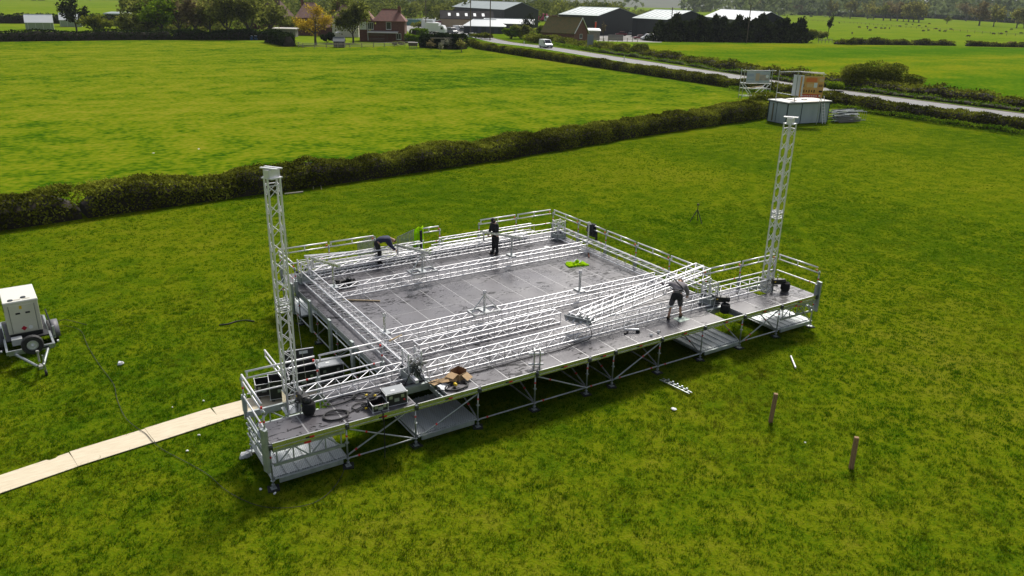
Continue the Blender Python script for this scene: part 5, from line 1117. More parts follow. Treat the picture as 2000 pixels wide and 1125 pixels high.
def tree_meshes(seed, h, crown, m, bark, depth=3, nleaf=2500, size=.3, trunk=.25, spread=.75, up=.5, cl=.35, flat=1.):
    rng = np.random.default_rng(seed); b = MB(); tips = []; r = h*.022
    b.tube([(0, 0, -.3), (rng.normal(0, .1), 0, h*trunk*.5), (0, rng.normal(0, .1), h*trunk)], [r*1.5, r*1.1, r], 7)
    for k in range(int(rng.integers(4, 6))):
        a = 2*PI*k/5+rng.uniform(-.4, .4); d = Vector((math.cos(a)*spread, math.sin(a)*spread, rng.uniform(.6, 1.3))).normalized(); branch(b, Vector((0, 0, h*trunk*rng.uniform(.8, 1.02))), d, h*.30*rng.uniform(.8, 1.15), r*.62, depth-1, rng, tips, spread*.8, up)
    branch(b, Vector((0, 0, h*trunk)), Vector((0, 0, 1)), h*.36, r*.8, depth-1, rng, tips, spread*.8, up)
    T = np.array([list(t[0]) for t in tips]); W = np.array([t[1] for t in tips]); k = rng.integers(0, len(T), nleaf)
    P = T[k]+rng.normal(size=(nleaf, 3))*(W[k]*cl)[:, None]*np.array([1, 1, .75])
    # fit to the asked size
    zmax = np.percentile(P[:, 2], 99); s = h/zmax; rx = np.percentile(np.hypot(P[:, 0], P[:, 1]), 96); sx = crown/rx
    P = P*np.array([sx, sx, s]); b.v = [(x*sx, y*sx, z*s) for x, y, z in b.v]; P = P[P[:, 2] > h*.12]
    return b.mesh('trunk', bark), quads('crown', leaves(P, size, rng, .2), rng.uniform(0, 1, len(P)), m)
def tree(label, x, y, h, crown, m, seed, bark=None, group=None, name='tree', cat='tree', meshes=None, rz=0., **k):
    t = thing(name, label, cat, (x, y, 0), rz, group)
    tm, cm = meshes or tree_meshes(seed, h, crown, m, bark or M_BARK, **k); link('trunk', tm, t); link('crown', cm, t); return t
def T(px, py, top, wpx, m, seed, label, **k):
    p = at(px, py); h = high(px, py, top) if 'h' not in k else k.pop('h'); return tree(label, p.x, p.y, h, wpx/2/ppm(p), m, seed, **k)
# near the houses
T(617, 88, 13, 74, L_WILLOW, 101, 'golden yellow willow tree in the garden by the rail fence', nleaf=5200, size=.20, trunk=.26, name='willow_tree', cl=.3)
T(690, 84, 2, 64, L_DKTREE, 102, 'big dark evergreen tree in front of the houses', nleaf=4200, size=.36, trunk=.2, name='evergreen_tree', cl=.4)
T(668, 70, -14, 52, L_DKTREE, 103, 'taller dark evergreen behind the big garden tree', nleaf=3600, size=.36, trunk=.2, name='evergreen_tree', cl=.4)
for i, (px, py, top, w, m, nl, lab) in enumerate((
    (150, 62, -6, 52, L_CONIF, 2600, 'dark spreading pine behind the two white glasshouses'), (188, 70, 30, 60, L_BUSH, 2600, 'brown green tree right of the glasshouses'), (268, 72, 28, 70, L_DKTREE, 3400, 'low dark tree in front of the long grey roof'),
    (318, 72, -6, 82, L_BRIGHT, 5200, 'tall fresh green tree left of the bare reddish trees'), (352, 72, -4, 66, L_BROWN, 2600, 'bare reddish tree with thin stems, left one'), (382, 74, -12, 60, L_BROWN, 2500, 'bare reddish tree with thin stems, middle one'), (412, 74, -14, 66, L_OAK, 3600, 'half leafed tree right of the bare reddish trees'),
    (446, 76, -10, 70, L_DKTREE, 4200, 'dark bushy tree left of the garden hedge'), (487, 76, -16, 76, L_DKTREE, 5000, 'tall dark tree at the garden corner'), (528, 72, -2, 66, L_DKTREE, 4600, 'dark leafy tree between the tree belt and the houses'), (240, 66, 36, 40, L_DKTREE, 1500, 'small dark tree before the grey roof, right of the glasshouses'))):
    T(px, py, top, w, m, 110+i, lab, nleaf=int(nl*.6), size=.40, trunk=.18, cl=.38, name='pine_tree' if i == 0 else 'tree', group='tree belt along the far left of the paddock')
for i, (px, py, top, w, m, lab) in enumerate(((842, 96, 76, 20, L_BROWN, 'small bare fruit tree under the swing frame, leftmost of four'), (860, 102, 84, 10, L_BLOSSOM, 'tiny fruit tree nearest the paddock, second of four'), (877, 96, 74, 18, L_BLOSSOM, 'small blossoming fruit tree, third of four'), (902, 102, 78, 21, L_OAK, 'small rounded fruit tree, rightmost of four'))):
    T(px, py, top, w, m, 130+i, lab, nleaf=420, size=.16, trunk=.35, name='fruit_tree', group='young fruit trees by the swing frame', depth=2)
T(1030, 74, 26, 34, L_CONIF, 140, 'bare ivy clad tree stems by the lane', nleaf=700, size=.25, trunk=.4, cl=.25, name='ivy_tree')
T(1616, 76, 30, 16, L_CONIF, 141, 'odd pollarded ivy stump tree at the end of the conifer row', nleaf=800, size=.24, trunk=.45, cl=.25, name='pollard_tree', spread=.35)
T(1178, 80, 36, 12, L_BROWN, 142, 'thin bare sapling beside the brick bungalow', nleaf=120, size=.2, trunk=.3, name='sapling', depth=2)
# conifer row before the black sheds
L_SPR = L_CONIF
def conifer_meshes(seed, h, r, n):
    rng = np.random.default_rng(seed); z = rng.uniform(.04, 1, n)**1.15; a = rng.uniform(0, 2*PI, n); lump = 1+.3*np.sin(a*3+z*9+seed); rad = r*(1-z)**.85*1.25*rng.uniform(.55, 1.05, n)*lump+.12*r
    P = np.stack([rad*np.cos(a), rad*np.sin(a), z*h], 1)+rng.normal(size=(n, 3))*.10*r; b = MB(); b.tube([(0, 0, -.2), (0, 0, h*.5), (0, 0, h*.96)], [h*.02, h*.014, h*.004], 5)
    return b.mesh('trunk', M_BARK), quads('crown', leaves(P, .42, rng, .1, .7), rng.uniform(0, 1, n), L_CONIF)
CM = [conifer_meshes(200+i, 1., .36, 10) for i in range(0)]
words_ = ['leftmost', 'second from the left', 'third from the left', 'fourth from the left', 'fifth from the left', 'sixth from the left', 'seventh from the left', 'eighth from the left', 'ninth from the left', 'tenth from the left', 'eleventh from the left', 'twelfth from the left', 'thirteenth from the left', 'fourteenth from the left', 'fifteenth from the left', 'sixteenth from the left', 'seventeenth from the left', 'eighteenth from the left', 'rightmost']
nC = 19
for i in range(nC):
    f = i/(nC-1); px = 1288+f*272; py = 80+f*3; p = at(px, py); h = high(px, py, 37+8*math.sin(i*2.3)+3*math.sin(i*5.1)+(6 if i < 2 or i > 15 else 0)); 
    t = thing('conifer', 'dark conifer in the row before the black sheds, '+words_[i], 'tree', (p.x, p.y, 0), i*1.1, 'conifer row in front of the black sheds')
    tm, cm = conifer_meshes(200+i, h, 3.0, 1500); link('trunk', tm, t); link('crown', cm, t)
# meadow oaks far off
OM = [tree_meshes(300+i, 15., 7.5, (L_OAK, L_OAK, L_BROWN, L_BUSH)[i % 4], M_BARKG, depth=3, nleaf=800, size=.75, trunk=.2, cl=.38) for i in range(7)]
oaks = [(1300, 8, 40), (1322, 10, 44), (1362, 13, 42), (1392, 17, 40), (1424, 20, 46), (1448, 21, 36), (1465, 22, 44), (1485, 23, 40), (1510, 24, 38), (1535, 26, 44), (1560, 28, 36), (1620, 34, 40), (1660, 36, 40), (1694, 37, 42), (1706, 38, 26), (1725, 40, 30), (1739, 40, 36), (1752, 41, 34), (1764, 42, 30), (1774, 43, 36), (1784, 43, 36), (1794, 44, 40), (1849, 47, 12), (1886, 41, 40), (1912, 50, 46), (1940, 52, 40), (1985, 55, 36), (1999, 55, 30)]
olab = ['far spring tree above the middle shed roof, leftmost of the meadow row', 'far spring tree above the second black shed roof', 'far forked tree above the gap between two shed roofs', 'far tree left of the white shed roof', 'pale far tree behind the left of the white shed roof', 'slim far tree behind the white shed roof', 'yellowish far tree behind the white shed roof middle', 'thin far tree behind the white shed roof, right of the yellowish one', 'tall thin far tree above the white shed ridge', 'tall thin far tree right of the white shed ridge', 'far tree above the right slope of the white shed', 'lone round oak in the meadow beyond the pollard stump', 'round meadow oak with a stout trunk, right of the lone one', 'leaning meadow oak with a forked trunk', 'low rounded thorn tree among the meadow oaks', 'narrow meadow oak right of the low thorn tree', 'tall narrow meadow oak in the middle of the row', 'brownish meadow oak, first of the crowded clump', 'slim brownish meadow oak, second of the crowded clump', 'brownish meadow oak, third of the crowded clump', 'brownish meadow oak, fourth of the crowded clump', 'spreading brownish oak at the right of the crowded clump', 'tiny lone tree in the open meadow', 'big pale green oak left of the right hand group', 'broad oak in the right hand group, in front', 'bronze topped oak in the right hand group', 'round oak near the right picture edge', 'oak cut off by the right picture edge']
for i, ((px, py, hp), lb) in enumerate(zip(oaks, olab)):
    p = at(px, py); h = min(17., hp/ppm(p)) if px != 1849 else 6.; t = tree(lb, p.x, p.y, h, 6, None, 0, meshes=OM[(i*3) % 7], rz=i*.9, group='spring trees in the far meadow', name='oak_tree'); s = h/15.; t.scale = (s*random.uniform(.85, 1.15), s*random.uniform(.85, 1.15), s)
# young wood behind the yard and dark far woods: masses nobody could count
def wood(name, label, poly_pts, n, h, size, m, seed, crowns=60, cr=5.):
    rng = np.random.default_rng(seed); A = np.array(poly_pts); V = []
    lo, hi = A.min(0), A.max(0); C = []
    def inside(q):
        c = False; j = len(A)-1
        for i in range(len(A)):
            if (A[i, 1] > q[1]) != (A[j, 1] > q[1]) and q[0] < (A[j, 0]-A[i, 0])*(q[1]-A[i, 1])/(A[j, 1]-A[i, 1])+A[i, 0]: c = not c
            j = i
        return c
    while len(C) < crowns:
        q = lo+rng.uniform(size=2)*(hi-lo)
        if inside(q): C.append((q[0], q[1], h*rng.uniform(.55, 1.), cr*rng.uniform(.6, 1.2)))
    C = np.array(C); k = rng.integers(0, len(C), n); d = rng.normal(size=(n, 3)); d /= np.linalg.norm(d, axis=1)[:, None]; d[:, 2] = np.abs(d[:, 2])*1.0-.25*rng.uniform(size=n)
    r = rng.uniform(.75, 1.05, n); P = np.stack([C[k, 0]+d[:, 0]*C[k, 3]*r, C[k, 1]+d[:, 1]*C[k, 3]*r, C[k, 2]*(.45+.55*d[:, 2]*r)], 1); lo_ = rng.uniform(size=n) < .3; P[lo_, 2] = rng.uniform(0, .45, lo_.sum())*C[k[lo_], 2]; P[:, 2] = np.maximum(P[:, 2], .2)
    rnd = np.clip(rng.uniform(0, 1, len(C))[k]*.75+rng.uniform(0, .3, n), 0, 1)
    o = link(name, quads(name, leaves(P, size, rng, .3, .75), rnd, m)); o['kind'] = 'stuff'; o['label'] = label; return o
def beyond(pxs, py, k):
    out = []
    for px in pxs:
        p = at(px, py); out.append((CAM[0]+(p.x-CAM[0])*k, CAM[1]+(p.y-CAM[1])*k))
    return out
def belt(pxs, py, k0, k1): return beyond(pxs, py, k0)+beyond(pxs[::-1], py, k1)
wood('young_wood', 'young scrubby woodland behind the yard and houses', belt([520, 700, 850, 1000, 1120, 1210], 46, 1.0, 1.8), 30000, 13., .95, L_SCRUB, 400, 420, 5.)
wood('young_wood', 'low scrub in the pale rough ground right of the young wood', belt([1180, 1240, 1300], 42, 1.15, 1.7), 5000, 5., .55, L_SCRUB, 405, 60, 4.)
wood('wood_edge', 'dark tree belt beyond the paddock hedge on the left', belt([262, 330, 400, 470, 545], 66, 1.0, 1.35), 15000, 16, .6, L_DKTREE, 401, 90, 4.2)
wood('far_wood', 'dark blue green woods along the horizon on the right', [(700, 560), (1150, 330), (1150, 60), (2000, -100), (2200, 500), (1300, 1100), (850, 900)], 24000, 36., 3.6, L_WOODF, 402, 700, 14.)
wood('far_wood', 'dark woods along the horizon on the left and centre', [(-900, 900), (300, 900), (800, 850), (900, 1500), (-900, 1500)], 9000, 22., 4., L_WOODF, 403, 300, 20.)
hl = MB(); n = 40
for j in range(9):
    for i in range(n+1):
        a = -1.2+2.6*i/n; rr_ = 1500+j*200; z = (1-math.cos(min(1, j/8)*PI))*.5*56*(.7+.5*mnoise.noise(Vector((a*3, 1.7, 0)))); hl.v.append((rr_*math.sin(a+.575), rr_*math.cos(a+.575), z-1.5))
for j in range(8):
    for i in range(n): q = j*(n+1)+i; hl.f.append((q, q+1, q+n+2, q+n+1)); hl.mi.append(0)
o = hl.build('hills', mat('wooded_hill', (.035, .05, .025), .95, c2=(.05, .065, .03), scale=.02)); o['kind'] = 'structure'; o['label'] = 'low wooded hills along the horizon'
# ------------------------------------------------------------------ buildings and yard in the distance
M_BRICK = mat('red_brick', (.17, .070, .050), .9, c2=(.12, .050, .038), scale=2.5); M_TILE = mat('clay_tile', (.21, .085, .062), .85, c2=(.15, .065, .05), scale=1.5); M_ROSE = mat('rose_tile', (.34, .20, .17), .85, c2=(.27, .15, .125), scale=1.5)
M_GLASS = mat('window_glass', (.02, .025, .03), .08); M_FRAME = mat('white_frame', (.7, .7, .68), .6); M_RENDER = mat('cream_render', (.62, .58, .48), .85); M_BEIGE = mat('beige_block', (.42, .33, .22), .85, c2=(.38, .29, .19), scale=.5)
M_CLAD = mat('black_cladding', (.022, .026, .028), .6); M_ROOFM = mat('grey_sheet_roof', (.28, .33, .33), .45, .3, c2=(.24, .29, .29), scale=.3); M_ROOFW = mat('white_sheet_roof', (.62, .65, .66), .4, .2); M_SKYL = mat('roof_light', (.72, .75, .76), .4); M_ROOFD = mat('dark_fibre_roof', (.045, .043, .044), 1., c2=(.065, .062, .06), scale=.5, spec=0.)
M_MOSS = mat('mossy_tile', (.16, .11, .035), .95, c2=(.10, .10, .03), scale=1.2); M_VAN = mat('white_vehicle_paint', (.75, .76, .77), .3); M_TYRE = M_RUB; M_CONT = mat('teal_container', (.10, .25, .23), .6); M_MAR = mat('maroon_paint', (.16, .018, .03), .3); M_GREYV = mat('grey_vehicle_paint', (.11, .12, .15), .35); M_PINK = mat('pink_trailer', (.65, .06, .22), .4)
M_SLEEP = mat('weathered_rail', (.28, .25, .21), .9); M_POLE = mat('pole_wood', (.11, .085, .06), .9); M_GREYB = mat('grey_boards', (.22, .21, .19), .9); M_LAMPR = mat('tail_red', (.5, .02, .02), .4)
def gable(parent, w, d, he, hr, wall, roof, over=.35, hip=0., tk=.18, rows=0):
    """walls and a pitched roof, ridge along local x; hip shortens the ridge"""
    b = MB(); b.box((0, 0, he/2), (w, d, he))
    if hip <= 0: b.add([(-w/2+.002, -d/2, he), (-w/2+.002, d/2, he), (-w/2+.002, 0, hr-.02), (w/2-.002, -d/2, he), (w/2-.002, d/2, he), (w/2-.002, 0, hr-.02)], [(0, 1, 2), (3, 5, 4), (0, 2, 5, 3), (1, 4, 5, 2)])
    b.build('wall', wall, parent)
    o = over; k = hip; x = w/2+o; y = d/2+o; dz = (hr-he)*o/(d/2)
    b = MB(); ze = he-dz
    for z in (0, tk): b.add([(-x, -y, ze+z), (x, -y, ze+z), (x, y, ze+z), (-x, y, ze+z), (-w/2-o*(k <= 0)+k, 0, hr+z), (w/2+o*(k <= 0)-k, 0, hr+z)], [(0, 1, 5, 4), (2, 3, 4, 5), (1, 2, 5), (3, 0, 4)] if k > 0 else [(0, 1, 5, 4), (2, 3, 4, 5)])
    for (i, j) in ((0, 1), (1, 2), (2, 3), (3, 0)):
        if k > 0 or (i, j) in ((0, 1), (2, 3)): b.f.append((i, j, j+6, i+6)); b.mi.append(0)
    if k <= 0:
        for a, c in ((0, 4), (4, 3), (1, 5), (5, 2)): b.f.append((a, c, c+6, a+6)); b.mi.append(0)
    r = b.build('roof', roof, parent)
    r_ = MB(); r_.cyl((-w/2+k, 0, hr+tk), (w/2-k, 0, hr+tk), .12, 6); r_.build('ridge', roof, r)
    return r
def window(parent, x, y, z, w, h, face=-1, bars=1):
    """window in a wall facing local -y (face -1) or local +x (face 0)"""
    f = MB(); t = .09
    if face == -1:
        for s in (-1, 1): f.box((s*w/2, 0, 0), (t, .10, h+t)); f.box((0, 0, s*h/2), (w-t, .10, t))
        for k in range(bars): f.box((-w/2+w*(k+1)/(bars+1), 0, 0), (t*.7, .08, h-t))
        p = MB(); p.box((0, .03, 0), (w, .03, h)); s_ = MB(); s_.box((0, -.06, -h/2-.08), (w+.2, .16, .07))
    else:
        for s in (-1, 1): f.box((0, s*w/2, 0), (.10, t, h+t)); f.box((0, 0, s*h/2), (.10, w-t, t))
        for k in range(bars): f.box((0, -w/2+w*(k+1)/(bars+1), 0), (.08, t*.7, h-t))
        p = MB(); p.box((-.03, 0, 0), (.03, w, h)); s_ = MB(); s_.box((.06, 0, -h/2-.08), (.16, w+.2, .07))
    o = f.build('window', M_FRAME, parent, (x, y, z)); p.build('pane', M_GLASS, o); s_.build('sill', M_FRAME, o); return o
def chimney(parent, x, y, z, h, w=.9):
    b = MB(); b.box((x, y, z+h/2), (w, w*.8, h)); b.box((x, y, z+h-.12), (w+.14, w*.8+.14, .14)); o = b.build('chimney', M_BRICK, parent)
    for s in (-.2, .2): b = MB(); b.cyl((x+s, y, z+h), (x+s, y, z+h+.4), .12, 8, r2=.10); b.build('chimney_pot', M_TILE, o)
FACE = -YAW
p = at(775, 82)
h = thing('brick_house', 'red brick house with hipped clay roof, tall chimney and white rimmed window', 'house', (p.x, p.y+4, 0), FACE+.05)
r = gable(h, 8.6, 7.5, 5.6, 8.4, M_BRICK, M_TILE, hip=2.2); chimney(r, 2.7, -.6, 5.9, 3.3); window(h, -.1, -3.78, 4.3, 1.3, 1.9, bars=0); window(h, 2.6, -3.78, 1.5, 1.3, 1.5)
b = MB(); b.box((-6.2, -.6, 2.8), (4.2, 6.2, 5.6)); b.build('wing_wall', M_BRICK, h)
b = MB(); b.add([(-8.6, -4.1, 5.5), (-4.1, -4.1, 5.5), (-4.1, 2.8, 5.5), (-8.6, 2.8, 5.5), (-6.3, -1.6, 8.1), (-6.3, 2.8, 8.1)], [(0, 1, 4), (1, 2, 5, 4), (3, 0, 4, 5), (2, 3, 5), (3, 2, 1, 0)]); b.build('wing_roof', M_TILE, h)
window(h, -5.1, -3.76, 4.2, 1.5, 1.8, bars=2); window(h, -7.1, -3.76, 4.2, 1.3, 1.8, bars=2); block('render_panel', (-7.2, -3.72, 4.2), (1.9, .06, 2.1), M_FRAME, h); bar('drain_pipe', (-5.95, -3.85, .3), (-5.95, -3.85, 6.6), .09, M_FRAME, h, 6); bar('drain_pipe', (4.35, -3.6, .2), (4.35, -3.6, 2.6), .09, M_FRAME, h, 6)
ver = MB(); ver.box((0, 0, 0), (8.4, 3.0, .14), M=Matrix.Rotation(.12, 3, 'X')); ver.build('veranda_roof', mat('pale_canopy', (.42, .41, .38), .7), h, (-1.6, -5.2, 2.65))
for x in (-5.4, -2.8, -.2, 2.3): bar('veranda_post', (x, -6.5, 0), (x, -6.5, 2.5), .07, M_POLE, h, 6)
for z in (.6, 1.0, 1.9): bar('veranda_rail', (-5.4, -6.5, z), (-1.0, -6.5, z), .04, M_SLEEP, h, 5)
p = at(628, 72)
h = thing('brick_house', 'brick house with pale rose hipped roof behind the golden willow', 'house', (p.x+1, p.y+12, 0), FACE+.25); r = gable(h, 9, 8, 5.4, 9.4, M_BRICK, M_ROSE, hip=3.0); window(h, -2, -4.03, 3.9, 1.4, 1.4); window(h, 2, -4.03, 3.9, 1.4, 1.4); chimney(r, -2.2, .5, 8.0, 2.6)
b = MB(); b.box((6.2, -2.0, 1.3), (3.4, 5, 2.6)); b.build('annexe_wall', M_BRICK, h); b = MB(); b.add([(4.4, -4.8, 2.5), (8.2, -4.8, 2.5), (8.2, .8, 2.5), (4.4, .8, 2.5), (4.5, .6, 5.3), (8.0, .6, 5.3)], [(0, 1, 5, 4), (1, 2, 5), (0, 4, 3), (2, 3, 4, 5), (3, 2, 1, 0)]); b.build('annexe_roof', M_TILE, h)
p = at(572, 62)
h = thing('brick_house', 'old house with dark brown tiled roof behind the garden trees', 'house', (p.x, p.y+22, 0), FACE-.3); gable(h, 12, 9, 4.4, 9.6, M_BRICK, mat('brown_tile', (.12, .065, .05), .9, c2=(.16, .10, .08), scale=1.2), hip=2.5); window(h, -3.2, -4.53, 3.2, 1.6, 1.2); window(h, 2.6, -4.53, 3.2, 1.6, 1.2)
p = at(702, 74)
h = thing('brick_house', 'house with rose tiled roof half hidden by the big evergreen tree', 'house', (p.x, p.y+9, 0), FACE); r = gable(h, 8, 8, 5.4, 9.0, M_RENDER, M_ROSE, hip=2.4); chimney(r, -2.6, 0, 7.6, 2.4); chimney(r, 2.4, 0, 7.6, 2.4); window(h, -2, -4.03, 3.9, 1.4, 1.4); window(h, 2, -4.03, 3.9, 1.4, 1.4)
p = at(563, 72); s_ = thing('garden_shed', 'low grey shed with pale flat roof behind the garden hedge', 'shed', (p.x, p.y+2, 0), FACE); block('wall', (0, 0, 1.1), (6.5, 3, 2.2), M_GREYB, s_); block('roof', (0, 0, 2.32), (7.2, 3.6, .22), mat('pale_felt', (.5, .48, .44), .9), s_, rot=(.06, 0, 0)); block('door', (1.2, -1.53, .95), (.9, .05, 1.9), M_SLEEP, s_)
p = at(667, 93); s_ = thing('hen_house', 'small black hen house with grey pitched roof beside the rail fence', 'shed', (p.x, p.y+1.3, 0), FACE+.1); gable(s_, 2.6, 2.2, 1.5, 2.3, M_BLACK, mat('grey_felt', (.17, .18, .19), .8), .15, tk=.05); block('door', (.4, -1.13, .7), (.8, .05, 1.2), M_DARKST, s_)
p = at(664, 84); u = thing('garden_parasol', 'white garden parasol standing open behind the rail fence', 'parasol', (p.x, p.y+1, 0)); bar('pole', (0, 0, 0), (0, 0, 3.0), .04, M_FRAME, u, 6)
b = MB(); n = 8; b.add([(1.0*math.cos(2*PI*k/n), 1.0*math.sin(2*PI*k/n), 2.5) for k in range(n)]+[(0, 0, 3.1), (0, 0, 3.05)], [(k, (k+1) % n, n) for k in range(n)]+[((k+1) % n, k, n+1) for k in range(n)]); b.build('canopy', M_WHT, u)
# post and rail fence
def rail_fence(label, pts, n, h=1.15, rails=3, name='rail_fence', m=None, r=.055, group=None):
    m = m or M_SLEEP; P = [Vector((*q, 0)) for q in pts]; f = thing(name, label, 'fence', P[0], 0, group); L = sum((b-a).length for a, b in zip(P, P[1:])); per = max(1, n)
    for a, c in zip(P, P[1:]):
        k = max(1, round(n*(c-a).length/L))
        for i in range(k+1):
            q = a.lerp(c, i/k)-P[0]; block('post', (q.x, q.y, h/2), (.13, .13, h), m, f)
            if i < k:
                q2 = a.lerp(c, (i+1)/k)-P[0]
                for j in range(rails): z = h*(.92-j*.30); bar('rail', (q.x, q.y-.07, z), (q2.x, q2.y-.07, z), r, m, f, 4)
    return f
rail_fence('weathered post and rail fence along the garden edge of the paddock', [xy(566, 88), xy(592, 93.5), xy(660, 93.5), xy(730, 93), xy(810, 89.5)], 13)
rail_fence('wire and post fence crossing the far meadow', [xy(1560, 40), xy(1660, 46), xy(1800, 57), xy(2000, 72)], 40, 1.3, 2, 'wire_fence', M_POLE, .03)
rail_fence('short weathered fence at the field gate near the crop corner', [xy(1598, 84), xy(1625, 84)], 4, 1.4, 2)
rail_fence('post and rail fence along the edge of the car yard', [xy(1160, 82), xy(1215, 81), xy(1245, 82)], 9, 1.2, 2)
# swing frame, hutch, blue drums
p0, p1 = at(841, 96), at(905, 96); t = thing('swing_frame', 'long wooden swing frame with a hanging board before the dark hedge', 'swing', p0); d = p1-p0
bar('top_beam', (0, 0, 2.6), (d.x, d.y, 2.6), .09, M_SLEEP, t, 6)
for f in (.02, .62, .98): bar('leg', (d.x*f, d.y*f, 0), (d.x*f, d.y*f, 2.6), .08, M_POLE, t, 6)
block('hanging_board', (d.x*.37, d.y*.37, 1.7), (.95, .05, 1.0), M_SLEEP, t, rz=FACE)
for s in (-.4, .4): bar('rope', (d.x*.37+s, d.y*.37-s*.65, 2.2), (d.x*.37+s, d.y*.37-s*.65, 2.6), .02, M_POLE, t, 4)
p = at(809, 95); t = thing('rabbit_hutch', 'dark wooden hutch on legs in front of the rail fence', 'hutch', (p.x, p.y+.6, 0), FACE); block('body', (0, 0, 1.0), (2.2, .9, .75), M_POLE, t); block('roof', (0, 0, 1.42), (2.4, 1.1, .08), M_GREYB, t, rot=(.1, 0, 0))
for s in (-.8, -.25, .3, .85): block('leg', (s, -.3, .32), (.18, .12, .62), M_SLEEP, t)
for px, lab in ((491, 'blue drum at the dark hedge foot, left one'), (499, 'blue drum with white lid at the dark hedge foot, right one')):
    p = at(px, 78); t = thing('plastic_drum', lab, 'drum', (p.x, p.y-.5, 0), 0, 'blue drums by the far hedge'); b = MB(); b.lathe([(0, 0), (.42, 0), (.46, .3), (.46, .8), (.42, 1.1), (0, 1.1)], n=12); b.build('barrel', mat('blue_drum', (.03, .10, .26), .5), t, smooth=False); b = MB(); b.lathe([(0, 1.1), (.40, 1.1), (.36, 1.2), (0, 1.2)], n=12); b.build('lid', M_FRAME, t)
for px, py, rz, lab in ((79, 58, .5, 'white glasshouse roof beyond the left hedge, the nearer and larger'), (140, 52, .45, 'smaller white glasshouse right of the larger one')):
    p = at(px, py); t = thing('glasshouse', lab, 'glasshouse', (p.x, p.y, 0), FACE+rz, 'white glasshouses beyond the left hedge'); gable(t, 7.5 if px < 100 else 6.5, 6, 2.2, 4.4, mat('greenhouse_wall', (.28, .33, .24), .4), M_ROOFW, .1, tk=.06)
    for k in range(4): bar('glazing_bar', (-3+2*k, -3.02, .1), (-3+2*k, -3.02, 2.1), .04, M_FRAME, t, 4)
p = at(248, 42); t = thing('long_shed', 'long low shed with pale grey roof among the left trees', 'shed', (p.x, p.y, 0), FACE); block('wall', (0, 0, 1.4), (14.5, 6, 2.8), M_BRICK, t); block('roof', (0, 0, 3.1), (15.2, 7, .5), M_ROOFM, t, rot=(.08, 0, 0)); block('door', (-4, -3.03, 1.1), (1.6, .06, 2.2), M_FRAME, t); block('door', (2, -3.03, 1.1), (3, .06, 2.2), M_FRAME, t)
# big sheds: near corner, left end and right end of the eaves surveyed at eave height
def shed(label, N, Lp, Rp, he, hr, roof, lights=6, wall=None, name='farm_shed'):
    n, l, r = at(*N, he), at(*Lp, he), at(*Rp, he); ax = (l-n); ax.z = 0; Lg = ax.length; ax.normalize(); gx = Vector((-ax.y, ax.x, 0)); W = (r-n).dot(gx)
    fx = lambda w: (lambda q: (q @ _r)/(q @ _f))(np.array(n+gx*w)-CAM)
    if fx(8) < fx(0): gx = -gx
    lo, hi = 4., 60.
    for _ in range(40):        # width at which the far eave stands where the survey saw it
        W = (lo+hi)/2; q = np.array(n+gx*W)-CAM; x = 1000+FPX*(q @ _r)/(q @ _f)
        if x < Rp[0]: lo = W
        else: hi = W
    c = n+ax*Lg/2+gx*W/2; rz = math.atan2(ax.y, ax.x); t = thing(name, label, 'shed', (c.x, c.y, 0), rz, 'large farm sheds beyond the lane')
    # local frame: x along ridge, eave near the camera at y = s*W/2
    s = 1 if Vector((-math.sin(rz), math.cos(rz), 0)).dot(gx) < 0 else -1
    gable(t, Lg, W, he, hr, wall or M_CLAD, roof, .3, tk=.12)
    sl = math.atan2(hr-he, W/2)
    for k in range(lights):
        x = -Lg/2+Lg*(k+.7)/(lights+.4); q = block('roof_light', (x, s*W*.25, (he+hr)/2+.135), (.95, W*.36, .05), M_SKYL, t); q.rotation_euler = (-s*sl, 0, 0)
    for k in range(max(3, int(Lg/4))): block('cladding_rib', (-Lg/2+Lg*(k+.5)/max(3, int(Lg/4)), s*(W/2+.03), he/2), (.12, .06, he-.2), M_CLAD, t)
    return t, Lg, W, s
shed('big black shed with grey roof and red sign on its corner', (1168, 31), (1092, 28), (1247, 33), 6.84, 9.6, M_ROOFM, 7)
p = at(1163, 52, 3.2); t = thing('banner', 'narrow red banner hanging on the corner of the black shed', 'banner', (p.x-.4, p.y-.6, 3.2), FACE); block('cloth', (0, 0, 0), (.55, .06, 3.2), mat('banner_red', (.72, .08, .04), .6), t); block('pole', (0, 0, 1.7), (.7, .06, .08), M_FRAME, t)
shed('second black shed with grey ribbed roof behind the conifers', (1303, 38.5), (1236, 35), (1392, 41), 6.4, 9.4, M_ROOFM, 7)
shed('third black shed with bright white roof at the right of the row', (1466, 41), (1376, 32), (1543, 42.5), 6.6, 9.6, M_ROOFW, 7)
shed('large dark warehouse with grey roof at the back of the yard', (985, 19), (884, 13), (1052, 24), 7.4, 10.5, M_ROOFM, 0)
p = at(905, 55); t = thing('workshop', 'beige block workshop with dark roof and pale roof lights', 'workshop', (p.x+6, p.y+8, 0), FACE+.12); gable(t, 22, 14, 3.6, 6.6, M_BEIGE, M_ROOFD, .4); window(t, 5.2, -7.05, 1.9, 1.4, 1.4); window(t, 7.2, -7.05, 1.9, 1.4, 1.4)
for k in range(5): q = block('roof_light', (-7.5+3.6*k, -3.6, 5.26), (1.1, 2.8, .06), M_SKYL, t); q.rotation_euler = (math.atan2(3, 7), 0, 0)
for k in range(6): block('pier', (-10+4*k, -7.06, 1.7), (.4, .12, 3.4), M_BEIGE, t)
p = at(963, 66); t = thing('low_barn', 'low dark building with white hipped roof beside the telegraph poles', 'barn', (p.x, p.y+6, 0), FACE-.05); gable(t, 14.5, 8, 2.6, 4.6, M_CLAD, M_ROOFW, .5, hip=3.0)
for k in range(4): block('door', (-4.5+3*k, -4.03, 1.1), (1.4, .06, 2.1), mat('dark_door', (.05, .05, .07), .7), t)
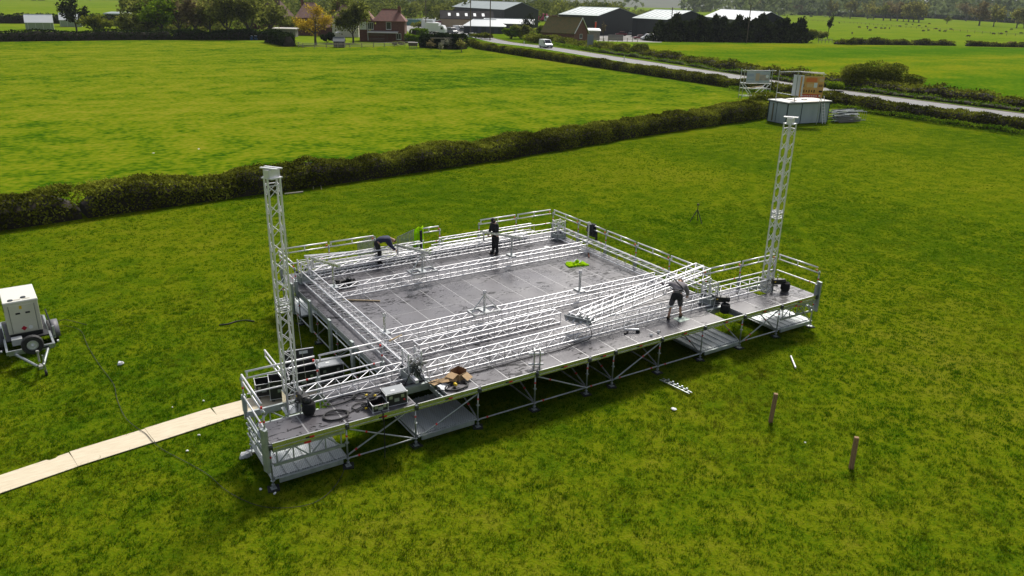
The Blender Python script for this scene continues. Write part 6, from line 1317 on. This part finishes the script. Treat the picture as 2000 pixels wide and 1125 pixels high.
p = at(1020, 62); t = thing('low_barn', 'long white sheet roof building behind the ivy stems', 'barn', (p.x+4, p.y+16, 0), FACE); gable(t, 20, 6, 2.6, 4.2, M_CLAD, M_ROOFW, .4)
p = at(1122, 80); t = thing('brick_bungalow', 'brick bungalow with mossy roof and white trimmed gable facing right', 'house', (p.x-1, p.y+4, 0), FACE-.62); gable(t, 12, 8, 2.6, 6.8, M_BRICK, M_MOSS, .4)
for s in (-1, 1): bar('barge_board', (6.4, s*4.4, 2.35), (6.4, 0, 6.95), .16, M_FRAME, t, 4)
window(t, 6.05, 0, 1.5, 1.4, 1.2, 0); block('lean_to', (2, 5.2, 1.2), (5, 2.4, 2.4), M_GREYB, t); block('lean_to_roof', (2, 5.2, 2.5), (5.4, 2.8, .14), M_ROOFW, t)
p = at(1188, 78); t = thing('garden_shed', 'grey timber lean-to with pale roof between bungalow and black shed', 'shed', (p.x-5, p.y+3, 0), FACE); block('wall', (0, 0, 1.5), (5.5, 4, 3), M_GREYB, t); block('roof', (0, 0, 3.1), (6, 4.5, .2), M_ROOFW, t, rot=(.14, 0, 0)); block('door', (1.2, -2.03, 1.0), (1, .06, 2), M_SLEEP, t)
block('wall', (8, -1.5, .9), (5, .15, 1.8), M_GREYB, t)
# containers
for px, py, w, m, lab in ((803, 46, 44, M_CONT, 'teal shipping container behind the brick house'), (838, 46, 34, M_CONT, 'teal shipping container behind the white trucks'), (858, 50, 17, M_MAR, 'dark red shipping container end behind the white truck')):
    p = at(px, py+4); wd = w/ppm(p); t = thing('shipping_container', lab, 'container', (p.x, p.y+2, 0), FACE, 'containers at the back of the yard'); block('box', (0, 0, 1.35), (wd, 2.5, 2.6), m, t); block('roof', (0, 0, 2.68), (wd+.02, 2.52, .06), M_ROOFM, t)
    for k in range(int(wd/.5)): block('rib', (-wd/2+.3+.5*k, -1.27, 1.35), (.12, .05, 2.4), m, t)
    for s in (-.5, .5): bar('lock_bar', (s, -1.3, .2), (s, -1.3, 2.5), .03, M_GREYV, t, 4)
# -- vehicles, local +x forward
def prof_body(b, prof, w, inset=.0):
    """side profile (x,z) extruded over width w along y"""
    n = len(prof); vs = [(x, -w/2, z) for x, z in prof]+[(x, w/2, z) for x, z in prof]; b.add(vs, [tuple(range(n)), tuple(range(n, 2*n))[::-1]]+[(k, n+k, n+(k+1) % n, (k+1) % n) for k in range(n)]); return b
def vwheels(t, xs, w, r=.33):
    for x in xs:
        for s in (-1, 1): wheel(t, (x, s*(w/2-.10), r), 'X', r, .2, r*.58)
def van(label, p, rz, m, L=5.0, W=1.95, H=2.1, group=None, windows=False, cat='van'):
    t = thing('van', label, cat, (p[0], p[1], 0), rz, group); x0, x1 = -L/2, L/2
    prof = [(x0, .38), (x0+.04, H-.15), (x0+.2, H), (x1-1.75, H), (x1-.85, 1.22), (x1-.12, .98), (x1, .70), (x1, .36)]
    b = MB(); prof_body(b, prof, W); b.build('body', m, t, bevel=.06)
    d = Vector((.90, 0, -(H-1.22))); n_ = Vector((H-1.22, 0, .90)).normalized()
    b = MB(); a = Vector((x1-1.70, 0, H-.06))+n_*.012; c = Vector((x1-.90, 0, 1.27))+n_*.012; w2 = W/2-.12; b.add([a+Vector((0, -w2+.1, 0)), a+Vector((0, w2-.1, 0)), c+Vector((0, w2, 0)), c+Vector((0, -w2, 0))], [(0, 1, 2, 3)]); o = b.build('windscreen', M_GLASS, t); so_ = o.modifiers.new('t', 'SOLIDIFY'); so_.thickness = .02
    for s in (-1, 1):
        b = MB(); y = s*(W/2+.006); b.add([(x1-1.80, y, H-.25), (x1-1.45, y, H-.28), (x1-1.02, y, 1.28), (x1-1.85, y, 1.28)], [(0, 1, 2, 3)]); o = b.build('side_window', M_GLASS, t); o.modifiers.new('t', 'SOLIDIFY').thickness = .012
        if windows:
            for k in range(2): block('side_window', (x0+.9+1.3*k, y, 1.62), (1.0, .012, .5), M_GLASS, t)
        block('headlight', (x1-.10, s*(W/2-.28), .80), (.22, .34, .20), mat('headlight', (.55, .58, .6), .2), t); block('door_mirror', (x1-1.05, s*(W/2+.12), 1.32), (.12, .2, .2), M_BLACK, t); block('door_seam', (x0+2.1, s*(W/2+.004), 1.1), (.03, .008, 1.3), M_GREYV, t)
    block('bumper', (x1+.01, 0, .46), (.10, W-.1, .26), M_BLACK, t); block('grille', (x1-.01, 0, .74), (.06, .9, .14), M_BLACK, t); block('number_plate', (x1+.065, 0, .5), (.01, .5, .11), M_WHT, t)
    b = MB(); prof_body(b, [(x0+.02, .22), (x0+.02, .42), (x1-.05, .42), (x1-.05, .22)], W-.06); b.build('sill_panel', M_BLACK, t); vwheels(t, (x0+.95, x1-.95), W); return t
def car(label, p, rz, m, L=4.3, W=1.78, H=1.46, group=None, estate=.4):
    t = thing('car', label, 'car', (p[0], p[1], 0), rz, group); x0, x1 = -L/2, L/2
    b = MB(); prof_body(b, [(x0, .30), (x0, .75), (x0+.08, .92), (x1-1.3, .95), (x1-.2, .78), (x1, .60), (x1, .28)], W); b.build('body', m, t, bevel=.07)
    b = MB(); prof_body(b, [(x0+.12, .92), (x0+.12+estate, H-.04), (x0+.9, H), (x1-1.9, H-.02), (x1-1.15, .93)], W-.22); b.build('cabin_glass', M_GLASS, t, bevel=.03); block('roof', ((x0+x1)/2-.35, 0, H+.01), (L*.42, W-.30, .05), m, t)
    for s in (-1, 1): block('headlight', (x1-.08, s*(W/2-.26), .66), (.16, .3, .14), M_FRAME, t); block('tail_lamp', (x0, s*(W/2-.2), .72), (.06, .22, .2), M_LAMPR, t); bar('pillar', (x1-1.2, s*(W/2-.10), .93), (x1-1.92, s*(W/2-.12), H), .03, m, t, 5); bar('pillar', (-.2, s*(W/2-.10), .93), (-.25, s*(W/2-.12), H), .03, m, t, 5)
    vwheels(t, (x0+.8, x1-.85), W, .31); return t
ang = lambda a, b: math.atan2(b[1]-a[1], b[0]-a[0])
rd = ang((122.3, 187), (113, 123))
van('white van driving down the lane towards the right', at(1066, 93.5), ang((120.5, 162), (113, 123)), M_VAN, H=2.15)
# lorries
def lorry(label, p, rz, L, box, cab, bh=3.4, cat='lorry'):
    t = thing('lorry', label, cat, (p[0], p[1], 0), rz); x1 = L/2
    b = MB(); b.box((-1.1, 0, .9+bh/2-.2), (L-2.3, 2.5, bh-.5)); b.build('box_body', box, t, bevel=.05); b = MB(); prof_body(b, [(x1-2.15, .55), (x1-2.15, 2.75), (x1-1.7, 3.1), (x1-.75, 3.0), (x1-.08, 2.0), (x1, 1.6), (x1, .5)], 2.4); b.build('cab', cab, t, bevel=.06)
    block('windscreen', (x1-.33, 0, 2.08), (.05, 2.1, .98), M_GLASS, t, rot=(0, -.55, 0)); block('bumper', (x1+.02, 0, .62), (.12, 2.3, .35), M_GREYV, t)
    for s in (-1, 1): block('side_window', (x1-1.1, s*1.205, 2.05), (.85, .02, .75), M_GLASS, t); block('headlight', (x1+.03, s*.9, .95), (.06, .3, .18), M_FRAME, t)
    for k in range(4): block('body_rib', (-L/2+.6+(L-2.8)*k/3, -1.26, 2.1), (.08, .05, bh-.6), box, t)
    block('chassis', (-.4, 0, .62), (L-.8, .9, .3), M_BLACK, t); vwheels(t, (-L/2+1.3, -L/2+2.5, x1-1.3), 2.3, .48); return t
lorry('white refuse lorry parked in the yard facing right', at(852, 67), FACE+.02-.3, 7.2, M_VAN, M_VAN, 3.3)
lorry('white box lorry parked behind the refuse lorry', (at(842, 60).x, at(842, 60).y, 0), FACE-.35, 7.0, M_VAN, M_VAN, 3.5)
lorry('pink sided lorry with white cab behind the low barns', (at(1061, 42).x, at(1061, 42).y, 0), FACE-.9, 8.5, M_PINK, M_VAN, 3.9)
lorry('dark red lorry beside the pink one', (at(1082, 42).x, at(1082, 42).y, 0), FACE, 8, M_MAR, M_MAR, 3.0)
van('dark grey van parked beside the refuse lorry', at(883, 66), FACE-.9, M_GREYV, windows=True, group='vehicles parked in the left yard')
van('white van parked behind the dark grey van', at(897, 61), FACE-.7, M_VAN, group='vehicles parked in the left yard')
car('dark car parked with a pale bonnet beside the workshop', at(908, 62), FACE-.6, M_GREYV, group='vehicles parked in the left yard'); car('white car waiting at the lane corner by the hedge', at(925, 74), FACE-.5, M_VAN, group='vehicles parked in the left yard')
G_Y = 'vehicles parked before the black sheds'
for px, py, kind, m, rz, lab in ((1186, 67, 'car', M_CONT, .3, 'teal car half hidden by the lean-to, leftmost in the yard'), (1200, 67, 'car', M_VAN, .2, 'white car second from the left before the black shed'), (1213, 70, 'car', M_MAR, .0, 'dark red car before the black shed, farther one'), (1222, 66, 'van', M_VAN, .3, 'white van behind the farther dark red car'), (1234, 68, 'car', M_VAN, -.9, 'silver white car right of the farther dark red car'), (1248, 77, 'car', M_MAR, .1, 'dark red car before the black shed, nearer one'), (1266, 79, 'van', M_VAN, .1, 'white van with pale blue rear, rightmost in the yard')):
    p = at(px, py); (van if kind == 'van' else car)(lab, (p.x, p.y), FACE+PI+rz, m, group=G_Y)
p = at(1288, 77); t = thing('red_trailer', 'small red farm machine at the conifer foot', 'machine', (p.x, p.y, 0), FACE); block('body', (0, 0, .7), (1.8, 1, .5), M_LAMPR, t); vwheels(t, (-.5, .5), 1.2, .3)
# poles
for px, py, hh, lab in ((919, 72, 12.5, 'tall telegraph pole behind the lane corner, left one'), (957, 79, 12.0, 'tall telegraph pole beside the lane, right one'), (832, 66, 11, 'tall lamp pole beside the brick house'), (1458, 84, 12, 'telegraph pole among the conifers before the white shed'), (1308, 80, 10.5, 'telegraph pole at the left end of the conifer row')):
    p = at(px, py); t = thing('telegraph_pole', lab, 'pole', (p.x, p.y, 0), FACE, 'telegraph poles'); bar('post', (0, 0, -.2), (0, 0, hh), .15, M_POLE, t, 7); block('cross_arm', (0, 0, hh-.5), (1.2, .1, .1), M_POLE, t)
    for s in (-.45, .45): block('insulator', (s, 0, hh-.38), (.08, .08, .14), M_FRAME, t)
p = at(1152, 98); t = thing('road_sign', 'grey back of a large road sign on two posts', 'sign', (p.x, p.y, 0), FACE+.35); block('panel', (0, 0, 2.6), (1.7, .06, 2.5), mat('sign_back_grey', (.22, .25, .27), .5, .4), t)
for s in (-.6, .6): bar('post', (s, .07, 0), (s, .07, 3.8), .05, M_GALV, t, 6)
for z in (1.9, 3.2): block('brace', (0, .05, z), (1.65, .04, .07), M_GALV, t)
# marker posts along the lane verge
for px, py, lab in ((1265/5.258+780, 88, 'white marker post on the lane verge before the van'), (922/5.26+1040, 119, 'white marker post beside the roadside hedge')):
    p = at(px, py); o = block('marker_post', (p.x+.5, p.y, .5), (.12, .12, 1.0), M_FRAME, None); tag(o, lab, 'post')
# -- container by the hedge corner, billboard scaffolds, pole stack
c0 = at(1547, 243); 
t = thing('storage_container', 'pale blue-grey steel storage container with white roof at the hedge corner', 'container', (70.05, 39.0, 0), R(-8)); M_CBL = mat('pale_blue_steel', (.42, .48, .50), .5, c2=(.34, .40, .42), scale=1.2, stretch=(1, 1, .25)); M_CTR = mat('dark_trim', (.03, .05, .055), .5)
b = MB(); b.box((0, 0, 1.15), (6.0, 2.9, 2.2)); b.build('box', M_CBL, t); b = MB(); b.box((0, 0, 2.33), (6.3, 3.2, .10)); b.build('roof', mat('white_felt', (.72, .72, .70), .7, c2=(.6, .6, .57), scale=1.5), t); block('roof_trim', (0, 0, 2.24), (6.32, 3.22, .08), M_CTR, t)
for x in (-2.98, -1.0, 1.75, 2.98): block('panel_joint', (x, -1.46, 1.13), (.07, .05, 2.16), M_CTR, t)
for y in (-1.45, 1.45): block('panel_joint', (-3.01, y, 1.13), (.06, .12, 2.16), M_CTR, t)
block('door_seam', (-3.01, .2, 1.13), (.02, .05, 2.1), M_CTR, t); block('rust_streak', (-3.006, .75, 1.1), (.014, .22, 1.9), mat('rust_grime', (.16, .15, .10), .9), t); block('skid', (0, 0, .04), (5.9, 2.8, .10), M_CTR, t); block('roof_vent', (.4, -.2, 2.43), (.5, .4, .12), M_CBL, t)
lad = thing('ladder', 'aluminium ladder leaning on the storage container', 'ladder', (71.6, 36.65, 0), R(-8))
for s in (-.2, .2): bar('rail', (s, 0, 0), (s, .75, 2.9), .035, M_ALU, lad, 5)
for k in range(9): f = (k+.6)/9.6; bar('rung', (-.2, .75*f, 2.9*f), (.2, .75*f, 2.9*f), .025, M_ALU, lad, 5)
# billboard on a frame beside the container
M_ORG = mat('poster_orange', (.74, .42, .14), .6, c2=(.66, .32, .08), scale=1.5); M_PBL = mat('poster_white', (.72, .74, .78), .5); M_PRED = mat('poster_red', (.62, .06, .05), .55); M_PBRN = mat('poster_brown', (.12, .05, .03), .6); M_PTXT = mat('poster_ink', (.03, .02, .02), .6)
bb = thing('billboard', 'orange advertising billboard on a scaffold frame above the storage container', 'billboard', (69.15, 37.45, 0), R(-33)); bb.scale = (.92, 1, 1)
for x in (-1.45, 1.55): bar('pole', (x, 0, 0), (x, 0, 5.4), .05, M_GALV, bb, 6); 
for x in (-3.0, -1.45): bar('pole', (x, 1.9 if x < -2 else 0, 0), (x, 1.9 if x < -2 else 0, 5.5), .05, M_GALV, bb, 6)
bar('top_rail', (-3.0, 1.9, 5.3), (-1.2, 0, 5.55), .045, M_ALU, bb, 6); bar('top_rail', (-1.5, 0, 5.55), (1.8, 0, 5.3), .045, M_ALU, bb, 6); bar('top_rail', (-1.2, .6, 5.5), (1.8, .6, 5.4), .045, M_ALU, bb, 6); bar('mid_rail', (-3.0, 1.9, 3.1), (-1.2, 0, 3.0), .04, M_GALV, bb, 6); bar('mid_rail', (-3.0, 1.9, 2.6), (-1.2, 0, 2.5), .04, M_POLE, bb, 6)
block('white_panel', (-1.2, .25, 4.05), (.05, 1.3, 2.2), M_PBL, bb, rz=.75)
block('poster', (.3, -.08, 3.95), (2.75, .05, 2.2), M_ORG, bb); block('poster_band', (.22, -.112, 3.04), (2.35, .012, .34), M_PRED, bb); block('poster_picture', (.2, -.112, 4.69), (1.25, .012, .42), mat('poster_deep_orange', (.75, .20, .05), .6), bb)
block('poster_picture', (.05, -.112, 4.12), (.65, .012, .36), mat('poster_tan', (.70, .48, .25), .6), bb); block('poster_picture', (.72, -.112, 4.16), (.40, .012, .5), M_PBL, bb); block('poster_picture', (-.72, -.112, 4.12), (.24, .012, .3), M_PBRN, bb); block('poster_band', (1.35, -.112, 4.71), (.5, .012, .34), mat('poster_tan', (.7, .48, .25), .6), bb)
for k in range(6): block('poster_figure', (-.85+.30*k, -.112, 3.53), (.12, .012, .2+.1*(k % 2)), M_PTXT, bb)
for k in range(3): block('poster_line', (1.32, -.112, 4.2-.09*k), (.46, .012, .045), M_PTXT, bb)
b = MB(); b.cyl((1.4, -.118, 3.61), (1.4, -.106, 3.45), .2, 14); b.build('poster_badge', M_PTXT, bb)
for k in range(7): block('poster_letter', (-.6+.26*k, -.121, 3.04), (.16, .008, .10), M_PBL, bb)
block('white_logo', (1.35, -.12, 3.06), (.2, .01, .16), M_PBL, bb)
# scaffold with a banner beyond the middle hedge
sx = at(1472, 192); sc_ = thing('banner_scaffold', 'scaffold tower carrying a washed out photo banner beyond the middle hedge', 'scaffold', (sx.x, sx.y, 0), FACE+.1)
W2 = 1.95
for x in (-W2, W2):
    for y in (-.6, .6): bar('standard', (x, y, 0), (x, y, 3.9), .05, M_GALV, sc_, 6)
for y in (-.6, .6):
    for z in (.35, 1.35, 2.05): bar('ledger', (-W2, y, z), (W2, y, z), .04, M_ALU, sc_, 6)
    bar('diagonal_brace', (-W2+.1, y, 2.0), (-.3, y, .2), .05, M_ALU, sc_, 6); bar('diagonal_brace', (W2-.1, y, 2.0), (-.2, y, .15), .05, M_ALU, sc_, 6)
for x in (-W2, W2): bar('ledger', (x, -.6, 2.05), (x, .6, 2.05), .04, M_ALU, sc_, 6)
bar('plank', (-1.2, -.3, 1.36), (1.1, .2, 1.62), .07, M_WOOD, sc_, 4); bar('plank', (-.5, -.2, 1.30), (1.2, -.1, 1.5), .07, M_FRAME, sc_, 4); bar('ledger', (-W2-.3, -.6, 3.75), (W2+.5, -.6, 3.75), .045, M_ALU, sc_, 6)
block('banner_sheet', (0, -.66, 2.9), (3.3, .03, 1.55), mat('washed_banner', (.50, .54, .60), .5, c2=(.36, .42, .50), scale=.9), sc_)
block('banner_picture', (-.1, -.682, 2.9), (.55, .01, 1.0), mat('banner_tan', (.52, .40, .28), .6), sc_); block('banner_picture', (.85, -.682, 2.85), (1.3, .01, .75), mat('banner_grey', (.28, .27, .28), .6, c2=(.5, .42, .36), scale=2), sc_); block('banner_picture', (-1.1, -.682, 3.15), (.9, .01, .35), mat('banner_blue', (.34, .40, .54), .5), sc_); b = MB(); b.cyl((1.25, -.69, 3.0), (1.25, -.684, 3.0), .22, 12); b.build('banner_disc', M_PBL, sc_); block('banner_text', (-1.05, -.682, 2.55), (1.0, .01, .12), mat('banner_blue', (.34, .40, .54), .5), sc_)
# stacked scaffold poles
st_ = at(1640, 241); rr = random.Random(11); G_S = 'scaffold poles stacked beside the container'
t = thing('pole_stack', 'untidy stack of galvanised scaffold poles and boards beside the container', 'pole stack', (74.9, 36.7, 0), R(-13))
for k in range(34): z = .08+1.25*(k/34); bar('pole', (-1.5+rr.uniform(-.3, .3), rr.uniform(-.7, .7), z), (1.6+rr.uniform(-.5, .5), rr.uniform(-.7, .7), z+rr.uniform(-.08, .14)), .05, M_GALV if k % 3 else M_DARKST, t, 5)
for k in range(6): block('board', (rr.uniform(-.3, .5), -.75+.05*k, .12+.09*k), (3.0, .22, .05), M_GREYB, t, rot=(rr.uniform(-.2, .2), rr.uniform(-.04, .04), rr.uniform(-.08, .08)))
t = thing('crowd_barrier', 'bent galvanised barrier frame at the right end of the pole stack', 'barrier', (77.6, 36.6, 0), R(-30))
for z in (.05, 1.0): bar('rail', (-.9, 0, z), (.9, 0, z), .035, M_GALV, t, 5)
for k in range(8): bar('upright', (-.9+.257*k, 0, .05), (-.9+.257*k, 0, 1.0), .02, M_GALV, t, 4)
# grazing animals in the far pasture
M_FUR = mat('dark_fleece', (.035, .028, .022), .95)
def animal(label, p, rz, meshes=[None]):
    t = thing('sheep', label, 'animal', (p.x, p.y, 0), rz, 'dark animals grazing in the far pasture')
    if meshes[0] is None:
        o = skin('body', [[(Vector((-.62, 0, .78)), .26), (Vector((0, 0, .76)), .32), (Vector((.50, 0, .80)), .27), (Vector((.78, 0, .70)), .15), (Vector((.98, 0, .38)), .11), (Vector((1.08, 0, .22)), .07)]]+[[(Vector((x, 0, .72)), .2), (Vector((x, s*.17, .62)), .12), (Vector((x+.03, s*.18, .34)), .06), (Vector((x, s*.18, .03)), .05)] for x in (-.5, .42) for s in (-1, 1)]+[[(Vector((-.62, 0, .78)), .2), (Vector((-.90, 0, .62)), .05)]]+[[(Vector((.86, 0, .55)), .09), (Vector((.80, s*.18, .60)), .04)] for s in (-1, 1)], M_FUR, t); meshes[0] = o
    else:
        c = meshes[0].copy(); COL.objects.link(c); c.parent = t
an = [(1664, 67), (1678, 55), (1694, 54), (1694, 57), (1699, 61), (1710, 56), (1721, 57), (1728, 57), (1737, 57), (1757, 53), (1770, 49), (1782, 49), (1795, 52), (1808, 53), (1803, 62), (1813, 61), (1828, 58), (1835, 62), (1845, 63), (1857, 59), (1891, 73), (1965, 64), (1955, 68), (1975, 59), (1994, 67), (1940, 68), (1618, 50), (1626, 51), (1639, 46), (1815, 48)]
for i, q in enumerate(an): animal('small dark animal grazing in the pasture below the meadow oaks', at(*q), rr.uniform(0, 6.28))
# ------------------------------------------------------------------ the air: thin even haze round the whole place
hz = MB(); hz.box((0, 0, 34), (8200, 8200, 72)); hm = bpy.data.materials.new('haze'); hm.use_nodes = True; hm.node_tree.nodes.clear()
pv = hm.node_tree.nodes.new('ShaderNodeVolumePrincipled'); pv.inputs['Color'].default_value = (.86, .92, 1, 1); pv.inputs['Density'].default_value = .00008; pv.inputs['Anisotropy'].default_value = 0.
ho = hm.node_tree.nodes.new('ShaderNodeOutputMaterial'); hm.node_tree.links.new(pv.outputs[0], ho.inputs['Volume'])
o = hz.build('haze', hm); o['kind'] = 'stuff'; o['label'] = 'thin pale summer haze in the air'
